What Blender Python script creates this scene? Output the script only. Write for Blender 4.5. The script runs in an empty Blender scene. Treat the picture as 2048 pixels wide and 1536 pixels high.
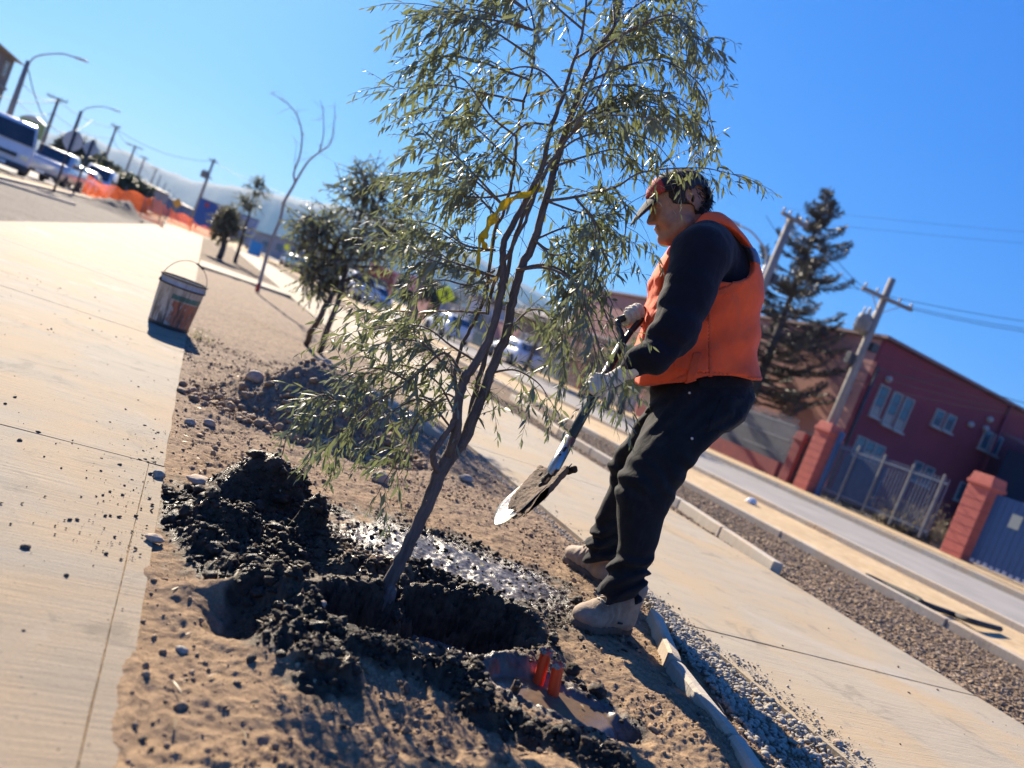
import bpy, bmesh, math, random
import numpy as np
from mathutils import Vector, Matrix
rnd = random.Random(7)
rng = np.random.default_rng(11)
rad = math.radians
COL = bpy.context.scene.collection
SC = bpy.context.scene

# ------------------------------------------------------------------ camera
# world: +Y runs along the street, +X to the right of it, z = 0 is the paving
H = 0.82
FPX = 1500.0                      # focal length in pixels of the 2048 px photograph
ROLL, PITCH, YAW = rad(21.7), math.atan(68 / 1500), rad(24.6)
FWD0 = np.array([math.sin(YAW), math.cos(YAW), 0.0])
RGT0 = np.array([math.cos(YAW), -math.sin(YAW), 0.0])
UP0 = np.array([0, 0, 1.0])
FWD = FWD0 * math.cos(PITCH) - UP0 * math.sin(PITCH)
UPC = UP0 * math.cos(PITCH) + FWD0 * math.sin(PITCH)
CX = RGT0 * math.cos(ROLL) + UPC * math.sin(ROLL)
CY = -RGT0 * math.sin(ROLL) + UPC * math.cos(ROLL)
CAM = np.array([0, 0, H])
cd = bpy.data.cameras.new('camera')
cam = bpy.data.objects.new('camera', cd)
COL.objects.link(cam)
M = Matrix(((CX[0], CY[0], -FWD[0]), (CX[1], CY[1], -FWD[1]), (CX[2], CY[2], -FWD[2]))).to_4x4()
M.translation = Vector(CAM)
cam.matrix_world = M
cd.sensor_width = 36.0
cd.lens = 36.0 * FPX / 2048
cd.clip_start, cd.clip_end = 0.05, 20000
cd.dof.use_dof = True
cd.dof.focus_distance = 2.45
cd.dof.aperture_fstop = 2.1
HAZE = .00013
SC.camera = cam

# ------------------------------------------------------------------ light
SUN_EL, SUN_AZ = rad(28), rad(-6)          # azimuth measured from +Y towards +X
sd = np.array([math.sin(SUN_AZ) * math.cos(SUN_EL), math.cos(SUN_AZ) * math.cos(SUN_EL), math.sin(SUN_EL)])
sl = bpy.data.lights.new('sun', 'SUN')
sl.energy = 5.0
sl.angle = rad(0.53)
sl.color = (1.0, 0.87, 0.68)
so = bpy.data.objects.new('sun', sl)
COL.objects.link(so)
so.rotation_euler = Vector(sd).to_track_quat('Z', 'Y').to_euler()
W = bpy.data.worlds.new('World')
SC.world = W
W.use_nodes = True
nt = W.node_tree
nt.nodes.clear()
sky = nt.nodes.new('ShaderNodeTexSky')
sky.sky_type = 'NISHITA'
sky.sun_disc = False
sky.sun_elevation = SUN_EL
sky.sun_rotation = SUN_AZ
sky.altitude = 400
sky.air_density = 1.0
sky.dust_density = 0.5
sky.ozone_density = 4.0
bg = nt.nodes.new('ShaderNodeBackground')
bg.inputs['Strength'].default_value = 0.056
wo = nt.nodes.new('ShaderNodeOutputWorld')
# the phone compresses the whole sky: one even tone curve and white balance for all of it
sp_ = nt.nodes.new('ShaderNodeSeparateColor'); cb_ = nt.nodes.new('ShaderNodeCombineColor')
nt.links.new(sky.outputs[0], sp_.inputs[0])
for ch, (gm, ml) in enumerate(((1.05, .036), (.66, .155), (.30, .58))):
    pw = nt.nodes.new('ShaderNodeMath'); pw.operation = 'POWER'; pw.inputs[1].default_value = gm
    mu = nt.nodes.new('ShaderNodeMath'); mu.operation = 'MULTIPLY'; mu.inputs[1].default_value = ml * 10 / 2 ** .8
    nt.links.new(sp_.outputs[ch], pw.inputs[0]); nt.links.new(pw.outputs[0], mu.inputs[0]); nt.links.new(mu.outputs[0], cb_.inputs[ch])
nt.links.new(cb_.outputs[0], bg.inputs[0])
nt.links.new(bg.outputs[0], wo.inputs[0])
SC.view_settings.view_transform = 'Standard'
SC.view_settings.look = 'None'
SC.view_settings.gamma = 1
SC.view_settings.use_curve_mapping = False
SC.view_settings.exposure = 1.66
SC.cycles.max_bounces = 6
SC.cycles.transparent_max_bounces = 12

# ------------------------------------------------------------------ pixel helpers (2048 x 1536 photograph)
def ray(px, py):
    return FWD * FPX + CX * (px - 1024) + CY * (768 - py)
def at(px, py, z=0.0):
    d = ray(px, py)
    return CAM + d * ((z - H) / d[2])
def dp(px, py, dist):
    return CAM + ray(px, py) * (dist / FPX)
def onx(px, py, x):               # the point seen at that pixel on the plane X = x
    d = ray(px, py)
    return CAM + d * (x / d[0])
def ony(px, py, y):
    d = ray(px, py)
    return CAM + d * (y / d[1])
V3 = lambda a: Vector((float(a[0]), float(a[1]), float(a[2])))

# ------------------------------------------------------------------ noise
def _hash(ix, iy, iz, seed):
    n = (ix.astype(np.int64) * 374761393 + iy.astype(np.int64) * 668265263 + iz.astype(np.int64) * 2147483647 + seed * 1274126177) & 0xffffffff
    n = ((n ^ (n >> 13)) * 1274126177) & 0xffffffff
    n = n ^ (n >> 16)
    return (n & 0xffff) / 65535.0
def vnoise(x, y, z=None, seed=0):
    x = np.asarray(x, float); y = np.asarray(y, float)
    ix, iy = np.floor(x), np.floor(y)
    fx, fy = x - ix, y - iy
    ux, uy = fx * fx * (3 - 2 * fx), fy * fy * (3 - 2 * fy)
    if z is None:
        zz = np.zeros_like(ix)
        a = _hash(ix, iy, zz, seed) * (1 - ux) + _hash(ix + 1, iy, zz, seed) * ux
        b = _hash(ix, iy + 1, zz, seed) * (1 - ux) + _hash(ix + 1, iy + 1, zz, seed) * ux
        return (a * (1 - uy) + b * uy) * 2 - 1
    z = np.asarray(z, float)
    iz = np.floor(z); fz = z - iz; uz = fz * fz * (3 - 2 * fz)
    r = 0
    for k, wz in ((0, 1 - uz), (1, uz)):
        a = _hash(ix, iy, iz + k, seed) * (1 - ux) + _hash(ix + 1, iy, iz + k, seed) * ux
        b = _hash(ix, iy + 1, iz + k, seed) * (1 - ux) + _hash(ix + 1, iy + 1, iz + k, seed) * ux
        r = r + (a * (1 - uy) + b * uy) * wz
    return r * 2 - 1
def fbm(x, y, z=None, f=1.0, o=4, seed=0, gain=.5):
    s, a, t = 0, 1.0, 0
    for k in range(o):
        s = s + a * vnoise(x * f + 13.7 * k, y * f - 7.1 * k, None if z is None else z * f, seed + k)
        t += a; a *= gain; f *= 2.03
    return s / t
def sstep(e0, e1, v):
    t = np.clip((v - e0) / (e1 - e0), 0, 1)
    return t * t * (3 - 2 * t)

# ------------------------------------------------------------------ objects
def tag(o, label=None, cat=None, group=None, kind=None):
    if label: o['label'] = label
    if cat: o['category'] = cat
    if group: o['group'] = group
    if kind: o['kind'] = kind
    return o
def empty(name, loc=(0, 0, 0), rz=0, label=None, cat=None, group=None, kind=None):
    o = bpy.data.objects.new(name, None)
    COL.objects.link(o)
    o.location = V3(loc); o.rotation_euler = (0, 0, rz)
    o.empty_display_size = .1
    return tag(o, label, cat, group, kind)
def link(name, me, mats=None, parent=None):
    o = bpy.data.objects.new(name, me)
    COL.objects.link(o)
    if mats is not None:
        for m in (mats if isinstance(mats, (list, tuple)) else [mats]):
            if len(me.materials) < (len(mats) if isinstance(mats, (list, tuple)) else 1): me.materials.append(m)
    if parent is not None: o.parent = parent
    return o
def npmesh(name, v, f, smooth=True, mi=None):
    """v (n,3), f (m,3|4) -> mesh data"""
    v = np.ascontiguousarray(v, np.float32); f = np.ascontiguousarray(f, np.int32)
    me = bpy.data.meshes.new(name)
    me.vertices.add(len(v)); me.vertices.foreach_set('co', v.ravel())
    k = f.shape[1]
    me.loops.add(f.size); me.loops.foreach_set('vertex_index', f.ravel())
    me.polygons.add(len(f)); me.polygons.foreach_set('loop_start', np.arange(0, f.size, k, dtype=np.int32))
    if mi is not None: me.polygons.foreach_set('material_index', np.ascontiguousarray(mi, np.int32))
    me.polygons.foreach_set('use_smooth', np.full(len(f), smooth))
    me.update(calc_edges=True)
    return me
def copy_tree(o, parent=None):
    c = o.copy(); COL.objects.link(c)
    c.parent = parent
    for ch in o.children: copy_tree(ch, c)
    return c

class MB:
    """collects boxes, tubes, lathes; one mesh per build()"""
    def __init__(s): s.v = []; s.f = []; s.m = []; s.sm = []; s.mi = 0
    def add(s, vs, fs, smooth=False):
        n = len(s.v); s.v += [tuple(map(float, p)) for p in vs]
        for q in fs: s.f.append([i + n for i in q]); s.m.append(s.mi); s.sm.append(smooth)
        return s
    def box(s, c, d, rz=0, axes=None, taper=1.0):
        c = np.array(c, float); hx, hy, hz = [x / 2 for x in d]
        if axes is None:
            ca, sa = math.cos(rz), math.sin(rz)
            axes = (np.array([ca, sa, 0]), np.array([-sa, ca, 0]), np.array([0, 0, 1.]))
        ps = []
        for k in (-1, 1):
            t = taper if k == 1 else 1
            for i, j in ((-1, -1), (1, -1), (1, 1), (-1, 1)):
                ps.append(c + axes[0] * i * hx * t + axes[1] * j * hy * t + axes[2] * k * hz)
        return s.add(ps, [(3, 2, 1, 0), (4, 5, 6, 7), (0, 1, 5, 4), (1, 2, 6, 5), (2, 3, 7, 6), (3, 0, 4, 7)])
    def tube(s, pts, r, seg=8, cap=True, smooth=True):
        pts = [np.array(p, float) for p in pts]; n = len(pts)
        if not hasattr(r, '__len__'): r = [r] * n
        ref = None; rings = []
        for i in range(n):
            t = pts[min(i + 1, n - 1)] - pts[max(i - 1, 0)]
            t = t / (np.linalg.norm(t) + 1e-9)
            if ref is None:
                a = np.array([0, 0, 1.]) if abs(t[2]) < .9 else np.array([1., 0, 0])
                ref = np.cross(t, a)
            ref = ref - t * (ref @ t); ref /= (np.linalg.norm(ref) + 1e-9)
            b = np.cross(t, ref)
            rings.append([pts[i] + (ref * math.cos(2 * math.pi * k / seg) + b * math.sin(2 * math.pi * k / seg)) * r[i] for k in range(seg)])
        vs = [p for q in rings for p in q]
        fs = [(i * seg + k, i * seg + (k + 1) % seg, (i + 1) * seg + (k + 1) % seg, (i + 1) * seg + k) for i in range(n - 1) for k in range(seg)]
        if cap: fs += [tuple(range(seg))[::-1], tuple((n - 1) * seg + k for k in range(seg))]
        return s.add(vs, fs, smooth)
    def lathe(s, c, prof, seg=24, axis=None, smooth=True):
        c = np.array(c, float)
        z = np.array([0, 0, 1.]) if axis is None else np.array(axis, float) / np.linalg.norm(axis)
        a = np.cross(z, [0, 1., 0]) if abs(z[1]) < .9 else np.cross(z, [1., 0, 0])
        a /= np.linalg.norm(a); b = np.cross(z, a)
        vs = [c + z * h + (a * math.cos(2 * math.pi * k / seg) + b * math.sin(2 * math.pi * k / seg)) * r for r, h in prof for k in range(seg)]
        fs = [(i * seg + k, i * seg + (k + 1) % seg, (i + 1) * seg + (k + 1) % seg, (i + 1) * seg + k) for i in range(len(prof) - 1) for k in range(seg)]
        return s.add(vs, fs, smooth)
    def prism(s, poly, a, b):
        """poly: list of 3-D points (planar); a->b is the extrusion vector b (added) ; a ignored offset"""
        poly = [np.array(p, float) + np.array(a) for p in poly]; n = len(poly)
        vs = poly + [p + np.array(b) for p in poly]
        return s.add(vs, [tuple(range(n))[::-1], tuple(range(n, 2 * n))] + [(i, (i + 1) % n, n + (i + 1) % n, n + i) for i in range(n)])
    def quad(s, *p): return s.add(p, [tuple(range(len(p)))])
    def build(s, name, mats=None, parent=None, bevel=0):
        me = bpy.data.meshes.new(name)
        o3 = np.zeros(3)
        me.from_pydata(s.v, [], s.f)
        me.polygons.foreach_set('material_index', s.m)
        me.polygons.foreach_set('use_smooth', s.sm)
        me.update()
        bm = bmesh.new(); bm.from_mesh(me); bmesh.ops.recalc_face_normals(bm, faces=bm.faces); bm.to_mesh(me); bm.free()
        for m in (mats if isinstance(mats, (list, tuple)) else [mats]): me.materials.append(m)
        o = bpy.data.objects.new(name, me); COL.objects.link(o)
        if parent is not None:
            o.parent = parent
        if bevel:
            b = o.modifiers.new('bevel', 'BEVEL'); b.width = bevel; b.segments = 2; b.limit_method = 'ANGLE'
        return o

def sm_pts(pts, n=6):
    """Catmull-Rom through a polyline"""
    P = [np.array(p, float) for p in pts]
    if len(P) < 3: return [P[0] + (P[-1] - P[0]) * k / n for k in range(n + 1)]
    Q = [2 * P[0] - P[1]] + P + [2 * P[-1] - P[-2]]
    out = []
    for i in range(1, len(Q) - 2):
        for k in range(n):
            t = k / n
            out.append(.5 * ((2 * Q[i]) + (-Q[i - 1] + Q[i + 1]) * t + (2 * Q[i - 1] - 5 * Q[i] + 4 * Q[i + 1] - Q[i + 2]) * t * t + (-Q[i - 1] + 3 * Q[i] - 3 * Q[i + 1] + Q[i + 2]) * t ** 3))
    out.append(P[-1])
    return out

# ------------------------------------------------------------------ materials
class NT:
    def __init__(s, m): s.m = m; s.t = m.node_tree; s.n = s.t.nodes; s.b = s.n['Principled BSDF']
    def new(s, typ, **kw):
        n = s.n.new(typ)
        for k, v in kw.items():
            if k in n.inputs: n.inputs[k].default_value = v
            else: setattr(n, k, v)
        return n
    def l(s, a, b): s.t.links.new(a, b)
    def noise(s, scale, detail=4, rough=.55, vec=None, dist=0):
        n = s.new('ShaderNodeTexNoise'); n.inputs['Scale'].default_value = scale
        n.inputs['Detail'].default_value = detail; n.inputs['Roughness'].default_value = rough; n.inputs['Distortion'].default_value = dist
        if vec is not None: s.l(vec, n.inputs['Vector'])
        return n.outputs['Fac']
    def coord(s, scale=(1, 1, 1), which='Object', rot=(0, 0, 0)):
        tc = s.n.new('ShaderNodeTexCoord'); mp = s.n.new('ShaderNodeMapping')
        mp.inputs['Scale'].default_value = scale; mp.inputs['Rotation'].default_value = rot
        s.l(tc.outputs[which], mp.inputs['Vector']); return mp.outputs[0]
    def ramp(s, fac, stops):
        r = s.n.new('ShaderNodeValToRGB'); e = r.color_ramp.elements
        while len(e) < len(stops): e.new(.5)
        for q, (p, c) in zip(e, stops):
            q.position = p; q.color = (*c, 1) if hasattr(c, '__len__') else (c, c, c, 1)
        s.l(fac, r.inputs[0]); return r.outputs[0]
    def mix(s, fac, a, b, mode='MIX'):
        n = s.n.new('ShaderNodeMix'); n.data_type = 'RGBA'; n.blend_type = mode
        for sock, v in ((n.inputs[0], fac), (n.inputs[6], a), (n.inputs[7], b)):
            if hasattr(v, 'is_linked') or isinstance(v, bpy.types.NodeSocket): s.l(v, sock)
            elif hasattr(v, '__len__'): sock.default_value = (*v[:3], 1)
            else: sock.default_value = v
        return n.outputs[2]
    def math(s, op, a, b=0.0, clamp=False):
        n = s.n.new('ShaderNodeMath'); n.operation = op; n.use_clamp = clamp
        for sock, v in ((n.inputs[0], a), (n.inputs[1], b)):
            if isinstance(v, bpy.types.NodeSocket): s.l(v, sock)
            else: sock.default_value = v
        return n.outputs[0]
    def bump(s, h, strength=.3, dist=.01, normal=None):
        n = s.n.new('ShaderNodeBump'); n.inputs['Strength'].default_value = strength; n.inputs['Distance'].default_value = dist
        s.l(h, n.inputs['Height'])
        if normal is not None: s.l(normal, n.inputs['Normal'])
        s.l(n.outputs[0], s.b.inputs['Normal']); return n.outputs[0]
def newmat(name):
    m = bpy.data.materials.new(name); m.use_nodes = True
    return m, NT(m)
MATS = {}
def pm(name, c, c2=None, rough=.8, scale=8, bump=.2, bscale=40, metal=0, dist=.004, stretch=(1, 1, 1), spec=None, emit=None):
    """procedural two-tone material with a little relief and wear"""
    if name in MATS: return MATS[name]
    m, n = newmat(name)
    c2 = c2 or tuple(x * .72 for x in c)
    v = n.coord(stretch)
    f = n.noise(scale, 5, .6, v)
    n.l(n.mix(n.ramp(f, [(.35, 0.0), (.68, 1.0)]), c, c2), n.b.inputs['Base Color'])
    n.b.inputs['Roughness'].default_value = rough
    n.b.inputs['Metallic'].default_value = metal
    if spec is not None: n.b.inputs['Specular IOR Level'].default_value = spec
    if bump: n.bump(n.noise(bscale, 4, .6, v), bump, dist)
    MATS[name] = m
    return m
# ================================================================== GROUND
XS0, XS1 = -2.02, 0.15            # left concrete slab
XP0, XP1 = 2.26, 4.36             # right concrete path
SLAB_Y = [-1.6, 0.05, 2.72, 5.56, 8.4, 11.3, 14.1, 17.0, 19.9, 22.8, 25.7, 28.6, 34.4, 40.2, 46.0, 54.0]

def conc_mat(name, c1, c2, sand, sand_amt=.5):
    m, n = newmat(name)
    v = n.coord((1, 1, 1)); vs = n.coord((3.5, 75, 1), rot=(0, 0, rad(2)))
    vl = n.coord((.35, 5, 1))
    streak = n.noise(1.0, 6, .7, vs)
    wide = n.noise(1.4, 5, .65, vl)
    blot = n.noise(1.3, 6, .62, v, .6)
    fine = n.noise(180, 3, .7, v)
    col = n.mix(n.ramp(wide, [(.3, 0.), (.7, 1.)]), c1, c2)
    col = n.mix(n.ramp(blot, [(.5 - .12 * sand_amt, 0.), (.72 - .1 * sand_amt, 1.)]), col, sand)
    sp = n.ramp(n.noise(55, 4, .75, v), [(.30, 0.), (.36, 1.)])
    col = n.mix(sp, tuple(x * .45 for x in c2), col)
    col = n.mix(n.math('MULTIPLY', n.ramp(streak, [(.30, .6), (.55, 0.)]), n.ramp(n.noise(1.1, 4, .6, v), [(.38, .15), (.62, 1.)])), col, tuple(x * .55 for x in c1))
    col = n.mix(n.ramp(fine, [(.3, .25), (.7, 0.)]), col, tuple(x * .5 for x in c2))
    st_ = n.noise(2.7, 7, .72, v, 1.2)
    col = n.mix(n.ramp(st_, [(.56, 0.), (.66, .55)]), col, tuple(x * .55 for x in c2))
    col = n.mix(n.ramp(n.noise(.9, 7, .7, v, .5), [(.58, 0.), (.70, .6)]), col, (.36, .34, .31))
    n.l(col, n.b.inputs['Base Color'])
    n.b.inputs['Roughness'].default_value = .85
    n.b.inputs['Specular IOR Level'].default_value = .15
    h = n.math('ADD', n.math('MULTIPLY', streak, 1.0), n.math('MULTIPLY', fine, .35))
    n.bump(h, .6, .005)
    return m
M_slab = conc_mat('concrete_dusty', (.275, .24, .19), (.20, .18, .15), (.30, .215, .13), .8)
M_path = conc_mat('concrete_pale', (.37, .315, .235), (.30, .265, .21), (.38, .285, .175), .6)
M_edge = conc_mat('concrete_kerb', (.46, .41, .34), (.38, .34, .29), (.46, .34, .22), .4)

def gravel_mat(name, c1, c2, c3, sc=60, bump=.9, bd=.02):
    m, n = newmat(name)
    v = n.coord((1, 1, 1))
    vo = n.new('ShaderNodeTexVoronoi'); vo.inputs['Scale'].default_value = sc; n.l(v, vo.inputs['Vector'])
    vo2 = n.new('ShaderNodeTexVoronoi'); vo2.inputs['Scale'].default_value = sc * .37; n.l(v, vo2.inputs['Vector'])
    sep = n.n.new('ShaderNodeSeparateColor'); n.l(vo.outputs['Color'], sep.inputs[0])
    col = n.ramp(sep.outputs[0], [(0, c1), (.5, c2), (1, c3)])
    big = n.noise(.8, 5, .6, v)
    col = n.mix(n.ramp(big, [(.35, .45), (.7, 0.)]), col, tuple(x * .6 for x in c1))
    n.l(col, n.b.inputs['Base Color'])
    n.b.inputs['Roughness'].default_value = .9; n.b.inputs['Specular IOR Level'].default_value = .1
    h = n.math('SUBTRACT', 1.0, n.math('ADD', vo.outputs['Distance'], n.math('MULTIPLY', vo2.outputs['Distance'], 1.4)))
    n.bump(h, bump, bd)
    return m
M_bark = gravel_mat('brown_gravel', (.13, .085, .055), (.20, .14, .095), (.28, .21, .15), 45)
M_dark = gravel_mat('dark_gravel', (.10, .085, .075), (.15, .13, .12), (.22, .19, .17), 40)
M_soil_far = gravel_mat('dry_soil', (.20, .145, .095), (.27, .20, .135), (.33, .25, .17), 30, .6, .02)
M_sand = gravel_mat('sandy_verge', (.40, .29, .17), (.46, .34, .20), (.50, .39, .25), 9, .25, .02)
M_asph = pm('worn_asphalt', (.27, .255, .24), (.21, .20, .19), .9, 1.2, .3, 120, spec=.1)
M_asph2 = pm('pale_asphalt', (.38, .35, .31), (.30, .28, .26), .9, .6, .3, 80, spec=.1)
M_yellow = pm('yellow_paint', (.60, .42, .10), (.36, .29, .18), .7, 2.5, .1, 60)

def sheet(name, x0, x1, y0, y1, z, mat, nx=2, ny=2):
    mb = MB(); mb.box(((x0 + x1) / 2, (y0 + y1) / 2, z - .02), (x1 - x0, y1 - y0, .04))
    return tag(mb.build(name, mat), kind='structure')
def poly_sheet(name, pts, z, mat, th=.03):
    mb = MB(); mb.prism([(p[0], p[1], z - th) for p in pts], (0, 0, 0), (0, 0, th))
    return tag(mb.build(name, mat), kind='structure')

# base terrain, one sheet out to the hills
mb = MB(); mb.quad((-4000, -300, -.30), (4000, -300, -.30), (4000, 6000, -.30), (-4000, 6000, -.30))
tag(mb.build('ground', M_sand), kind='structure')

# left slab: panels with open joints
pav = empty('pavement', (0, 0, 0), kind='structure')
def panel(parent, x0, x1, y0, y1, z, mat, gap=.006, th=.10, edge_x=None):
    """one poured bay: slightly worn edges, subdivided so that its rim is not dead straight"""
    nx, ny = max(2, int((x1 - x0) / .12)), max(2, int(min((y1 - y0), 4) / .10))
    X = np.linspace(x0 + gap, x1 - gap, nx + 1); Y = np.linspace(y0 + gap, y1 - gap, ny + 1)
    gx, gy = np.meshgrid(X, Y, indexing='ij')
    jx = np.zeros_like(gx); jy = np.zeros_like(gy)
    for k in (0, -1):
        jx[k, :] = fbm(Y * 7 + x0, Y * 0 + k, o=3) * (.0012 if x1 - x0 < .1 or x1 < .12 else .006)
        jy[:, k] = fbm(X * 7, X * 0 + y0 + k, o=3) * .004
    zz = z + fbm(gx, gy, f=1.5, o=3, seed=5) * .003
    top = np.stack([gx + jx, gy + jy, zz], -1).reshape(-1, 3)
    n1 = ny + 1
    f = []
    for i in range(nx):
        for j in range(ny):
            a = i * n1 + j; f.append((a, a + n1, a + n1 + 1, a + 1))
    rim = [i * n1 for i in range(nx + 1)] + [nx * n1 + j for j in range(1, n1)] + [i * n1 + ny for i in range(nx - 1, -1, -1)] + [j for j in range(ny - 1, 0, -1)]
    v = [tuple(p) for p in top]
    nb = len(v); v += [(v[i][0], v[i][1], v[i][2] - th) for i in rim]
    L = len(rim)
    me = bpy.data.meshes.new('slab')
    fs = f + [(rim[i], nb + i, nb + (i + 1) % L, rim[(i + 1) % L]) for i in range(L)]
    me.from_pydata(v, [], fs)
    me.materials.append(mat); me.update()
    return link('slab', me, None, parent)
XC = .095                                   # the hairline joint beside the edge of the slab
for i in range(len(SLAB_Y) - 1):
    y0, y1 = SLAB_Y[i], SLAB_Y[i + 1]
    if y1 < 5:
        panel(pav, XS0, XC, y0, y1, 0, M_slab, .0015)
        panel(pav, XC, XS1, y0, y1, -.002, M_slab, .0015)
    else:
        panel(pav, XS0, XS1, y0, y1, 0, M_slab, .006)
pth = empty('path', (0, 0, 0), kind='structure')
PY = [-2.0, 0.2, 2.42, 5.3, 8.2, 11.1, 14.0, 17.0, 20, 23, 26, 32, 38, 50, 64]
for i in range(len(PY) - 1):
    panel(pth, XP0, XP1, PY[i], PY[i + 1], 0.0, M_path, .007 if i < 3 else .005)
# bed of soil under the joints
sheet('soil_bed', -2.0, 4.34, -2, 60, -.11, M_dark)

# strips to the right of the path
poly_sheet('brown_strip', [(4.37, -2), (6.38, -2), (6.38, 60), (4.37, 60)], -.025, M_bark, .05)
poly_sheet('sandy_verge', [(6.50, -2), (9.10, -2), (9.10, 90), (6.50, 90)], -.03, M_sand, .05)
poly_sheet('road', [(9.24, -30), (16.2, -30), (16.2, 260), (9.24, 260)], -.10, M_asph, .05)
poly_sheet('far_verge', [(16.34, -30), (24.5, -30), (24.5, 260), (16.34, 260)], -.04, M_sand, .05)
# painted edge line, worn
for i, (ya, yb) in enumerate([(-4, 2.2), (2.5, 5.6), (6.1, 9.5), (10.2, 16), (16.6, 30), (31, 60)]):
    poly_sheet('road_marking', [(9.95, ya), (10.13, ya), (10.13, yb), (9.95, yb)], -.093, M_yellow, .004)
poly_sheet('road_dust', [(9.26, -20), (9.75, -20), (9.62, 3), (9.85, 12), (9.5, 40), (9.26, 40)], -.095, M_sand, .003)
# left side: gravel bed, kerb, road
poly_sheet('gravel_bed', [(-4.75, 10.5), (-2.05, 10.5), (-2.05, 60), (-4.75, 60)], -.02, M_dark, .05)
poly_sheet('left_verge', [(-5.9, -10), (-4.9, -10), (-4.9, 90), (-5.9, 90)], -.03, M_sand, .05)
poly_sheet('left_apron', [(-4.74, -10), (-2.05, -10), (-2.05, 10.49), (-4.74, 10.49)], -.015, M_slab, .05)
poly_sheet('left_road', [(-15, -30), (-6.05, -30), (-6.05, 300), (-15, 300)], -.10, M_asph2, .05)
poly_sheet('cross_path', [(.16, 16.6), (2.25, 18.3), (2.25, 20.2), (.16, 19.2)], .03, M_path, .13)
poly_sheet('crossing_bed', [(.16, 19.4), (2.24, 20.4), (2.24, 60), (.16, 60)], -.02, M_bark, .05)

# kerbs: every stone of a line its own piece
def kerb_line(name, pts, w, h, step, z0, gap=.012, mat=None, lab=None):
    root = empty(name, pts[0] if len(pts[0]) == 3 else (*pts[0], 0), kind='structure')
    base = np.array(root.location)
    k = 0
    for a, b in zip(pts[:-1], pts[1:]):
        a = np.array([a[0], a[1], 0.]); b = np.array([b[0], b[1], 0.])
        L = np.linalg.norm(b - a); n = max(1, round(L / step)); d = (b - a) / L
        ang = math.atan2(d[1], d[0])
        for i in range(n):
            c = a + d * L * (i + .5) / n
            m = MB(); m.box(np.array([c[0], c[1], z0 + h / 2 - .06]) - base, (L / n - gap, w, h + .12 + rnd.uniform(-.004, .004)), ang + rnd.uniform(-.004, .004))
            m.build('kerb_piece', mat or M_edge, root, bevel=.01)
    return root
FOO=0
kerb_line('strip_kerb', [(4.42, 4.05), (4.72, 5.66), (4.80, 8.5), (5.5, 11.8)], .09, .07, 1.0, -.0)
kerb_line('verge_kerb', [(6.44, -2), (6.44, 30)], .10, .05, 2.0, .0)
kerb_line('road_kerb', [(9.17, -4), (9.17, 60)], .13, .08, 4.0, -.03)
kerb_line('far_kerb', [(16.27, -4), (16.27, 60)], .13, .06, 4.0, -.03)
kerb_line('left_kerb', [(-4.82, 0), (-4.82, 60)], .12, .06, 4.0, 0)
kerb_line('left_road_kerb', [(-5.98, 0), (-5.98, 80)], .12, .05, 5.0, -.03)
kerb_line('bed_kerb', [(-4.7, 19.5), (-3.3, 24.5)], .10, .04, 2.5, 0)

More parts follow.
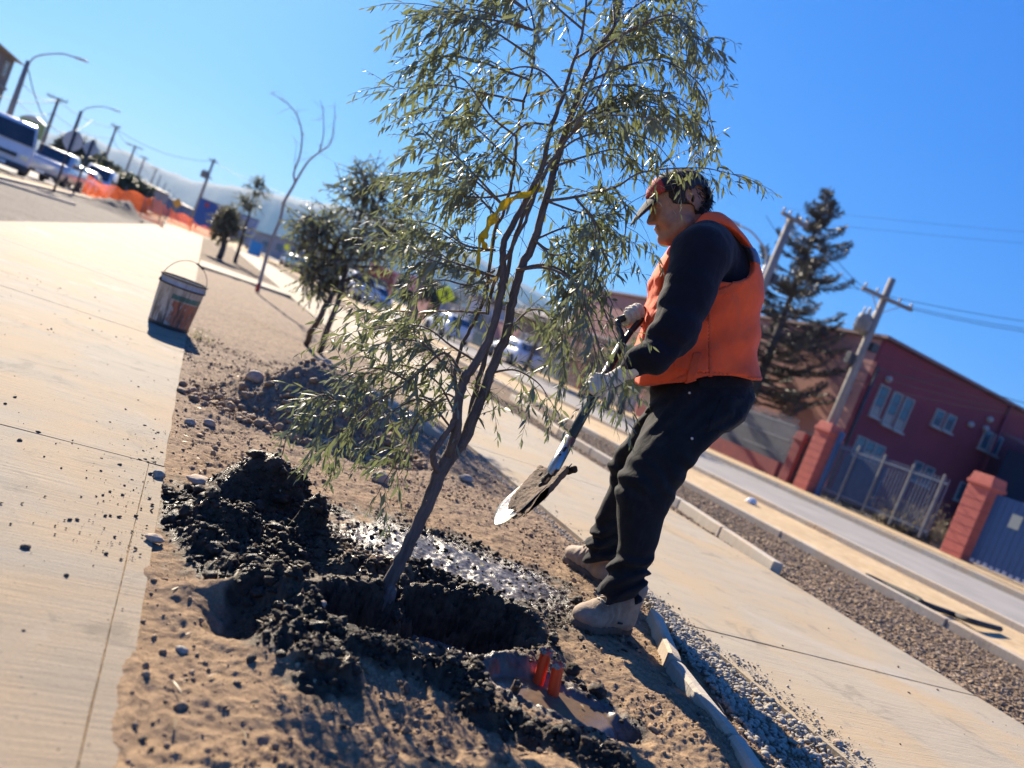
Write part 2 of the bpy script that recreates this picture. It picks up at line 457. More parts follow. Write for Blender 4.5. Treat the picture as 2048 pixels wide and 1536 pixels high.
# ------------------------------------------------------------------ planting strip: soil as a height field
PZ = -0.012
def soil(x, y):
    """height and wetness of the soil"""
    xw = x + .035 * fbm(x, y, f=6, o=3, seed=21); yw = y + .035 * fbm(x, y, f=6, o=3, seed=31)
    def ell(cx, cy, rx, ry, rot=0.0, warp=1):
        X, Y = (xw, yw) if warp else (x, y)
        c, s = math.cos(rot), math.sin(rot)
        u = ((X - cx) * c + (Y - cy) * s) / rx; w = (-(X - cx) * s + (Y - cy) * c) / ry
        return np.sqrt(u * u + w * w)
    def seg(pts, r):
        d = np.full_like(x, 9.)
        for (ax, ay), (bx, by) in zip(pts[:-1], pts[1:]):
            t = np.clip(((xw - ax) * (bx - ax) + (yw - ay) * (by - ay)) / ((bx - ax) ** 2 + (by - ay) ** 2), 0, 1)
            d = np.minimum(d, np.hypot(xw - ax - t * (bx - ax), yw - ay - t * (by - ay)))
        return d / r
    # masks
    ridge = seg([(.20, 2.42), (.27, 2.12), (.42, 1.86), (.47, 1.60), (.56, 1.52)], .085)
    ridge2 = seg([(.47, 1.80), (.60, 1.62), (.78, 1.62), (.92, 1.60), (.93, 1.48), (1.02, 1.37), (1.18, 1.27)], .055)
    bank = seg([(.58, 2.62), (.62, 2.30), (.72, 2.16), (.95, 2.20), (1.15, 2.12)], .09)
    wet = np.maximum.reduce([
        1.2 - ell(1.18, 2.48, .68, .42, -.12) * .72,
        1.30 - ell(.46, 2.34, .33, .46, .1) * .85,
        1.25 - ell(.93, 1.93, .56, .30, .08) * .8,
        1.1 - ridge * .55, 1.1 - ridge2 * .5,
        1.1 - ell(1.20, 1.60, .33, .19, -.25) * .85,
        .85 - ell(1.62, 2.40, .42, .30, -.2) * .7])
    wn = fbm(x, y, f=9, o=5, seed=3, gain=.62)
    wet = sstep(.12, .40, wet - .25 + wn * .42) * sstep(.10, .17, x)
    clod = sstep(.0, 1., np.maximum.reduce([1.25 - ridge, 1.25 - ridge2, 1.15 - bank, 1.2 - ell(.44, 2.30, .27, .36), .55 - ell(1.15, 2.45, .7, .4) * .4, .5 - ell(1.15, 1.6, .45, .28) * .3]))
    # relief
    z = PZ + .014 * fbm(x, y, f=2.3, o=3, seed=1) + .011 * fbm(x, y, f=13, o=4, seed=2, gain=.6)
    tex = fbm(x, y, f=42, o=4, seed=4, gain=.62)
    z = z + tex * .0065
    cr = np.abs(fbm(x, y, f=26, o=4, seed=19, gain=.6))
    z = z + .010 * sstep(.18, .0, cr) * sstep(-.1, .5, fbm(x, y, f=2.6, o=3, seed=18))
    bil = 1 - np.abs(fbm(x, y, f=15, o=4, seed=6, gain=.6)) * 2.2      # billowy crumbs
    bil2 = 1 - np.abs(fbm(x, y, f=38, o=3, seed=9, gain=.6)) * 2.2
    z = z + clod * (.026 * bil + .014 * bil2)
    z = z + .030 * np.exp(-ridge ** 2 * 1.2) + .024 * np.exp(-ridge2 ** 2 * 1.4) + .03 * np.exp(-bank ** 2 * 1.2)
    # big wet clump, steep towards the camera
    d = ell(.45, 2.60, .21, .15, .15)
    z = z + .150 * (1 - sstep(.15, 1.10, d)) * (1 + .22 * fbm(x, y, f=11, o=3, seed=8))
    d = ell(.60, 2.36, .085, .075, .5)
    z = z + .085 * (1 - sstep(.35, 1.1, d))
    d = ell(.33, 2.25, .12, .11, .5)
    z = z + .055 * (1 - sstep(.35, 1.1, d))
    # hollow on the left
    d = ell(.37, 1.74, .14, .11, .2) + .30 * fbm(x, y, f=8, o=3, seed=27)
    z = z - .050 * (1 - sstep(.10, 1.15, d)) + .035 * np.exp(-((d - 1.2) / .25) ** 2) * sstep(1.72, 1.86, y)
    d = ell(.34, 2.02, .10, .085, .2)
    z = z - .03 * (1 - sstep(.4, 1.05, d))
    # planting hole
    d = ell(.91, 1.90, .335, .155, .13)
    hole = 1 - sstep(.62, 1.10, d + .12 * bil2 - .1)
    z = z - .19 * hole * (1 + .25 * fbm(x, y, f=9, o=3, seed=12)) + .028 * np.exp(-((d - 1.2) / .2) ** 2)
    d = ell(.855, 1.975, .10, .085, .1)
    z = z + .16 * (1 - sstep(.1, 1.15, d)) * (1 + .4 * tex)
    d = ell(.86, 1.84, .10, .06, .3)
    z = z + .07 * (1 - sstep(.2, 1.1, d))
    # heap beyond the hole
    d = ell(1.28, 2.02, .14, .10, -.4)
    z = z + .05 * (1 - sstep(.1, 1.1, d))
    # puddle round the tubes
    pud = 1 - sstep(.78, 1.0, ell(1.19, 1.62, .215, .105, -.35))
    z = z * (1 - pud) + pud * (PZ - .012 + .0012 * tex)
    d = ell(1.36, 1.52, .10, .07, -.4)
    z = z - .04 * (1 - sstep(.4, 1.05, d)) * (1 - pud)
    # trodden mud flat behind the tree: smoother skin
    flat = (1 - sstep(.45, 1.05, ell(1.20, 2.50, .58, .33, -.15)))
    z = z * (1 - .7 * flat) + .7 * flat * (PZ + .011 * wn + .0015 * tex + .012 * fbm(x, y, f=14, o=2, seed=33))
    # dry heap with stones further off, and low humps
    d = ell(.90, 4.35, .66, .50, -.1)
    z = z + .30 * (1 - sstep(.05, 1.05, d)) * (1 + .2 * fbm(x, y, f=3, o=4, seed=29)) + .020 * bil * (1 - sstep(.7, 1.2, d))
    d = ell(1.70, 1.55, .25, .5, .35)
    z = z + .03 * (1 - sstep(.1, 1.1, d))
    d = ell(.95, 1.22, .40, .12, .1)
    z = z + .045 * (1 - sstep(.1, 1.1, d)) * (1 + .4 * fbm(x, y, f=7, o=3, seed=15))
    d = ell(1.45, 6.4, .5, .6, 0)
    z = z + .05 * (1 - sstep(.05, 1.05, d))
    # meet the slab and the path; foot-prints
    e = np.minimum(sstep(.15, .24, x + .012 * wn), 1)
    drift = .013 * sstep(.0, .5, fbm(x * 1.5, y, f=5, o=3, seed=23) + .25 - np.maximum(.15 - x, 0) * 7 - np.maximum(y - 1.75, 0) * 1.1)
    z = z * e + (1 - e) * (-.008 + .005 * tex + drift)
    e = sstep(2.26, 2.10, x)
    z = z * e + (1 - e) * -.02
    near = 1 - sstep(.9, 1.25, ell(1.19, 1.62, .215, .105, -.35))
    flat = np.maximum(flat, 1 - sstep(.8, 1.5, ell(1.19, 1.62, .215, .105, -.35)))
    return z, wet, pud, clod * (1 - .9 * near), flat
def soil_z(x, y):
    return float(soil(np.array([float(x)]), np.array([float(y)]))[0][0])

def soil_mat():
    m, n = newmat('planting_soil')
    aw = n.new('ShaderNodeAttribute', attribute_name='wet').outputs['Fac']
    ap = n.new('ShaderNodeAttribute', attribute_name='puddle').outputs['Fac']
    v = n.coord((1, 1, 1))
    big = n.noise(3.2, 6, .65, v, .4); mid = n.noise(34, 5, .7, v); fine = n.noise(260, 4, .75, v)
    sand = n.mix(n.ramp(big, [(.36, 0.), (.64, 1.)]), (.385, .262, .152), (.26, .18, .115))
    sand = n.mix(n.ramp(mid, [(.34, .65), (.60, 0.)]), sand, (.12, .08, .055))
    sand = n.mix(n.ramp(fine, [(.30, .5), (.55, 0.)]), sand, (.07, .05, .035))
    sand = n.mix(n.ramp(fine, [(.62, 0.), (.78, .45)]), sand, (.50, .40, .29))
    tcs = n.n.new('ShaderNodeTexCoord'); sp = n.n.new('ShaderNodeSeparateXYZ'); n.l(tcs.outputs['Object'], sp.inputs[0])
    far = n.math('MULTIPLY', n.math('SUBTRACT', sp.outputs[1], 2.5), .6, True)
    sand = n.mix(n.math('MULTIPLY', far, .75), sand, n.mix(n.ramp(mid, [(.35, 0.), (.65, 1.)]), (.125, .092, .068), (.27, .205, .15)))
    mud = n.mix(n.ramp(mid, [(.35, 0.), (.68, 1.)]), (.018, .014, .011), (.060, .042, .029))
    mud = n.mix(n.ramp(n.noise(7, 5, .65, v), [(.45, 0.), (.62, .8)]), mud, (.10, .066, .042))
    af = n.new('ShaderNodeAttribute', attribute_name='flat').outputs['Fac']
    mud = n.mix(af, mud, n.mix(n.ramp(mid, [(.42, 0.), (.6, 1.)]), (.025, .020, .018), (.10, .078, .066)))
    pudc = n.mix(n.ramp(mid, [(.3, 0.), (.7, 1.)]), (.13, .085, .05), (.09, .06, .04))
    col = n.mix(aw, sand, mud)
    col = n.mix(ap, col, pudc)
    n.l(col, n.b.inputs['Base Color'])
    rw = n.ramp(n.noise(22, 4, .6, v), [(.35, .14), (.62, .50)])
    rw = n.mix(af, rw, n.ramp(n.noise(22, 4, .6, v), [(.35, .26), (.65, .48)]))
    r = n.mix(aw, (.93, .93, .93), rw)
    r = n.mix(ap, r, n.ramp(big, [(.4, .22), (.6, .42)]))
    n.l(r, n.b.inputs['Roughness'])
    n.l(n.math('ADD', n.math('MULTIPLY', af, .45), .10), n.b.inputs['Specular IOR Level'])
    h = n.math('ADD', n.math('MULTIPLY', mid, 1.0), n.math('MULTIPLY', fine, .45))
    bmp = n.n.new('ShaderNodeBump'); bmp.inputs['Distance'].default_value = .010
    n.l(n.math('SUBTRACT', n.math('SUBTRACT', .85, n.math('MULTIPLY', ap, .80)), n.math('MULTIPLY', af, .50), True), bmp.inputs['Strength'])
    n.l(h, bmp.inputs['Height']); n.l(bmp.outputs[0], n.b.inputs['Normal'])
    return m
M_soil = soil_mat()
def soil_sheet(name, X, Y):
    gx, gy = np.meshgrid(X, Y, indexing='ij')
    z, wet, pud, clod, flat = soil(gx, gy)
    v = np.stack([gx, gy, z], -1).reshape(-1, 3)
    nx, ny = gx.shape
    i = np.arange(nx * ny).reshape(nx, ny)
    f = np.stack([i[:-1, :-1], i[1:, :-1], i[1:, 1:], i[:-1, 1:]], -1).reshape(-1, 4)
    me = npmesh(name, v, f)
    for nm, a in (('wet', wet), ('puddle', pud), ('flat', flat)):
        at_ = me.attributes.new(nm, 'FLOAT', 'POINT'); at_.data.foreach_set('value', np.ascontiguousarray(a.ravel(), np.float32))
    return tag(link(name, me, M_soil), kind='structure')
yn = [-1.5]
while yn[-1] < 17.2: yn.append(yn[-1] + (.03 if yn[-1] < .85 else .0042 * max(1, yn[-1] / 2.2) ** 2.0))
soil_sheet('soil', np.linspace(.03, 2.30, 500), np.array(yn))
# ================================================================== SDF modelling (one closed skin per body or garment)
def cam_uvw(p):
    q = p - CAM
    return q @ CX, q @ CY, q @ FWD
def caps(p, a, b, ra, rb):
    a = np.asarray(a, float); b = np.asarray(b, float); ab = b - a
    t = np.clip(((p - a) @ ab) / (ab @ ab + 1e-12), 0, 1)
    return np.linalg.norm(p - a - t[..., None] * ab, axis=-1) - (ra + (rb - ra) * t)
def chain(p, pts, rs, k=.01):
    d = None
    for i in range(len(pts) - 1):
        e = caps(p, pts[i], pts[i + 1], rs[i], rs[i + 1])
        d = e if d is None else smin(d, e, k)
    return d
def smin(a, b, k=.02):
    h = np.clip(.5 + .5 * (b - a) / k, 0, 1)
    return b * (1 - h) + a * h - k * h * (1 - h)
def smax(a, b, k=.01): return -smin(-a, -b, k)
def ellip(p, c, r, ax=None):
    q = p - np.asarray(c, float)
    if ax is not None: q = np.stack([q @ ax[0], q @ ax[1], q @ ax[2]], -1)
    r = np.asarray(r, float)
    k0 = np.linalg.norm(q / r, axis=-1); k1 = np.linalg.norm(q / (r * r), axis=-1) + 1e-9
    return k0 * (k0 - 1) / k1
def rows(p, tab, grow=0.0, ex=2.3):
    """tab: (py, x_left, x_right, depth, depth_radius) read off the picture, top to bottom; rounded ends"""
    T = np.array(tab, float)
    dep = T[:, 3]
    v = (768 - T[:, 0]) * dep / FPX
    uc = ((T[:, 1] + T[:, 2]) / 2 - 1024) * dep / FPX
    ru = (T[:, 2] - T[:, 1]) / 2 * dep / FPX
    o = np.argsort(v); v, uc, ru, wc, rw = v[o], uc[o], ru[o], dep[o], T[o, 4]
    U, V, Wd = cam_uvw(p)
    r1 = np.interp(V, v, ru) + grow; r2 = np.interp(V, v, rw) + grow
    du = np.abs(U - np.interp(V, v, uc)) / r1; dw = np.abs(Wd - np.interp(V, v, wc)) / r2
    d = ((du ** ex + dw ** ex) ** (1 / ex) - 1) * np.minimum(r1, r2)
    return smax(smax(d, V - v[-1], .03), v[0] - V, .012)
def polygonise(fn, lo, hi, h):
    """naive surface nets"""
    lo = np.array(lo) - 2 * h; n = np.ceil((np.array(hi) + 2 * h - lo) / h).astype(int)
    ax = [lo[i] + h * np.arange(n[i]) for i in range(3)]
    g = np.stack(np.meshgrid(*ax, indexing='ij'), -1)
    s = fn(g.reshape(-1, 3)).reshape(n)
    neg = s < 0
    cnt = sum(neg[i:n[0] - 1 + i, j:n[1] - 1 + j, k:n[2] - 1 + k].astype(int) for i in (0, 1) for j in (0, 1) for k in (0, 1))
    act = (cnt > 0) & (cnt < 8)
    idx = -np.ones(act.shape, np.int64); c = np.argwhere(act); idx[act] = np.arange(len(c))
    acc = np.zeros((len(c), 3)); num = np.zeros(len(c))
    cor = [(i, j, k) for i in (0, 1) for j in (0, 1) for k in (0, 1)]
    for a in cor:
        for d in range(3):
            if a[d] == 0:
                b = list(a); b[d] = 1
                sa = s[c[:, 0] + a[0], c[:, 1] + a[1], c[:, 2] + a[2]]; sb = s[c[:, 0] + b[0], c[:, 1] + b[1], c[:, 2] + b[2]]
                m = (sa < 0) != (sb < 0)
                t = np.where(m, sa / np.where(m, sa - sb, 1), 0)
                q = np.repeat(np.array([a], float), len(c), 0); q[:, d] = t
                acc[m] += q[m]; num[m] += 1
    v = lo + (c + acc / num[:, None]) * h
    F = []
    for d in range(3):
        e, f = [(1, 2), (2, 0), (0, 1)][d]
        sl = [slice(1, n[i] - 1) for i in range(3)]; sl[d] = slice(0, n[d] - 1)
        a = neg[tuple(sl)]
        sl2 = list(sl); sl2[d] = slice(1, n[d]); b = neg[tuple(sl2)]
        for flip, m in ((0, a & ~b), (1, ~a & b)):
            q = np.argwhere(m)
            off = np.array([1, 1, 1]); off[d] = 0; q = q + off
            de = np.zeros(3, int); de[e] = 1; df = np.zeros(3, int); df[f] = 1
            quad = [idx[tuple((q - x).T)] for x in (de + df, df, 0 * de, de)]
            F.append(np.stack(quad[::-1] if flip else quad, -1))
    F = np.concatenate(F)
    F = F[(F >= 0).all(1)]
    return v, F
def skin(name, fn, lo, hi, h, mat, parent, smooth=1, kind=None):
    v, f = polygonise(fn, lo, hi, h)
    # one light relaxation against voxel steps
    for _ in range(smooth):
        acc = np.zeros_like(v); n = np.zeros(len(v))
        for a, b in ((0, 1), (1, 2), (2, 3), (3, 0)):
            np.add.at(acc, f[:, a], v[f[:, b]]); np.add.at(n, f[:, a], 1)
            np.add.at(acc, f[:, b], v[f[:, a]]); np.add.at(n, f[:, b], 1)
        v = v * .5 + .5 * acc / np.maximum(n, 1)[:, None]
    base = np.array(parent.location) if parent is not None else np.zeros(3)
    me = npmesh(name, v - base, f)
    me.materials.append(mat)
    o = bpy.data.objects.new(name, me); COL.objects.link(o)
    if parent is not None: o.parent = parent
    return o, v, f
def bounds(pts, r):
    P = np.array(pts); return P.min(0) - r, P.max(0) + r

# ------------------------------------------------------------------ cloth materials
def cloth(name, c, c2, rough=.9, weave=900, sheen=.08, dirt=None, sc=9):
    m, n = newmat(name)
    v = n.coord((1, 1, 1))
    f = n.noise(sc, 6, .65, v)
    col = n.mix(n.ramp(f, [(.36, 0.), (.68, 1.)]), c, c2)
    if dirt is not None:
        col = n.mix(n.ramp(n.noise(5.5, 7, .7, v, .8), [(.55, 0.), (.72, .75)]), col, dirt)
    n.l(col, n.b.inputs['Base Color'])
    n.b.inputs['Roughness'].default_value = rough
    n.b.inputs['Specular IOR Level'].default_value = .25
    n.b.inputs['Sheen Weight'].default_value = sheen; n.b.inputs['Sheen Roughness'].default_value = .5
    wv = n.noise(weave, 2, .5, v); cr = n.noise(26, 5, .6, n.coord((1, 1, .5)), .7)
    n.bump(n.math('ADD', n.math('MULTIPLY', wv, .12), cr), .55, .008)
    return m
M_vest = cloth('orange_vest_cloth', (.90, .115, .028), (.74, .085, .026), .8, dirt=(.50, .12, .06), sheen=.1)
M_vest_in = cloth('orange_binding', (.72, .10, .03), (.55, .08, .03), .8)
M_sweat = cloth('navy_knit', (.004, .005, .012), (.007, .008, .018), .95, 500, .06)
M_jean = cloth('black_denim', (.005, .006, .008), (.013, .015, .019), .9, 1100, .03, dirt=(.028, .029, .032))
M_glove = cloth('white_glove', (.62, .58, .50), (.50, .44, .36), .9, 600, .2, dirt=(.30, .22, .16), sc=22)
M_boot = cloth('tan_boot_leather', (.30, .225, .165), (.20, .145, .105), .75, 300, .05, dirt=(.10, .065, .042), sc=24)
M_sole = pm('muddy_sole', (.045, .035, .028), (.12, .085, .06), .8, 12, .8, 60, dist=.01)
M_lace = pm('pale_laces', (.55, .48, .38), (.38, .32, .25), .9, 30, .3, 200)
M_hair = pm('black_hair', (.010, .008, .008), (.025, .02, .018), .45, 60, .8, 240, stretch=(1, 1, 3), dist=.006)
M_capd = cloth('black_cap_cloth', (.012, .012, .018), (.022, .022, .03), .85)
M_capr = cloth('red_cap_panel', (.42, .035, .03), (.32, .03, .028), .8)
M_strip = pm('grey_reflective_tape', (.09, .11, .20), (.07, .09, .16), .45, 40, .2, 200)
M_rivet = pm('rivet_metal', (.75, .72, .66), None, .3, 40, .1, 90, metal=.7)
m, n = newmat('skin')
v_ = n.coord()
f_ = n.noise(38, 5, .6, v_)
n.l(n.mix(n.ramp(f_, [(.35, 0.), (.7, 1.)]), (.40, .205, .135), (.30, .145, .10)), n.b.inputs['Base Color'])
n.b.inputs['Roughness'].default_value = .5
n.b.inputs['Subsurface Weight'].default_value = .12; n.b.inputs['Subsurface Radius'].default_value = (.01, .004, .002); n.b.inputs['Subsurface Scale'].default_value = .5
n.bump(n.noise(220, 4, .6, v_), .25, .002)
M_skin = m

# ------------------------------------------------------------------ the figure: rows are read off the photograph
DP = 2.90
TORSO = [(440, 1392, 1436, DP, .07), (458, 1376, 1455, DP, .12), (485, 1352, 1480, DP, .175), (519, 1326, 1502, DP, .20), (560, 1306, 1514, DP, .205),
         (600, 1303, 1517, DP, .20), (650, 1297, 1512, DP, .19), (700, 1290, 1507, DP, .185), (760, 1292, 1505, DP, .18), (800, 1300, 1502, DP, .18)]
LEG_N = [(775, 1305, 1494, 2.86, .125), (800, 1303, 1499, 2.83, .135), (834, 1294, 1482, 2.78, .12), (870, 1281, 1440, 2.73, .105), (905, 1263, 1404, 2.69, .095), (954, 1238, 1366, 2.66, .088), (990, 1233, 1350, 2.65, .082),
         (1036, 1234, 1327, 2.65, .076), (1080, 1237, 1316, 2.65, .072), (1110, 1234, 1306, 2.65, .070), (1134, 1217, 1299, 2.65, .068), (1160, 1206, 1290, 2.65, .064), (1196, 1197, 1279, 2.66, .060)]
LEG_F = [(775, 1303, 1490, 2.96, .14), (808, 1301, 1470, 3.00, .13), (840, 1275, 1400, 3.06, .11), (873, 1255, 1372, 3.11, .10), (905, 1230, 1345, 3.16, .09), (935, 1216, 1325, 3.2, .085), (970, 1222, 1308, 3.22, .08),
         (1004, 1206, 1290, 3.25, .074), (1035, 1192, 1278, 3.27, .07), (1068, 1182, 1262, 3.28, .068), (1092, 1173, 1250, 3.29, .064), (1122, 1170, 1240, 3.30, .06)]
ARM_N = ([dp(1410, 505, 2.74), dp(1400, 512, 2.68), dp(1380, 575, 2.62), dp(1354, 645, 2.585), dp(1340, 678, 2.575), dp(1300, 712, 2.58), dp(1262, 738, 2.60)], [.112, .110, .092, .082, .076, .062, .043])
ARM_F = ([dp(1395, 510, 3.05), dp(1385, 515, 3.12), dp(1375, 585, 3.19), dp(1362, 650, 3.20), dp(1325, 650, 3.08), dp(1297, 636, 2.96)], [.105, .10, .085, .075, .06, .042])
HC = dp(1356, 415, 2.88)
TH = rad(37)
_F0 = -RGT0
_hf = math.cos(TH) * _F0 - math.sin(TH) * UP0; _hu = math.cos(TH) * UP0 + math.sin(TH) * _F0; _hs = -FWD0
HAX = np.array([_hf, _hu, _hs])
def hp(f, u, s=0.0): return HC + _hf * f + _hu * u + _hs * s
NECK = [hp(-.035, -.02), dp(1392, 452, 2.90), dp(1402, 485, 2.90)]

person_base = at(1200, 1225, -.01)
man = empty('person', person_base, 0, 'man in orange safety vest and dark clothes leaning forward with a shovel', 'person')

def head_sdf(p):
    d = ellip(p, hp(-.012, .040), (.104, .092, .077), HAX)
    d = smin(d, ellip(p, hp(.040, -.020), (.060, .082, .060), HAX), .03)
    for sg in (-1, 1):
        d = smin(d, caps(p, hp(.078, -.100, .010 * sg), hp(.000, -.070, .050 * sg), .022, .026), .03)     # jaw
        d = smin(d, ellip(p, hp(.066, -.030, .036 * sg), (.026, .032, .022), HAX), .02)                    # cheek
        d = smin(d, caps(p, hp(.094, .030, .006 * sg), hp(.080, .030, .042 * sg), .010, .011), .014)       # brow
        d = smin(d, caps(p, hp(.106, -.031, .006 * sg), hp(.102, -.030, .013 * sg), .008, .008), .008)     # nostril wing
    d = smin(d, caps(p, hp(.096, .016), hp(.119, -.024), .008, .0115), .014)                               # nose
    d = smin(d, caps(p, hp(.0995, -.055, -.012), hp(.0995, -.055, .012), .0085, .0085), .006)              # upper lip
    d = smin(d, caps(p, hp(.0965, -.068, -.011), hp(.0965, -.068, .011), .0085, .0085), .006)              # lower lip
    d = smin(d, ellip(p, hp(.078, -.105), (.026, .020, .026), HAX), .014)                                  # chin
    d = smin(d, caps(p, hp(.045, -.100), hp(.0, -.095), .028, .040), .03)                                  # under the chin
    for sg in (-1, 1):
        d = smax(d, -ellip(p, hp(.106, .006, .030 * sg), (.016, .010, .015), HAX), .008)                   # eye socket
        d = smin(d, ellip(p, hp(.088, .004, .029 * sg), (.012, .0115, .013), HAX), .004)                   # eyelid
        e = ellip(p, hp(-.034, .020, .079 * sg), (.017, .029, .010), HAX)                                  # ear
        e = smax(e, -ellip(p, hp(-.030, .024, .088 * sg), (.011, .020, .008), HAX), .004)
        d = smin(d, e, .008)
    d = smax(d, -(caps(p, hp(.112, -.0615, -.024), hp(.112, -.0615, .024), .005, .005)), .004)             # mouth line
    return d
def hand_sdf(p, H_): 
    d = None
    for a in H_:
        e = chain(p, a[0], a[1], .006)
        d = e if d is None else smin(d, e, .006)
    return d
def grip(c, ax, wrist, R, spread=.0205, sense=1, thumb=1, palm_r=.030):
    """a hand closed round a bar: c point on the bar, ax its direction, wrist where the arm ends"""
    c = np.array(c, float); ax = np.array(ax, float) / np.linalg.norm(ax); w = np.array(wrist, float)
    out = w - c; out -= ax * (out @ ax); out /= np.linalg.norm(out)
    side = np.cross(ax, out) * sense
    H_ = []
    kn = []
    for i, (L, r) in enumerate(((1.0, .0105), (1.08, .011), (1.02, .0105), (.84, .0095))):
        o = ax * (i - 1.5) * spread * -1
        pts = [c + o + (out * math.cos(t) + side * math.sin(t)) * (R + .010 + (.006 if k == 0 else 0)) for k, t in enumerate(np.linspace(.35, 3.9 * L, 7))]
        kn.append(pts[0]); H_.append((pts, [r * 1.25, r * 1.1] + [r] * 5))
    pc = sum(kn) / 4
    for q in kn: H_.append(([q, w * .62 + pc * .38 + (q - pc) * .5, w], [.015, .019, .024]))
    o = ax * 1.9 * spread * thumb
    pts = [w * .6 + pc * .4 + o * .5, c + o * .9 + out * (R + .018) - side * .006] + [c + o * .8 + (out * math.cos(t) - side * math.sin(t)) * (R + .010) for t in (.5, 1.2, 1.9)]
    H_.append((pts, [.019, .0145, .0125, .0115, .0105]))
    return H_
# the shovel's line, shared by hands and tool
SH_TOP, SH_MID, SH_LOW = dp(1243, 690, 2.735), dp(1182, 786, 2.615), dp(1104, 944, 2.515)
GR_A, GR_B = dp(1236, 641, 2.79), dp(1288, 618, 2.86)
HAND_N = grip(SH_MID + (SH_TOP - SH_MID) * .12, SH_TOP - SH_LOW, ARM_N[0][-1], .017, sense=-1)
HAND_F = grip((GR_A + GR_B) / 2, GR_B - GR_A, ARM_F[0][-1], .014, sense=-1, spread=.0235)

def body_sdf(p):
    d = head_sdf(p)
    d = smin(d, chain(p, NECK, [.052, .056, .065]), .03)
    d = smin(d, rows(p, TORSO, -.035), .03)
    d = smin(d, rows(p, LEG_N, -.022), .03); d = smin(d, rows(p, LEG_F, -.022), .03)
    for A in (ARM_N, ARM_F): d = smin(d, chain(p, A[0], [r * .62 for r in A[1]]), .02)
    for fo in FEET: d = smin(d, boot_form(p, fo, -.012), .02)
    for h in (HAND_N, HAND_F): d = smin(d, hand_sdf(p, h) + .003, .01)
    return d
# feet ---------------------------------------------------------------
def foot_frame(heel, toe, lift=0):
    heel = np.array(heel); toe = np.array(toe)
    t = toe - heel; t[2] = 0; t /= np.linalg.norm(t); s = np.cross(UP0, t)
    return dict(o=heel, t=t, s=s)
hN, tN = at(1252, 1258, .0), at(1120, 1243, .0)
hF, tF = at(1214, 1172, .0), at(1118, 1106, .0)
zN = max(soil_z(*hN[:2]), soil_z(*tN[:2])) - .004; zF = max(soil_z(*hF[:2]), soil_z(*tF[:2])) - .004
hN[2] = zN; tN[2] = zN; hF[2] = zF; tF[2] = zF
FEET = [foot_frame(hN, tN), foot_frame(hF, tF)]
FEET[0]['o'] = hN + FEET[0]['t'] * .045; FEET[1]['o'] = hF + FEET[1]['t'] * .045
def fpt(fo, a, z, s=0): return fo['o'] + fo['t'] * a + UP0 * z + fo['s'] * s
def boot_form(p, fo, g=0.0):
    ax = np.array([fo['t'], UP0, fo['s']])
    d = ellip(p, fpt(fo, .000, .055), (.052 + g, .052 + g, .043 + g), ax)
    d = smin(d, ellip(p, fpt(fo, .165, .046), (.078 + g, .046 + g, .054 + g), ax), .04)
    d = smin(d, ellip(p, fpt(fo, .080, .065), (.085 + g, .050 + g, .043 + g), ax), .04)
    d = smin(d, caps(p, fpt(fo, .135, .070), fpt(fo, .035, .125), .034 + g, .046 + g), .025)
    d = smin(d, caps(p, fpt(fo, .004, .060), fpt(fo, .010, .175), .046 + g, .055 + g), .03)
    return smax(d, (fo['o'][2] + .022) - p[..., 2], .006)
def sole_form(p, fo):
    q = p - fo['o']; a = q @ fo['t']; s = q @ fo['s']; z = q[..., 2]
    wid = np.interp(a, [-.055, -.03, .03, .09, .16, .21, .245], [.026, .041, .041, .040, .054, .044, .015])
    e = np.abs(s) - wid
    tread = .0045 * (np.sin(a * 330) > .2)
    d = smax(e, np.abs(a - .093) - .150, .02)
    return smax(d, np.abs(z - .013) - .016 + tread * (z < .006), .003)
lo, hi = bounds([hp(.12, .1), hp(-.12, .1), dp(1300, 560, 2.9), dp(1520, 600, 2.9), fpt(FEET[0], .25, 0), fpt(FEET[1], .25, 0), fpt(FEET[1], -.08, 0), fpt(FEET[0], -.08, 0)] + ARM_F[0] + ARM_N[0] + [GR_A, GR_B, SH_MID], .10)
body, _, _ = skin('body', body_sdf, lo, hi, .0105, M_skin, man, 1)
# the head is drawn much finer than the covered parts: same skin, joined into the body mesh
def neck_cut(p): return smin(head_sdf(p), chain(p, NECK, [.053, .057, .066]), .03)
lo, hi = bounds([hp(.13, .14, .09), hp(-.13, .14, -.09), hp(.13, -.14, .09), hp(-.13, -.14, -.09)], .01)
hd, vv, ff = skin('body', neck_cut, lo, hi, .0028, M_skin, man, 0)
def join_into(a, b):
    bm = bmesh.new(); bm.from_mesh(a.data); bm.from_mesh(b.data)
    # drop the coarse copy of the head
    nA = len(a.data.vertices)
    bm.verts.ensure_lookup_table()
    off = np.array(man.location)
    kill = []
    for i in range(nA):
        q = np.array(bm.verts[i].co) + off - HC
        if q @ _hu > -.085 and abs(q @ _hs) < .12 and -.14 < q @ _hf < .16: kill.append(bm.verts[i])
    bmesh.ops.delete(bm, geom=kill, context='VERTS')
    bm.to_mesh(a.data); bm.free()
    m_ = b.data; bpy.data.objects.remove(b); bpy.data.meshes.remove(m_)
join_into(body, hd)
for pl in body.data.polygons: pl.use_smooth = True
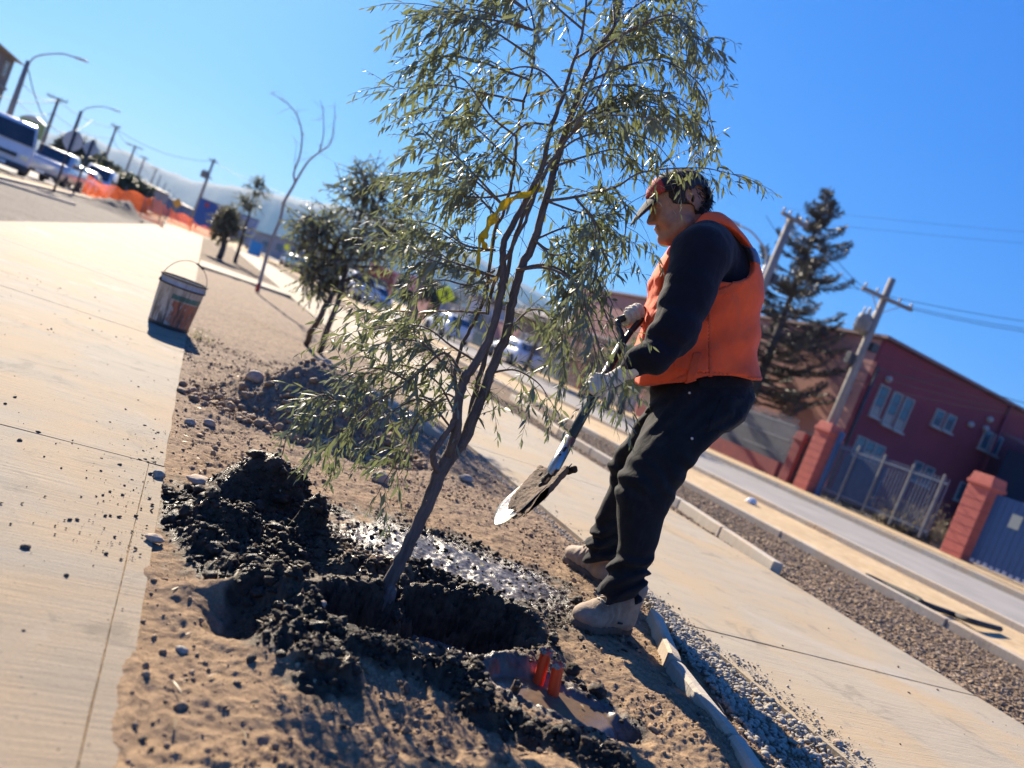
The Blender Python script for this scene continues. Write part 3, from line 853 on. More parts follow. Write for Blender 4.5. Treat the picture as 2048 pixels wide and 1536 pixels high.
# eyes, brows, moustache shadow
def local(o): return np.array(man.location)
mb = MB()
for sg in (-1, 1):
    mb.lathe(hp(.0945, .0035, .0305 * sg) - local(0), [(.0001, -.0075), (.005, -.0055), (.0075, 0), (.005, .0055), (.0001, .0075)], 12, axis=_hf)
M_eye = pm('dark_eye', (.03, .02, .02), (.05, .04, .035), .25, 60, 0)
tag(mb.build('eyes', M_eye, man), kind='stuff')
mb = MB()
for sg in (-1, 1):
    mb.tube([hp(.103, .030, .012 * sg) - local(0), hp(.1005, .035, .026 * sg) - local(0), hp(.088, .031, .044 * sg) - local(0)], [.003, .0038, .002], 6)
mb.build('eyebrows', M_hair, man)

# sweater ------------------------------------------------------------
def folds(p, d, amp, f, axis=None, seed=0, st=(1, 1, 1)):
    q = p * np.array(st)
    n = fbm(q[:, 0], q[:, 1], q[:, 2], f=f, o=3, seed=seed)
    return d + amp * (1 - 2.4 * np.abs(n)) * -1
elbow = ARM_N[0][4]; wristN = ARM_N[0][-1]
def sweater_sdf(p):
    d = rows(p, TORSO, -.020)
    d = smin(d, chain(p, ARM_N[0], ARM_N[1]), .03); d = smin(d, chain(p, ARM_F[0], ARM_F[1]), .03)
    d = smin(d, chain(p, [NECK[1], NECK[2]], [.068, .075]), .02)
    # creases gather at the inner elbow and the cuff
    e = np.exp(-(np.linalg.norm(p - elbow, axis=1) / .13) ** 2) + .8 * np.exp(-(np.linalg.norm(p - wristN, axis=1) / .10) ** 2)
    arm = (elbow - ARM_N[0][1]); arm /= np.linalg.norm(arm)
    s = (p @ arm) * 60 + 2.6 * fbm(p[:, 0], p[:, 1], p[:, 2], f=14, o=2, seed=41)
    d = d + .0105 * e * np.sin(s) + .008 * fbm(p[:, 0], p[:, 1], p[:, 2], f=13, o=3, seed=44)
    nk = chain(p, [NECK[0], NECK[0] + (NECK[1] - NECK[0]) * .50], [.07, .075])
    return smax(d, -nk, .006)
lo, hi = bounds(ARM_N[0] + ARM_F[0] + [dp(1300, 560, 2.9), dp(1517, 600, 2.9), dp(1400, 800, 2.9), NECK[1], dp(1400, 600, 3.1), dp(1400, 600, 2.7)], .10)
skin('sweater', sweater_sdf, lo, hi, .0072, M_sweat, man, 1)

# vest ----------------------------------------------------------------
VEST = [(426, 1404, 1424, DP, .055), (440, 1386, 1440, DP, .13), (458, 1374, 1458, DP, .165), (485, 1346, 1482, DP, .19), (519, 1322, 1503, DP, .215), (560, 1299, 1516, DP, .218),
        (600, 1297, 1518, DP, .215), (650, 1283, 1512, DP, .208), (700, 1271, 1508, DP, .205), (745, 1269, 1510, DP, .215), (766, 1271, 1510, DP, .218)]
def vest_sdf(p):
    U, V, Wd = cam_uvw(p)
    d = rows(p, VEST, .0, 2.5)
    px = U * FPX / DP + 1024; py = 768 - V * FPX / DP
    d = d + .0075 * fbm(p[:, 0], p[:, 1], p[:, 2], f=8, o=4, seed=51) + .0062 * np.sin((px * .55 + py * 1.1) * .075 + 3 * fbm(p[:, 0], p[:, 1], p[:, 2], f=5, o=2, seed=53)) * sstep(560, 700, py)
    # crumpled front opening
    fr = sstep(1325, 1290, px)
    d = d + .010 * fr * fbm(p[:, 0], p[:, 1], p[:, 2], f=24, o=3, seed=55)
    # armholes: a canted oval through both sides, and the neck
    qx, qy = px - 1412, py - 522
    c_, s_ = math.cos(.50), math.sin(.50)
    a = (qx * c_ + qy * s_) / 72; b = (-qx * s_ + qy * c_) / 52
    q2 = (px - 1345) * 1.0
    hole = (np.sqrt(a * a + b * b) - 1) * .09
    hole = smin(hole, np.maximum(np.abs(px - 1352 + (py - 560) * .0) - 44, np.abs(py - 540) - 55) * .0019, .03)
    hole = np.maximum(hole, .10 - np.abs(Wd - DP))
    d = smax(d, -hole, .006)
    nk = chain(p, [NECK[0] + (NECK[0] - NECK[1]) * .4, NECK[1] + (NECK[1] - NECK[0]) * .04], [.085, .072])
    d = smax(d, -nk, .006)
    # lower hem follows the hips, drops at the front
    hem = (768 - (752 + 34 * sstep(1400, 1280, px) + 9 * sstep(1430, 1500, px))) * DP / FPX
    return smax(d, hem - V, .006)
lo, hi = bounds([dp(1265, 600, 2.9), dp(1520, 600, 2.9), dp(1400, 800, 2.9), dp(1400, 425, 2.9), dp(1400, 600, 3.12), dp(1400, 600, 2.68), dp(1270, 790, 2.7), dp(1270, 790, 3.1), dp(1506, 440, 2.7), dp(1506, 780, 3.1), dp(1512, 790, 2.66), dp(1512, 600, 2.66), dp(1512, 600, 3.14), dp(1290, 600, 2.66)], .05)
vest, vv, ff = skin('vest', vest_sdf, lo, hi, .0062, M_vest, man, 1)
vcen = vv[ff].mean(1)
vn = np.cross(vv[ff[:, 1]] - vv[ff[:, 0]], vv[ff[:, 2]] - vv[ff[:, 0]]); vn /= np.linalg.norm(vn, axis=1)[:, None] + 1e-9
inward = ((vcen - dp(1400, 600, 2.9)) * vn).sum(1).mean() < 0
if inward: vn = -vn
def px_of(p):
    U, V, Wd = cam_uvw(p); return 1024 + FPX * U / Wd, 768 - FPX * V / Wd, Wd
def patch(name, region, mat, off=.004, parent=man, src=(vv, ff, vcen, vn)):
    """a flat piece sewn on a garment: lifts the faces in a region off the surface and gives them thickness"""
    v, f, c, nn = src
    X, Y, Z = px_of(c)
    sel = region(X, Y, Z, nn, c)
    fs = f[sel]
    if not len(fs): return None
    vnor = np.zeros_like(v); 
    for k in range(4): np.add.at(vnor, f[:, k], nn)
    vnor /= np.linalg.norm(vnor, axis=1)[:, None] + 1e-9
    use = np.unique(fs); mp = -np.ones(len(v), int); mp[use] = np.arange(len(use))
    w = v[use] + vnor[use] * off - np.array(parent.location)
    w2 = v[use] - vnor[use] * .001 - np.array(parent.location)
    fs2 = mp[fs]
    # rim
    E = {}
    for q in fs2:
        for i in range(4):
            a, b = q[i], q[(i + 1) % 4]
            if (b, a) in E: E.pop((b, a))
            else: E[(a, b)] = 1
    nU = len(use)
    rim = [(b, a, a + nU, b + nU) for a, b in E]
    me = npmesh(name, np.concatenate([w, w2]), np.concatenate([fs2, np.array(rim).reshape(-1, 4)]))
    me.materials.append(mat)
    o = bpy.data.objects.new(name, me); COL.objects.link(o); o.parent = parent
    return o
patch('reflective_strip', lambda X, Y, Z, N, c: (X > 1457) & (Y - 480 - (X - 1458) * .35 > 0) & (Y - 506 - (X - 1458) * .35 < 0) & (Y < 545), M_strip, .003)
def near_arc(X, Y, off):
    qx, qy = X - 1412, Y - 522
    a = (qx * math.cos(.5) + qy * math.sin(.5)) / (72 + off); b = (-qx * math.sin(.5) + qy * math.cos(.5)) / (52 + off)
    return np.sqrt(a * a + b * b)
patch('arm_binding', lambda X, Y, Z, N, c: (near_arc(X, Y, 14) < 1.0) & (near_arc(X, Y, 0) > .97) & (X > 1372) & (Z < DP), M_vest_in, .0035)
patch('side_tab', lambda X, Y, Z, N, c: (Z < DP) & (np.abs(X - (1397 - (Y - 700) * .27)) < 9) & (Y > 706) & (Y < 772), M_vest_in, .006)
patch('pocket', lambda X, Y, Z, N, c: (Z < DP) & (X > 1350) & (X < 1416) & (Y > 640) & (Y < 745 - (1416 - X) * .1), M_vest, .004)
patch('side_seam', lambda X, Y, Z, N, c: (Z < DP) & (np.abs(X - (1418 + (Y - 620) * .02)) < 2.6) & (Y > 596) & (Y < 752), M_vest_in, .004)
patch('hem', lambda X, Y, Z, N, c: (Y > 745 + 34 * sstep(1400, 1280, X) + 9 * sstep(1430, 1500, X)) & (np.abs(N @ CY) < .6), M_vest_in, .003)

# jeans ----------------------------------------------------------------
def jeans_sdf(p):
    a = rows(p, LEG_N); b = rows(p, LEG_F)
    d = smin(a, b, .02)
    d = smin(d, rows(p, [(748, 1310, 1490, DP, .155), (775, 1306, 1496, DP, .17), (800, 1304, 1501, DP, .178), (835, 1310, 1490, DP, .165), (862, 1330, 1450, DP, .12)]), .03)
    U, V, Wd = cam_uvw(p); px = 1024 + FPX * U / Wd; py = 768 - FPX * V / Wd
    n1 = fbm(p[:, 0], p[:, 1], p[:, 2], f=9, o=3, seed=61)
    ank = sstep(1085, 1150, py + (Wd > 2.95) * 70); knee = np.exp(-((py - 960 + (Wd > 2.95) * 30) / 45) ** 2); hipc = np.exp(-((py - 830) / 45) ** 2)
    d = d + .011 * ank * np.sin(py * .21 + px * .05 + 5 * n1) + .0055 * knee * np.sin(py * .13 - px * .12 + 5 * n1) + .006 * hipc * np.sin(py * .16 + px * .16 + 4 * n1)
    d = d + .0055 * fbm(p[:, 0], p[:, 1], p[:, 2] * .45, f=13, o=3, seed=63)
    return d
lo, hi = bounds([dp(1300, 740, 2.9), dp(1505, 740, 2.9), dp(1505, 800, 2.72), dp(1400, 780, 3.12), dp(1195, 1200, 2.66), dp(1285, 1200, 2.66), dp(1165, 1125, 3.3), dp(1250, 1125, 3.3), dp(1230, 935, 3.2), dp(1240, 1000, 2.6)], .085)
jeans, jv, jf = skin('jeans', jeans_sdf, lo, hi, .0066, M_jean, man, 1)
jc = jv[jf].mean(1); jn = np.cross(jv[jf[:, 1]] - jv[jf[:, 0]], jv[jf[:, 2]] - jv[jf[:, 0]]); jn /= np.linalg.norm(jn, axis=1)[:, None] + 1e-9
if inward: jn = -jn
patch('back_pocket', lambda X, Y, Z, N, c: (Z < 2.95) & (X - 1440 + (Y - 800) * .45 > 0) & (X - 1500 + (Y - 800) * .3 < 0) & (Y > 795) & (Y < 862), M_jean, .004, src=(jv, jf, jc, jn))
patch('belt_loop_band', lambda X, Y, Z, N, c: (Y > 757) & (Y < 775) & (X > 1395), M_jean, .004, src=(jv, jf, jc, jn))
for q in ((1379, 786, 2.735), (1384, 877, 2.655)):
    d = jeans_sdf(np.array([dp(q[0], q[1], w) for w in np.linspace(2.5, 3.0, 200)])); k = np.argmax(d < 0); w = np.linspace(2.5, 3.0, 200)[k]
    mb = MB(); c = dp(q[0], q[1], w - .001) - local(0); mb.lathe(c, [(.0045, .004), (.0055, 0), (.0045, -.004), (.0001, -.0045)], 10, axis=FWD)
    mb.build('rivet', M_rivet, man)

# boots ------------------------------------------------------------------
for k, fo in enumerate(FEET):
    lo, hi = bounds([fpt(fo, -.07, 0, -.06), fpt(fo, .26, 0, .06), fpt(fo, -.07, .23, .06), fpt(fo, .26, .23, -.06)], .01)
    def bf(p, fo=fo):
        d = boot_form(p, fo)
        q = p - fo['o']; a = q @ fo['t']
        d = d + .0022 * np.sin(a * 190 + 4 * fbm(p[:, 0], p[:, 1], p[:, 2], f=22, o=2, seed=71)) * sstep(.03, .08, a) * sstep(.18, .12, a) + .002 * fbm(p[:, 0], p[:, 1], p[:, 2], f=30, o=3, seed=72)
        return d
    bt, _, _ = skin('boot', bf, lo, hi, .0042, M_boot, man, 1)
    tag(bt, ('tan work boot, the nearer one, toe caked in mud', 'tan work boot, the farther one, turned outward')[k])
    s_, _, _ = skin('sole', lambda p, fo=fo: sole_form(p, fo) + .002 * fbm(p[:, 0], p[:, 1], p[:, 2], f=40, o=2, seed=73), lo - .02, (hi[0], hi[1], fo['o'][2] + .05), .0045, M_sole, None, 0)
    s_.parent = bt; s_.matrix_parent_inverse = Matrix(); s_.location = -V3(man.location)
    mb = MB()
    for i in range(5):
        a0, z0 = .150 - .019 * i, .0985 + .0165 * i
        for sg in (1, -1):
            mb.tube(sm_pts([fpt(fo, a0 + .004, z0 - .006, .030 * sg) - local(0), fpt(fo, a0, z0 + .014, 0) - local(0), fpt(fo, a0 - .016, z0 + .006, -.030 * sg) - local(0)], 4), .0028, 6)
    for sg in (1, -1):
        mb.tube(sm_pts([fpt(fo, .085, .165, 0) - local(0), fpt(fo, .115, .162, .030 * sg) - local(0), fpt(fo, .135, .125, .052 * sg) - local(0)], 4), .0026, 6)
    lc = mb.build('laces', M_lace, None); lc.parent = bt
    if k == 0:
        t_ = MB(); c = fpt(fo, .055, .052, .046 if (fo['s'] @ FWD0) < 0 else -.046)
        t_.box(c - local(0), (.024, .003, .007), axes=(fo['t'], fo['s'], UP0)); tt = t_.build('boot_tab', M_capd, None); tt.parent = bt

# gloves --------------------------------------------------------------------
for nm, Hh, A in (('near', HAND_N, ARM_N), ('far', HAND_F, ARM_F)):
    pts = [q for a in Hh for q in a[0]]
    lo, hi = bounds(pts, .04)
    w = A[0][-1]; el = A[0][-2]; cuff = w + (el - w) / np.linalg.norm(el - w) * .012
    def gf(p, Hh=Hh, w=w, cuff=cuff):
        d = hand_sdf(p, Hh)
        d = smin(d, caps(p, w, cuff, .034, .037), .012)
        return d + .0012 * fbm(p[:, 0], p[:, 1], p[:, 2], f=60, o=2, seed=81)
    g_, _, _ = skin('glove', gf, lo, hi, .0030, M_glove, man, 1)
    tag(g_, 'pale work glove closed round the shaft' if nm == 'near' else 'pale work glove holding the top grip')

# cap and hair ----------------------------------------------------------------
def cap_sdf(p):
    q = p - HC; f = q @ _hf; u = q @ _hu; s = q @ _hs
    d = ellip(p, hp(-.010, .052), (.120, .090, .092), HAX)
    d = np.maximum(d, .054 + f * .12 - u)
    return d + .0015 * fbm(p[:, 0], p[:, 1], p[:, 2], f=20, o=2, seed=91)
lo, hi = bounds([hp(.13, .16, .1), hp(-.14, .16, -.1), hp(.13, .02, .1), hp(-.14, .02, -.1)], .01)
cap, cv, cf_ = skin('cap', cap_sdf, lo, hi, .0045, M_capd, man, 1)
cc = cv[cf_].mean(1); cnn = np.cross(cv[cf_[:, 1]] - cv[cf_[:, 0]], cv[cf_[:, 2]] - cv[cf_[:, 0]]); cnn /= np.linalg.norm(cnn, axis=1)[:, None] + 1e-9
if inward: cnn = -cnn
pf = patch('front_panel', lambda X, Y, Z, N, c: (((c - HC) @ _hf) > .048) & (N @ _hf > -.1) & ((c - HC) @ _hu > .062), M_capr, .0025, src=(cv, cf_, cc, cnn))
def brim(p):
    q = p - HC; f = q @ _hf; u = q @ _hu; s = q @ _hs
    cu = .064 - (f - .095) * .60 - 2.6 * (f - .10) ** 2 - 5.0 * s * s
    out = np.sqrt(((f - .07) / .125) ** 2 + (s / .082) ** 2) - 1
    return smax(smax(np.abs(u - cu) - .004, out * .08, .003), .088 - f - 9 * s * s * 0, .003)
lo, hi = bounds([hp(.08, .09, .09), hp(.21, .09, -.09), hp(.08, -.06, .09), hp(.21, -.06, -.09)], .01)
skin('cap_brim', brim, lo, hi, .0036, M_capd, man, 1)
def hair_sdf(p):
    q = p - HC; f = q @ _hf; u = q @ _hu; s = q @ _hs
    d = ellip(p, hp(-.030, .024), (.104, .094, .090), HAX)
    n = fbm(f, u * .35, s, f=75, o=3, seed=95)
    d = d + .009 * n
    ear = np.sqrt(((f + .031) / .017) ** 2 + ((u - .018) / .030) ** 2) - 1
    d = np.maximum(d, np.where(np.abs(s) > .05, -ear * .02, -1))
    front = f - .030 - sstep(.02, .06, u) * .03 + sstep(.015, -.02, u) * .075     # side burns, then the nape
    d = np.maximum(d, front) - .002
    return np.maximum(d, -.050 + n * .02 - u)
lo, hi = bounds([hp(.12, .13, .1), hp(-.15, .13, -.1), hp(.12, -.08, .1), hp(-.15, -.08, -.1)], .01)
hr, hv, hf_ = skin('hair', hair_sdf, lo, hi, .0036, M_hair, man, 0)
# loose locks at the nape
mb = MB()
for i in range(260):
    a = rnd.uniform(-1.25, 1.25); u0 = rnd.uniform(-.045, .05)
    r_ = .098 * math.sqrt(max(.2, 1 - ((u0 - .02) / .10) ** 2))
    p0 = hp(-.034 - r_ * math.cos(a) * .93, u0, .084 * math.sin(a))
    dr = _hu * rnd.uniform(-1.1, -.2) + (-_hf * math.cos(a) + _hs * math.sin(a)) * rnd.uniform(.15, .8)
    L = rnd.uniform(.012, .032)
    mb.tube([p0 - local(0), p0 + dr * L * .6 - local(0), p0 + dr * L + _hu * -.004 - local(0)], [.0016, .0012, .0002], 4, cap=False)
ck = mb.build('locks', M_hair, None); ck.parent = hr; tag(ck, kind='stuff')

# ================================================================== SHOVEL
M_steel = pm('scratched_steel', (.55, .52, .47), (.32, .27, .22), .28, 14, .35, 90, metal=.9)
M_handle = pm('dark_green_plastic', (.008, .014, .014), (.014, .022, .021), .45, 16, .2, 60)
M_mudwet = None
m, n = newmat('wet_mud')
v_ = n.coord()
md = n.noise(60, 5, .7, v_)
n.l(n.mix(n.ramp(md, [(.35, 0.), (.68, 1.)]), (.016, .012, .009), (.062, .042, .028)), n.b.inputs['Base Color'])
n.b.inputs['Specular IOR Level'].default_value = .3
n.l(n.ramp(n.noise(35, 4, .6, v_), [(.32, .30), (.55, .85)]), n.b.inputs['Roughness'])
n.bump(n.noise(120, 5, .75, v_), .8, .008); M_mudwet = m
m, n = newmat('brown_mud')
v_ = n.coord(); md = n.noise(50, 5, .7, v_)
n.l(n.mix(n.ramp(md, [(.35, 0.), (.68, 1.)]), (.17, .105, .065), (.075, .050, .034)), n.b.inputs['Base Color'])
n.b.inputs['Roughness'].default_value = .85; n.bump(n.noise(110, 5, .75, v_), .9, .010); M_mudbrown = m
sh = empty('shovel', SH_LOW, 0, 'mud caked steel shovel with dark shaft held by the man in the orange vest', 'shovel')
L0 = np.array(sh.location)
mb = MB(); dn = (SH_LOW - SH_TOP) / np.linalg.norm(SH_LOW - SH_TOP)
mb.tube([SH_TOP - L0, SH_TOP + (SH_LOW - SH_TOP) * .5 - L0, SH_LOW - L0], [.0165, .0175, .0175], 20)
mb.build('shaft', M_handle, sh)
mb = MB()
top = SH_TOP
mb.tube(sm_pts([top - L0 + dn * .02, dp(1243, 672, 2.75) - L0, dp(1237, 655, 2.775) - L0, GR_A - L0], 5), [.017] + [.012] * 14 + [.011], 12)
mb.tube(sm_pts([top - L0 + dn * .02, dp(1258, 668, 2.77) - L0, dp(1281, 640, 2.83) - L0, GR_B - L0], 5), [.017] + [.012] * 14 + [.011], 12)
mb.tube([GR_A - L0, GR_B - L0], .0135, 14)
mb.build('grip', M_handle, sh)
mb = MB(); mb.tube([SH_LOW - dn * .14 - L0, SH_LOW - dn * .02 - L0, SH_LOW + dn * .05 - L0], [.0195, .021, .018], 18); mb.build('socket', M_steel, sh)
BT_L, BT_R, BTIP = dp(1070, 956, 2.60), dp(1149, 934, 2.44), dp(994, 1044, 2.425)
bm_top = (BT_L + BT_R) / 2; bx = (BT_R - BT_L) / 2; by = BTIP - bm_top; bn = np.cross(bx, by); bn /= np.linalg.norm(bn)
if bn[2] < 0: bn = -bn
nu, nv = 22, 30
def blade_pt(u, v):
    w = 1.0 if v < .45 else math.sqrt(max(0, 1 - ((v - .45) / .55) ** 1.9))
    dish = .030 * (abs(u) * w) ** 2 + .010 * (v - .4) ** 2 - .016
    fold = -.0 if v > .06 else 0
    return bm_top + bx * u * w + by * v + bn * (dish + .0)
vs, fs = [], []
for lay in (0, 1):
    for i in range(nv + 1):
        for j in range(nu + 1):
            vs.append(blade_pt(-1 + 2 * j / nu, i / nv * .9995) - L0 - bn * .0022 * lay)
nn_ = (nu + 1) * (nv + 1)
for i in range(nv):
    for j in range(nu):
        a = i * (nu + 1) + j; b = a + nu + 1
        fs.append((a, a + 1, b + 1, b)); fs.append((nn_ + a, nn_ + b, nn_ + b + 1, nn_ + a + 1))
rim = list(range(0, nu + 1)) + [i * (nu + 1) + nu for i in range(1, nv + 1)] + [nv * (nu + 1) + j for j in range(nu - 1, -1, -1)] + [i * (nu + 1) for i in range(nv - 1, 0, -1)]
for i in range(len(rim)): a, b = rim[i], rim[(i + 1) % len(rim)]; fs.append((b, a, nn_ + a, nn_ + b))
mb = MB(); mb.add(vs, fs, True); mb.build('blade', M_steel, sh)
def mudf(p):
    q = p - bm_top
    u = (q @ bx) / (bx @ bx); v = (q @ by) / (by @ by); h = q @ bn
    w = np.where(v < .45, 1.0, np.sqrt(np.maximum(0.0001, 1 - (np.clip((v - .45), 0, .55) / .55) ** 1.9)))
    dish = .030 * (np.abs(u) * w) ** 2 + .010 * (v - .4) ** 2 - .016
    nz = fbm(p[:, 0], p[:, 1], p[:, 2], f=45, o=4, seed=83, gain=.6)
    th = .012 * sstep(.80, .45, v + .3 * nz) * sstep(1.06, .8, np.abs(u)) + .008 * nz
    d = np.abs(h - dish - .003) - th
    return np.maximum(np.maximum(d, (np.abs(u) - w * 1.03) * .08), np.maximum(-.05 - v, v - .86) * .2)
lo, hi = bounds([BT_L, BT_R, BTIP], .05)
skin('mud_load', mudf, lo, hi, .0034, M_mudbrown, sh, 0)
def mudshaft(p):
    d = caps(p, SH_LOW - dn * .24, SH_LOW + dn * .055, .017, .024)
    d = smin(d, caps(p, BT_L - bn * .006 + by * .02, BT_R - bn * .006 + by * .02, .010, .013), .02)
    return d - .010 * fbm(p[:, 0], p[:, 1], p[:, 2], f=48, o=4, seed=85, gain=.62) + .004
lo, hi = bounds([SH_LOW - dn * .24, SH_LOW + dn * .05, BT_L, BT_R], .05)
skin('mud_cake', mudshaft, lo, hi, .0036, M_mudwet, sh, 0)
# ================================================================== TREES
def leafmat(name, c1, c2, trans=.35, rough=.5, back=None):
    m = bpy.data.materials.new(name); m.use_nodes = True; n = NT(m)
    oi = n.n.new('ShaderNodeObjectInfo'); v = n.coord()
    f = n.noise(3.5, 5, .7, v); f2 = n.noise(40, 3, .6, v)
    col = n.mix(n.ramp(f, [(.35, 0.), (.65, 1.)]), c1, c2)
    col = n.mix(n.math('MULTIPLY', oi.outputs['Random'], .35), col, c2)
    col = n.mix(n.ramp(f2, [(.35, .35), (.6, 0.)]), col, tuple(x * .5 for x in c1))
    n.l(col, n.b.inputs['Base Color']); n.b.inputs['Roughness'].default_value = rough
    n.b.inputs['Specular IOR Level'].default_value = .5
    tr = n.n.new('ShaderNodeBsdfTranslucent'); n.l(n.mix(.5, col, (.16, .20, .03)), tr.inputs['Color'])
    mx = n.n.new('ShaderNodeMixShader'); mx.inputs[0].default_value = trans
    n.l(n.b.outputs[0], mx.inputs[1]); n.l(tr.outputs[0], mx.inputs[2])
    out = [q for q in n.n if q.type == 'OUTPUT_MATERIAL'][0]
    n.l(mx.outputs[0], out.inputs[0])
    return m
M_leaf = leafmat('willow_leaf', (.135, .155, .095), (.225, .235, .165), .34)
M_leaf2 = leafmat('dusty_leaf', (.17, .18, .12), (.25, .255, .18), .35)
M_leaf3 = leafmat('dark_leaf', (.030, .045, .022), (.055, .070, .035), .12)
M_leafy = leafmat('yellow_green_leaf', (.16, .20, .035), (.24, .26, .06), .35)
M_dead = leafmat('dry_leaf', (.30, .13, .06), (.24, .15, .09), .3)
M_needle = leafmat('dead_needles', (.040, .036, .035), (.068, .058, .054), .05)
M_russet = leafmat('russet_foliage', (.16, .095, .065), (.24, .15, .11), .15)
def barkmat(name, c1, c2, st=(1, 1, .12), sc=60, b=.8):
    m, n = newmat(name); v = n.coord(st)
    f = n.noise(sc, 6, .7, v, .5)
    n.l(n.mix(n.ramp(f, [(.36, 0.), (.64, 1.)]), c1, c2), n.b.inputs['Base Color'])
    n.b.inputs['Roughness'].default_value = .88; n.bump(f, b, .006); return m
M_bark = barkmat('grey_bark', (.060, .047, .042), (.135, .108, .094))
M_bark_d = barkmat('dark_bark', (.05, .04, .034), (.10, .08, .07))
M_twig = barkmat('twig_bark', (.11, .075, .055), (.17, .13, .10), sc=120, b=.3)
M_sapling = barkmat('pale_bark', (.25, .21, .18), (.34, .30, .27))

# one leaf: eight vertices, folded along its midrib
def leaf_arrays(P, D, N, L, Wd, bend=.12):
    """many leaves at once: base P, direction D, face normal N, lengths L, widths Wd"""
    P, D, N = [np.asarray(a, float) for a in (P, D, N)]; L = np.asarray(L, float)[:, None]; Wd = np.asarray(Wd, float)[:, None]
    D = D / np.linalg.norm(D, axis=1)[:, None]
    S = np.cross(D, N); S /= np.linalg.norm(S, axis=1)[:, None] + 1e-9
    N = np.cross(S, D)
    z = lambda t: N * (-bend * L * t * t)
    pts = [P,
           P + D * L * .32 + S * Wd * .9 + z(.32) + N * Wd * .25, P + D * L * .32 + z(.32), P + D * L * .32 - S * Wd * .9 + z(.32) + N * Wd * .25,
           P + D * L * .66 + S * Wd * .72 + z(.66) + N * Wd * .2, P + D * L * .66 + z(.66), P + D * L * .66 - S * Wd * .72 + z(.66) + N * Wd * .2,
           P + D * L + z(1)]
    v = np.stack(pts, 1).reshape(-1, 3)
    T = np.array([(0, 2, 1), (0, 3, 2), (1, 2, 5), (1, 5, 4), (2, 3, 6), (2, 6, 5), (4, 5, 7), (5, 6, 7)])
    f = (T[None] + (np.arange(len(P)) * 8)[:, None, None]).reshape(-1, 3)
    return v, f
def unit(v): v = np.array(v, float); return v / (np.linalg.norm(v) + 1e-12)
def rvec(): return np.array([rnd.gauss(0, 1) for _ in range(3)])

PRUNE = [(1275, 1418, 360, 495, .93), (1175, 1290, 610, 805, .72), (950, 1075, 366, 560, .90), (865, 930, 555, 635, .96)]
def pruned(p):
    X = p - CAM; w_ = X @ FWD
    if w_ > 2.9: return False
    x_ = 1024 + FPX * (X @ CX) / w_; y_ = 768 - FPX * (X @ CY) / w_
    return any(a < x_ < b and c < y_ < d and rnd.random() < k for a, b, c, d, k in PRUNE)
def twig(tubes, leaves, p, d, L, r0, ll, lw, spacing, droop=.5, wob=.25, lmin=2, lean=None):
    """a thin shoot with alternate leaves"""
    p = np.array(p, float); d = unit(d); n = max(3, int(L / .04)); st = L / n
    pts = [p]; acc = 0; side = rnd.random() * 6.28
    for i in range(n):
        d = unit(d + np.array([0, 0, -droop * st * 6]) + rvec() * wob * .12)
        q = pts[-1] + d * st; pts.append(q)
        m = max(1, int(round(st / spacing)))
        for k in range(m):
            if i == 0 and k == 0: continue
            side += 2.4 + rnd.uniform(-.3, .3)
            a = unit(np.cross(d, [.3, .2, 1])); b = np.cross(d, a)
            o = a * math.cos(side) + b * math.sin(side)
            base = pts[-2] + d * st * (k + rnd.random() * .5) / m
            ld = unit(d * .7 + o * .66 + np.array([0, 0, -.50]) + rvec() * .16)
            t = (i + k / m) / n
            s = (1 - .45 * t) * rnd.uniform(.55, 1.25)
            if pruned(base + ld * ll * .5): continue
            leaves.append((base, ld, unit(o * .2 + rvec() * .5 + np.array([0, 0, .9])), ll * s, lw * s * rnd.uniform(.85, 1.15)))
    t_ = unit(d); leaves.append((pts[-1], t_, unit(rvec() + np.array([0, 0, 1])), ll * .5, lw * .5))
    tubes.append((pts, r0, r0 * .35))
    return pts
def tubes_mesh(name, tubes, mat, parent, seg=5):
    base = np.array(parent.location); mb = MB()
    for pts, a, b in tubes:
        n = len(pts); mb.tube([q - base for q in pts], [a + (b - a) * i / (n - 1) for i in range(n)], seg, cap=False)
    o = mb.build(name, mat, parent); return o
def leaves_mesh(name, leaves, mat, parent):
    base = np.array(parent.location)
    P = np.array([l[0] for l in leaves]) - base
    v, f = leaf_arrays(P, [l[1] for l in leaves], [l[2] for l in leaves], [l[3] for l in leaves], [l[4] for l in leaves])
    me = npmesh(name, v, f); me.materials.append(mat)
    o = bpy.data.objects.new(name, me); COL.objects.link(o); o.parent = parent
    return o
def alongpts(pts, step):
    out = []; acc = 0
    for a, b in zip(pts[:-1], pts[1:]):
        L = np.linalg.norm(b - a)
        while acc < L:
            out.append((a + (b - a) * acc / L, unit(b - a))); acc += step
        acc -= L
    return out

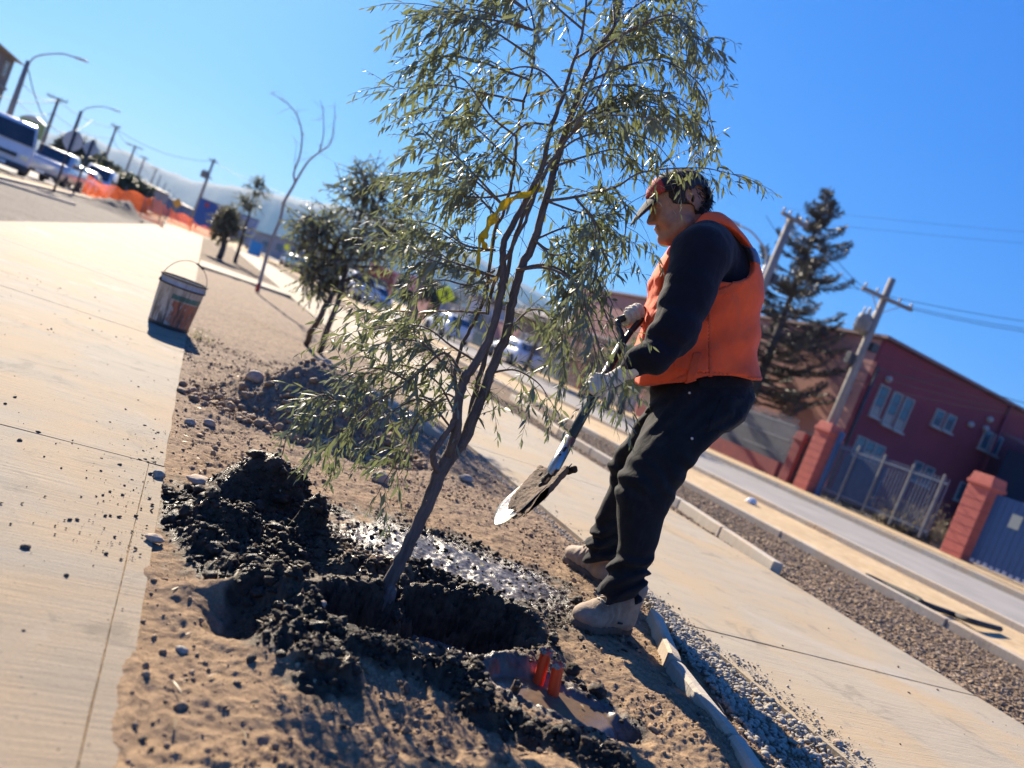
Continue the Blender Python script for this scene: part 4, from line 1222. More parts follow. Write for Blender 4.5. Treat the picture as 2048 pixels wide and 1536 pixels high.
# ------------------------------------------------------------------ the young tree being planted
TD = 2.235
def pd(px, py, dd=0.0): return dp(px, py, TD + dd)
troot = pd(772, 1205); troot[2] = soil_z(troot[0], troot[1]) - .03
tree = empty('young_tree', troot, 0, 'newly planted young tree with narrow grey green leaves and leaning trunk in the muddy hole', 'tree')
base0 = np.array(tree.location)
def stem(pts, rr, name='branch', parent=tree, mat=None, lab=None, seg=14, n=5):
    P = sm_pts(pts, n); R = np.interp(np.linspace(0, len(pts) - 1, len(P)), range(len(pts)), rr)
    P = [q + rvec() * .0016 for q in P]
    mb = MB(); mb.tube([q - np.array(parent.location) for q in P], list(R), seg)
    o = mb.build(name, mat or M_bark, parent); tag(o, lab); return P
px = lambda r: r * .74 * TD / FPX
main = stem([troot - UP0 * .16, troot, pd(779, 1167), pd(808, 1108), pd(835, 1056), pd(878, 952), pd(905, 905, .01), pd(930, 875, .01), pd(955, 815, .01), pd(981, 746, .02), pd(1011, 669, .03), pd(1024, 604, .03), pd(1040, 545, .03), pd(1068, 480, .04), pd(1092, 402, .04), pd(1111, 332, .05),
      pd(1135, 250, .06), pd(1162, 172, .06), pd(1190, 109, .07), pd(1229, 47, .08), pd(1262, -60, .1), pd(1290, -150, .1)],
     [px(r) for r in (24, 22, 19, 17.5, 17, 19, 21, 17, 14.5, 13.5, 13, 12.5, 12, 11, 10, 9.5, 8.5, 7, 5.5, 4.5, 3, 1.5)], 'trunk')
stems = [main]
S = [([(898, 912, 0), (912, 860, -.03), (917, 798, -.04), (928, 755, -.04), (947, 733, -.04), (981, 669, -.03), (1003, 583, -.03), (1006, 530, -.04), (1010, 480, -.05), (1049, 406, -.05), (1084, 336, -.06), (1104, 250, -.07), (1127, 187, -.08), (1150, 117, -.1), (1166, 59, -.1), (1175, -25, -.12), (1180, -120, -.075)],
      [14, 14, 12.5, 12, 12, 11, 10, 9.5, 9, 8, 7, 6, 5, 4, 3.5, 2.5, 1.5]),
     ([(917, 798, .02), (909, 755, .05), (920, 700, .07), (947, 647, .08), (973, 586, .09), (986, 480, .1), (1010, 414, .12), (1029, 332, .12), (1033, 273, .14), (1049, 203, .15), (1068, 117, .16), (1066, 39, .17), (1053, 0, .18), (1040, -90, .2)],
      [6, 5.5, 5, 5, 5, 4.8, 4.5, 4.2, 4, 3.6, 3.2, 2.8, 2.4, 1.2]),
     ([(880, 948, .0), (869, 927, -.03), (866, 905, -.05), (884, 878, -.05), (904, 850, -.05), (915, 810, -.05), (930, 770, -.04), (948, 728, -.03)], [11, 9.5, 8.5, 8, 7.5, 7, 6.5, 6]),
     ([(930, 875, .03), (948, 800, .06), (965, 730, .08), (990, 650, .10), (1012, 560, .10), (1030, 470, .13), (1075, 380, .16), (1120, 290, .18), (1170, 200, .2), (1210, 90, .22), (1240, -30, .25)],
      [8, 8, 7.5, 7, 6.5, 6, 5, 4.5, 4, 3, 1.5]),
     ([(973, 626, .08), (990, 560, .0), (1020, 500, -.08), (1055, 430, -.12), (1082, 360, -.15), (1120, 300, -.17), (1160, 240, -.2), (1210, 150, -.22), (1250, 60, -.24)], [5, 5, 4.5, 4.5, 4, 3.5, 3, 2.4, 1.5])]
for pts, rr in S: stems.append(stem([pd(*q) for q in pts], [px(r) for r in rr], 'stem', seg=10))
BR = [[(1068, 117), (1000, 70), (920, 25), (840, 8)], [(1050, 203), (960, 185), (880, 170), (795, 178)], [(1060, 160), (950, 120), (880, 112), (835, 125)],
      [(1029, 332), (971, 273), (916, 230), (862, 218)], [(1010, 414), (950, 350), (890, 290), (855, 255)], [(1000, 440), (930, 370), (860, 345), (800, 350)],
      [(994, 555), (940, 535), (889, 519), (799, 484)], [(1041, 383), (970, 395), (880, 385), (830, 370)], [(990, 500), (930, 490), (870, 450), (810, 440)], [(990, 540), (940, 570), (880, 560), (830, 590)],
      [(1092, 402), (1150, 394), (1229, 375), (1287, 344), (1400, 336), (1470, 350)], [(1135, 250), (1200, 215), (1280, 200), (1350, 230), (1385, 290)],
      [(1162, 172), (1230, 140), (1320, 120), (1400, 170), (1424, 250)], [(1190, 109), (1260, 60), (1340, 30), (1390, 70), (1425, 100)], [(1229, 47), (1290, 0), (1360, -20), (1400, 40)],
      [(1229, 375), (1252, 420), (1250, 470), (1242, 510)], [(1068, 480), (1130, 455), (1190, 450), (1225, 475)], [(1111, 332), (1180, 310), (1240, 300), (1290, 340)],
      [(1033, 540), (1090, 530), (1140, 555), (1165, 620), (1190, 700), (1215, 770)], [(1011, 669), (1060, 620), (1105, 635), (1128, 700), (1118, 770)], [(981, 746), (1030, 740), (1075, 765), (1100, 800)],
      [(1140, 555), (1190, 590), (1225, 660), (1250, 720)],
      [(928, 755), (899, 712), (874, 712), (818, 763), (753, 802), (689, 819), (625, 840)], [(973, 626), (904, 622), (830, 624), (766, 622), (710, 640)], [(908, 755), (850, 690), (790, 680), (730, 700)],
      [(917, 798), (880, 790), (830, 850), (795, 920), (765, 970)], [(904, 858), (850, 800), (790, 820), (740, 870)], [(947, 720), (900, 690), (850, 655), (780, 650), (700, 665)], [(912, 830), (870, 760), (800, 730), (720, 750)],
      [(818, 763), (770, 740), (720, 740), (670, 780)], [(753, 802), (720, 840), (680, 870), (640, 900)], [(689, 819), (650, 790), (620, 800)],
      [(1053, 20), (1000, -20), (930, -50)], [(1166, 59), (1110, 10), (1060, -50)], [(1229, 47), (1230, -40), (1270, -90)], [(1066, 60), (990, 30), (930, 20), (870, 45)],
      [(1127, 187), (1080, 140), (1020, 140), (960, 200)], [(1104, 250), (1050, 250), (1000, 300), (960, 350)], [(1084, 336), (1150, 280), (1220, 265), (1300, 280), (1345, 325)], [(1092, 402), (1160, 425), (1220, 430), (1270, 400)],
      [(1150, 394), (1190, 450), (1180, 520), (1160, 560)], [(1150, 117), (1220, 80), (1300, 70), (1370, 110)], [(1120, 290), (1180, 240), (1250, 230), (1320, 240)], [(1068, 480), (1100, 500), (1140, 490), (1180, 530)],
      [(1033, 273), (980, 230), (930, 160), (890, 150)], [(1135, 250), (1180, 180), (1250, 170), (1310, 180)]]
tw, lv = [], []
NUDGE = [.0, .12, -.1, .2, -.22, .3, -.3, .15, -.15]
for b in list(BR):
    if b[0][1] < 600 and rnd.random() < .3:
        ox, oy = rnd.uniform(-30, 30), rnd.uniform(18, 45) * rnd.choice((-1, 1))
        BR.append([b[0]] + [(x + ox * (i + 1) / len(b), y + oy * (i + 1) / len(b)) for i, (x, y) in enumerate(b[1:])])
for bi, b in enumerate(BR):
    dd = NUDGE[bi % 9] + rnd.uniform(-.06, .06); low = b[0][1] > 600
    if low: dd *= .75
    k = len(b)
    if b[-1][0] > 1240 and b[-1][1] > 250: dd = abs(dd) * .5
    P = sm_pts([pd(x, y, .02 + dd * i / (k - 1)) for i, (x, y) in enumerate(b)], 6)
    r0 = px(3.6 if len(b) < 6 else 4.6)
    tw.append((P, r0, px(1.0)))
    for (q, d) in alongpts(P, .024 if not low else .024):
        t = np.linalg.norm(q - P[0]) / (np.linalg.norm(P[-1] - P[0]) + 1e-6)
        if t < .12 or rnd.random() < .05: continue
        dr = unit(d * .9 + rvec() * .75 + np.array([0, 0, -.05]))
        twig(tw, lv, q, dr, rnd.uniform(.08, .24) * (1.15 - .35 * t), .0010, .060, .0066, .0128, droop=.75 if not low else .35)
    twig(tw, lv, P[-1], unit(P[-1] - P[-2]), rnd.uniform(.10, .17), .0012, .050, .0054, .014, droop=.4)
for a, b in (((1424, 240), (1424, 290)), ((1245, 500), (1238, 530)), ((1470, 350), (1505, 368)), ((790, 178), (775, 165)), ((1425, 100), (1442, 118))):
    p0, p1 = pd(*a), pd(*b); twig(tw, lv, p0, p1 - p0, .11, .001, .022, .003, .011, droop=.3)
# a few shoots straight off the stems
for s in stems:
    for q, d in alongpts(s, .06):
        if q[2] > .55 and rnd.random() < .6: twig(tw, lv, q, unit(rvec() + [0, 0, .2]), rnd.uniform(.08, .22), .0012, .056, .0060, .016)
w = tubes_mesh('twigs', tw, M_twig, tree); tag(w, kind='stuff')
def vis(l):
    X = l[0] - CAM; w_ = X @ FWD; x_ = 1024 + FPX * (X @ CX) / w_; y_ = 768 - FPX * (X @ CY) / w_
    if not (0 < x_ < 2048 and 0 < y_ < 1536): return 0
    v_ = unit(X); return l[3] * l[4] / w_ ** 2 * abs(l[2] @ v_) * (1 - abs(l[1] @ v_) * .5)
order = sorted(range(len(lv)), key=lambda i: -vis(lv[i])); big = set(order[:300])
rest = [lv[i] for i in range(len(lv)) if i not in big]
tag(leaves_mesh('foliage', rest, M_leaf, tree), kind='stuff')
LM = []
for bnd in (.06, .12, .2, -.05):
    v_, f_ = leaf_arrays([[0, 0, 0]], [[0, 1, 0]], [[0, 0, 1]], [1.0], [.09], bnd); me = npmesh('leaf', v_, f_); me.materials.append(M_leaf); LM.append(me)
for i in sorted(big):
    p, d, n_, L, w_ = lv[i]
    o = bpy.data.objects.new('leaf', LM[i % 4]); COL.objects.link(o); o.parent = tree
    d = unit(d); s_ = unit(np.cross(d, n_)); nn = np.cross(s_, d)
    Mx = Matrix(((s_[0], d[0], nn[0]), (s_[1], d[1], nn[1]), (s_[2], d[2], nn[2]))).to_4x4()
    Mx.translation = V3(p - base0); o.matrix_local = Mx @ Matrix.Diagonal((w_ / .09, L, L * .8, 1))
# dead bits
dl = []
for x, y in ((1120, 175), (1100, 182), (1090, 195), (1125, 190), (995, 552), (1000, 548)):
    dl.append((pd(x, y, -.03), unit(-CX * 1 - CY * .5 + rvec() * .3), unit(rvec() + FWD), .055, .005))
o = leaves_mesh('dead_leaves', dl, M_dead, tree)
tag(o, 'rust coloured dead leaves caught on the stem')
# peeling strips where the limbs part
mb = MB()
for i in range(46):
    q, d = rnd.choice(alongpts(main[22:50], .01)); q = q + rvec() * .012
    mb.tube([q - base0, q + unit(d + rvec() * .5) * .02 - base0, q + unit(d + rvec() * .7) * .04 - base0], [.0016, .0012, .0003], 4, cap=False)
tag(mb.build('bark_shreds', M_twig, tree), kind='stuff')

# the yellow ribbon tied to it
M_tape = leafmat('yellow_tape', (.95, .72, .02), (.9, .62, .02), .5)
rb = empty('ribbon', pd(1060, 388, -.05), 0, 'bright yellow plastic ribbon tied round the stems of the young tree', 'ribbon')
def band(pts, wid, parent, name='tape', mat=None, twist=.6):
    P = sm_pts(pts, 6); v, f = [], []
    b0 = np.array(parent.location)
    for i, q in enumerate(P):
        t = unit(P[min(i + 1, len(P) - 1)] - P[max(i - 1, 0)])
        s = unit(np.cross(t, FWD)); a = twist * math.sin(i * .55)
        s = s * math.cos(a) + FWD * math.sin(a)
        wv = wid * (.75 + .35 * math.sin(i * .9))
        v += [q - s * wv - b0, q + FWD * .002 - b0, q + s * wv - b0]
    n = len(P)
    for i in range(n - 1):
        for k in (0, 1): f.append((i * 3 + k, i * 3 + k + 1, i * 3 + k + 4, i * 3 + k + 3))
    mb = MB(); mb.add(v, f, True); o = mb.build(name, mat or M_tape, parent)
    so = o.modifiers.new('s', 'SOLIDIFY'); so.thickness = .0006
    return o
band([pd(1082, 372, -.04), pd(1062, 386, -.075), pd(1030, 395, -.075), pd(1000, 418, -.075), pd(980, 445, -.075), pd(966, 476, -.075)], .0135, rb, 'tied_band')
band([pd(963, 470, -.06), pd(967, 485, -.05), pd(972, 498, -.04)], .010, rb, 'loose_end')
band([pd(962, 468, -.06), pd(958, 500, -.06), pd(956, 535, -.06), pd(957, 552, -.05)], .007, rb, 'loose_end')
band([pd(1000, 425, -.06), pd(985, 470, -.06), pd(980, 530, -.06)], .0025, rb, 'loose_end')

# ------------------------------------------------------------------ other plants
def simple_tree(name, root_pt, label, cat, trunks, crown, leaf, ll, lw, n_tw, tl, bark=None, group=None, droop=.2, spacing=.05, seg=6, jitter=.5, fol='crown'):
    """trunks: list of (points, r0, r1); crown: list of (centre, radius vec) filled with leafy twigs"""
    r = empty(name, root_pt, 0, label, cat, group)
    mb = MB()
    for pts, a, b in trunks:
        P = sm_pts(pts, 4); n = len(P)
        mb.tube([q + rvec() * a * .15 - np.array(r.location) for q in P], [a + (b - a) * i / (n - 1) for i in range(n)], 8)
    mb.build('trunk', bark or M_bark, r)
    t_, l_ = [], []
    tips = [np.array(q) for pts, a, b in trunks for q in sm_pts(pts, 3)]
    for i in range(n_tw):
        c, rv = crown[rnd.randrange(len(crown))]
        while True:
            u = np.array([rnd.uniform(-1, 1) for _ in range(3)])
            if u @ u < 1: break
        u = u * (u @ u) ** -.12
        p = np.array(c) + u * np.array(rv)
        d = unit(u + rvec() * jitter)
        twig(t_, l_, p - d * tl * .4, d, tl * rnd.uniform(.6, 1.2), lw * .35, ll, lw, spacing, droop=droop)
    # limbs that carry the twigs
    for i in range(min(60, n_tw // 3)):
        p = t_[rnd.randrange(len(t_))][0][0]; q = min(tips, key=lambda s: np.linalg.norm(s - p) + (.6 * abs(s[2] - p[2] + .2)))
        t_.append((sm_pts([q, (q + p) / 2 + rvec() * .05 * np.linalg.norm(p - q) + [0, 0, -.03], p], 3), lw * 1.2, lw * .4))
    tag(tubes_mesh('limbs', t_, bark or M_bark, r, 4), kind='stuff')
    tag(leaves_mesh(fol, l_, leaf, r), kind='stuff')
    return r
# second planted tree, two stems
d2 = 7.9
q = lambda x, y, dd=0.0, D_=d2: dp(x, y, D_ + dd)
def ground(p): p = np.array(p); p[2] = -.02; return p
g2 = ground(at(628, 705))
simple_tree('young_tree', g2, 'bushy young tree with two dark stems in the dirt strip beyond the newly planted one', 'tree',
    [([ground(at(612, 688)), q(635, 640), q(665, 590), q(690, 550), q(705, 490), q(722, 420), q(735, 350)], .035, .008),
     ([ground(at(640, 705)), q(662, 640), q(680, 590), q(692, 545), q(720, 470), q(760, 400, .1)], .036, .008),
     ([q(690, 550), q(660, 480), q(625, 440)], .012, .004), ([q(700, 500), q(770, 470), q(800, 430)], .012, .004)],
    [(q(735, 420), (.34, .35, .46)), (q(690, 480), (.40, .35, .38)), (q(650, 500), (.32, .35, .32)), (q(780, 395), (.34, .35, .30)), (q(735, 520), (.34, .3, .36)), (q(630, 460), (.22, .25, .2)), (q(725, 365), (.22, .25, .24)), (q(795, 470), (.26, .25, .26)), (q(640, 550), (.2, .2, .2))],
    M_leaf2, .10, .018, 640, .30, M_bark_d, 'young trees planted along the dirt strip', spacing=.035)
# thin bare sapling with a red painted foot
d3 = float((at(515, 585) - CAM) @ FWD)
sp = empty('bare_sapling', at(515, 585, -.02), 0, 'tall thin leafless sapling with a red painted foot beside the crossing path', 'tree', 'young trees planted along the dirt strip')
s0 = np.array(sp.location)
def st3(pts, a, b, name='branch', mat=M_sapling):
    P = sm_pts([dp(x, y, d3) for x, y in pts], 5); n = len(P)
    mb = MB(); mb.tube([p - s0 for p in P], [a + (b - a) * i / (n - 1) for i in range(n)], 8); mb.build(name, mat, sp); return P
st3([(515, 585), (522, 555), (540, 490), (560, 440), (568, 405), (585, 375), (594, 358)], .036, .024, 'trunk')
mb = MB(); a_, b_ = dp(514, 583, d3), dp(518, 568, d3); mb.tube([a_ - s0, b_ - s0], [.044, .042], 10); mb.build('painted_foot', pm('red_paint', (.55, .05, .02), None, .6), sp)
A = [st3([(590, 365), (588, 345), (600, 310), (604, 270), (596, 235), (580, 212), (558, 195), (540, 187)], .022, .005),
     st3([(592, 362), (615, 325), (638, 305), (660, 288), (668, 250), (670, 205)], .022, .005), st3([(638, 305), (647, 270), (646, 220), (640, 200)], .014, .004), st3([(588, 345), (590, 320), (593, 290)], .006, .003)]
t_, l_ = [], []
for P in A:
    for p, d in alongpts(P[8:], .10): twig(t_, l_, p, unit(d * .4 + rvec()), rnd.uniform(.12, .35), .004, .03, .006, .08, droop=.2)
tag(tubes_mesh('twigs', t_, M_sapling, sp, 4), kind='stuff'); tag(leaves_mesh('buds', l_, M_dead, sp), kind='stuff')
# small tree near the end of the strip
d4 = float((at(470, 525) - CAM) @ FWD)
q4 = lambda x, y, dd=0: dp(x, y, d4 + dd)
simple_tree('young_tree', ground(at(470, 525)), 'small thin crowned tree on the strip in front of the blue billboard', 'tree',
    [([ground(at(470, 525)), q4(478, 495), q4(492, 450), q4(502, 410), q4(512, 375)], .07, .015)],
    [(q4(492, 405), (.35, .3, .28)), (q4(518, 380), (.45, .35, .25)), (q4(520, 362), (.22, .2, .16)), (q4(505, 410), (.4, .3, .2)), (q4(488, 470), (.25, .3, .5))],
    M_leaf2, .13, .03, 120, .35, M_bark_d, 'young trees planted along the dirt strip', spacing=.06)
d5 = 24.0
q5 = lambda x, y, dd=0: dp(x, y, d5 + dd)
simple_tree('round_shrub', ground(q5(450, 492)), 'round brown clipped shrub in front of the left half of the blue billboard', 'shrub',
    [([ground(q5(450, 490)), q5(452, 470), q5(455, 440)], .10, .05)], [(q5(452, 452), (.42, .4, .55)), (q5(458, 436), (.36, .35, .35))], leafmat('brown_leaf', (.21, .165, .09), (.26, .21, .12), .3), .14, .04, 330, .3, M_bark_d, spacing=.06)
# little weeds on the strip
for k, (x, y, lab) in enumerate(((402, 678, 'tiny green weed at the edge of the slab below the bucket'), (630, 735, 'yellow green weed at the foot of the two stemmed young tree'))):
    g = at(x, y, -.012); r = empty('weed', g, 0, lab, 'weed', 'weeds in the dirt strip'); t_, l_ = [], []
    for i in range(9): twig(t_, l_, g, unit(rvec() * .7 + [0, 0, 1]), rnd.uniform(.04, .12), .0015, .05, .009, .02, droop=.3)
    tag(tubes_mesh('stalks', t_, M_twig, r, 4), kind='stuff'); tag(leaves_mesh('leaves', l_, M_leafy, r), kind='stuff')
# upright twig stuck in the soil on the left of the tree
# ================================================================== BACKGROUND
def Z(px_, py_, depth): return dp(px_, py_, depth)
def col(px_, py_, depth, z=0.0):
    p = dp(px_, py_, depth); p[2] = z; return p
M_conc_pole = pm('concrete_pole', (.24, .22, .20), (.18, .165, .15), .85, 3, .3, 40)
M_conc_dark = pm('weathered_pole', (.22, .20, .19), (.15, .14, .135), .85, 3, .3, 40)
M_steelg = pm('galvanised_steel', (.40, .42, .44), (.30, .32, .34), .5, 4, .1, 50, metal=.3)
M_black = pm('black_paint', (.02, .022, .03), (.04, .042, .05), .5, 6, .1, 60)
M_fdull = pm('dull_grey_paint', (.17, .18, .19), (.13, .14, .15), .7, 4, .1, 50)
M_wire = pm('black_cable', (.03, .03, .035), None, .6)
M_glass = pm('dark_glass', (.015, .022, .032), (.03, .04, .055), .08, 2, 0)
M_white = pm('white_paint', (.62, .62, .62), (.52, .52, .53), .4, 3, .05, 40)
M_tyre = pm('tyre_rubber', (.02, .02, .022), (.04, .038, .036), .85, 12, .3, 60)
M_rim = pm('wheel_rim', (.35, .36, .38), (.25, .25, .27), .35, 12, 0, metal=.6)
M_lamp = pm('headlamp_lens', (.80, .78, .62), (.7, .65, .4), .15, 12, 0)
M_red = pm('red_lens', (.45, .02, .02), None, .3, 12, 0)
M_plate = pm('number_plate', (.7, .7, .66), None, .5, 10, 0)

# mountains --------------------------------------------------------------
m, n = newmat('mountain_slope'); v_ = n.coord((.004, .004, .004))
n.l(n.mix(n.ramp(n.noise(2, 6, .6, v_), [(.35, 0.), (.65, 1.)]), (.11, .10, .085), (.075, .075, .06)), n.b.inputs['Base Color']); n.b.inputs['Roughness'].default_value = .95
M_mount = m
def range_(name, D_, prof, seed, dep=450):
    """prof: (pixel x, pixel y of the crest) on the photograph; real ridge, front and back slopes"""
    C_ = [dp(x, y, D_) for x, y in prof]
    C_ = sm_pts(C_, 10); v, f = [], []; n_ = len(C_); K = 12
    for i, c in enumerate(C_):
        c = c + np.array([0, 0, 12 * fbm(np.array([i * .35]), np.array([seed * 3.3]), o=3, seed=seed)[0]])
        out = unit(np.array([c[0], c[1], 0]))
        for k in range(K + 1):
            t = k / K * 2 - 1
            h = c[2] * (1 - abs(t) ** 1.2)
            h += 12 * (1 - abs(t)) * abs(t) * 4 * fbm(np.array([i * .5]), np.array([k * .8]), o=3, seed=seed + 5)[0]
            v.append((c[0] + out[0] * t * dep, c[1] + out[1] * t * dep, max(h, -2) if 0 < k < K else -2))
    for i in range(n_ - 1):
        for k in range(K):
            a = i * (K + 1) + k; f.append((a, a + K + 1, a + K + 2, a + 1))
    mb = MB(); mb.add(v, f, True); o = mb.build(name, M_mount); return tag(o, kind='structure')
range_('mountains', 3400, [(-500, 50), (-250, 150), (0, 230), (90, 268), (165, 270), (240, 300), (330, 338), (400, 362), (480, 372), (560, 392), (640, 405), (720, 425), (800, 470), (880, 505), (980, 560), (1100, 640), (1250, 720), (1400, 790)], 3)
range_('far_mountains', 4200, [(-300, 60), (60, 250), (200, 290), (330, 345), (430, 378), (560, 405), (660, 430), (740, 430), (830, 460), (930, 500), (1050, 570), (1200, 660), (1500, 800), (2100, 1060)], 9)

# poles ---------------------------------------------------------------------
def pole(name, base, h, r0, r1, label, cat, mat, group=None, arms=(), lamp=None, square=False, boxes=(), drum=None, lean=None):
    """arms: (height, half length, direction vector); lamp: (direction, reach, rise)"""
    r = empty(name, base, 0, label, cat, group)
    mb = MB()
    if square:
        mb.box((0, 0, h / 2), (r0 * 2, r0 * 2, h), taper=r1 / r0)
    else: mb.tube([(0, 0, -.1), (0, 0, h * .5), (0, 0, h)], [r0, (r0 + r1) / 2, r1], 14)
    mb.build('shaft', mat, r)
    for (hh, hl, d) in arms:
        d = unit(d); mb = MB(); a = np.cross(d, UP0)
        mb.box(np.array([0, 0, hh]) + a * (r1 + .05), (hl * 2, .10, .11), axes=(d, a, UP0)); mb.build('cross_arm', M_conc_dark, r)
        mb = MB()
        for k in (-.92, -.45, .45, .92):
            c = np.array([0, 0, hh + .06]) + a * (r1 + .05) + d * hl * k
            mb.lathe(c, [(.02, 0), (.022, .05), (.055, .07), (.055, .11), (.035, .14), (.0001, .17)], 10)
        tag(mb.build('insulators', M_steelg, r), kind='stuff')
        mb = MB()
        for k in (-1, 1): mb.tube([np.array([0, 0, hh - .55]), np.array([0, 0, hh - .03]) + d * hl * .6 * k + a * (r1 + .05)], .018, 6)
        mb.build('brace', M_steelg, r)
    if lamp:
        d, reach, rise = lamp; d = unit(d)
        mb = MB(); P = sm_pts([(0, 0, h - .25), np.array([0, 0, h]) + d * reach * .12 + UP0 * rise * .35, np.array([0, 0, h]) + d * reach * .55 + UP0 * rise * .9, np.array([0, 0, h]) + d * reach * .85 + UP0 * rise], 5)
        mb.tube(P, .035, 8); mb.build('lamp_arm', M_steelg, r)
        e = P[-1]; t = unit(P[-1] - P[-3]); s = unit(np.cross(t, UP0)); u_ = np.cross(s, t)
        mb = MB(); mb.box(e + t * .3, (.62, .22, .09), axes=(t, s, u_), taper=.75); lh = mb.build('lamp_head', M_steelg, r, bevel=.02)
    for (hh, sx, sz, off) in boxes:
        mb = MB(); mb.box(np.array([0, 0, hh]) + np.array(off), (sx, sx * .8, sz)); mb.build('junction_box', M_black, r, bevel=.01)
    if drum:
        for (hh, off, rr, dh) in drum:
            mb = MB(); mb.lathe(np.array([0, 0, hh]) + np.array(off), [(.001, 0), (rr, 0), (rr, dh * .9), (rr * .9, dh), (.001, dh)], 18); t_ = mb.build('transformer', M_fdull, r)
            mb = MB()
            for k in range(3):
                a = k * 2.1; mb.lathe(np.array([0, 0, hh + dh]) + np.array(off) + np.array([math.cos(a), math.sin(a), 0]) * rr * .5, [(.03, 0), (.05, .06), (.03, .12), (.05, .18), (.02, .26), (.001, .3)], 8)
            for k in range(14):
                a = k / 14 * 6.283; mb.box(np.array([0, 0, hh + dh * .45]) + np.array(off) + np.array([math.cos(a), math.sin(a), 0]) * (rr + .02), (.05, .012, dh * .6), a)
            b_ = mb.build('bushings', M_steelg, None); b_.parent = t_; tag(b_, kind='stuff')
    return r
def by_px(base_px, top_px, depth):
    b = col(base_px[0], base_px[1], depth); t = dp(top_px[0], top_px[1], depth)
    return b, float(t[2])
XD = np.array([1., 0, 0]); YD = np.array([0, 1., 0])
# left side of the street; positions by column and depth, height by their tops
G_L = 'lamp posts along the left carriageway'
b, h = by_px((2, 250), (57, 122), 33); b[2] = -.1
LP1 = pole('lamp_post', dp(57, 122, 33) * [1, 1, 0], float(dp(57, 122, 33)[2]), .15, .09, 'tall street lamp with curved arm rising behind the white minibus', 'street lamp', M_conc_dark, G_L, lamp=(RGT0, 2.2, .9))
LP2 = pole('lamp_post', dp(163, 222, 52) * [1, 1, 0], float(dp(163, 222, 52)[2]), .17, .10, 'street lamp with curved arm behind the two signs seen from the back', 'street lamp', M_conc_pole, G_L, lamp=(RGT0, 2.3, .9))
G_P = 'utility poles receding along the left side of the street'
poles = []
LPOLES = [(118, 196, 62, 'first utility pole right of the tall lamp, carrying a short crossarm', .17, [(-.12, .9)]),
          (234, 252, 78, 'utility pole above the dark hedge right of the two signs', .17, [(-.1, .5)]),
          (271, 291, 100, 'utility pole with crossarm above the hedge, fourth from the left', .18, [(-.15, 1.2)]),
          (290, 314, 118, 'utility pole above the grey house, just right of the crossarmed one', .18, [(-.15, .7)]),
          (313, 336, 150, 'far utility pole above the right end of the grey house', .2, [(-.2, .9)]),
          (322, 350, 175, 'far hazy utility pole, first right of the grey house', .2, []),
          (332, 366, 205, 'far hazy utility pole, second right of the grey house', .2, []),
          (340, 378, 240, 'far hazy utility pole, third right of the grey house', .22, []),
          (349, 388, 285, 'faintest far utility pole near the vanishing point', .24, [])]
for x, y, D_, lab, r_, arms in LPOLES:
    t = dp(x, y, D_); hh = float(t[2])
    poles.append((t, pole('utility_pole', t * [1, 1, 0], hh, r_, r_ * .6, lab, 'utility pole', M_conc_pole, G_P, arms=[(hh + a, w, RGT0) for a, w in arms])))
t = dp(429, 318, 95); BP = pole('utility_pole', t * [1, 1, 0], float(t[2]), .24, .14, 'utility pole with a small transformer beside the blue billboard', 'utility pole', M_conc_pole, G_P,
    arms=[(float(t[2]) - .3, .6, RGT0), (float(dp(424, 358, 95)[2]), .7, RGT0)], drum=[(float(dp(414, 358, 95)[2]), -RGT0 * .55, .38, .9)])
# wires
def wire(a, b, sag=.6, r=.012, seg=12, parent=None, mat=None):
    a, b = np.array(a), np.array(b); P = [a + (b - a) * i / seg - UP0 * sag * 4 * (i / seg) * (1 - i / seg) for i in range(seg + 1)]
    return P
def wires(name, L, label, r=.02):
    rt = empty(name, L[0][0], 0, label, 'cables'); b0 = np.array(rt.location)
    for a, b, sag in L:
        mb = MB(); mb.tube([p - b0 for p in wire(a, b, sag)], r, 5); mb.build('cable', M_wire, rt)
    return rt
pt = [p[0] for p in poles]
seq = [dp(40, 150, 45) - UP0 * .0] + pt[:2] + [pt[2], pt[3], pt[4]]
L = []
for a, b in zip(seq[:-1], seq[1:]):
    L += [(a - UP0 * .2, b - UP0 * .2, .5), (a - UP0 * 1.3, b - UP0 * 1.3, .6)]
L.append((dp(-40, 175, 50), pt[0] - UP0 * .3, .5))
L.append((pt[1] - UP0 * .3, t - UP0 * .3, .9)); L.append((t - UP0 * .3, dp(640, 410, 70), .5)); L.append((dp(57, 140, 33), dp(185, 240, 52), 1.8))
wires('overhead_cables', L, 'thin overhead cables strung from pole to pole on the left', .024)
# middle pole behind the young tree
t = dp(881, 470, 27); MPB = t * [1, 1, 0]
MP = pole('utility_pole', MPB, float(t[2]), .13, .08, 'slim grey pole seen through the young tree left of its stems', 'utility pole', M_conc_dark, arms=[(float(t[2]) - .25, .55, RGT0)])
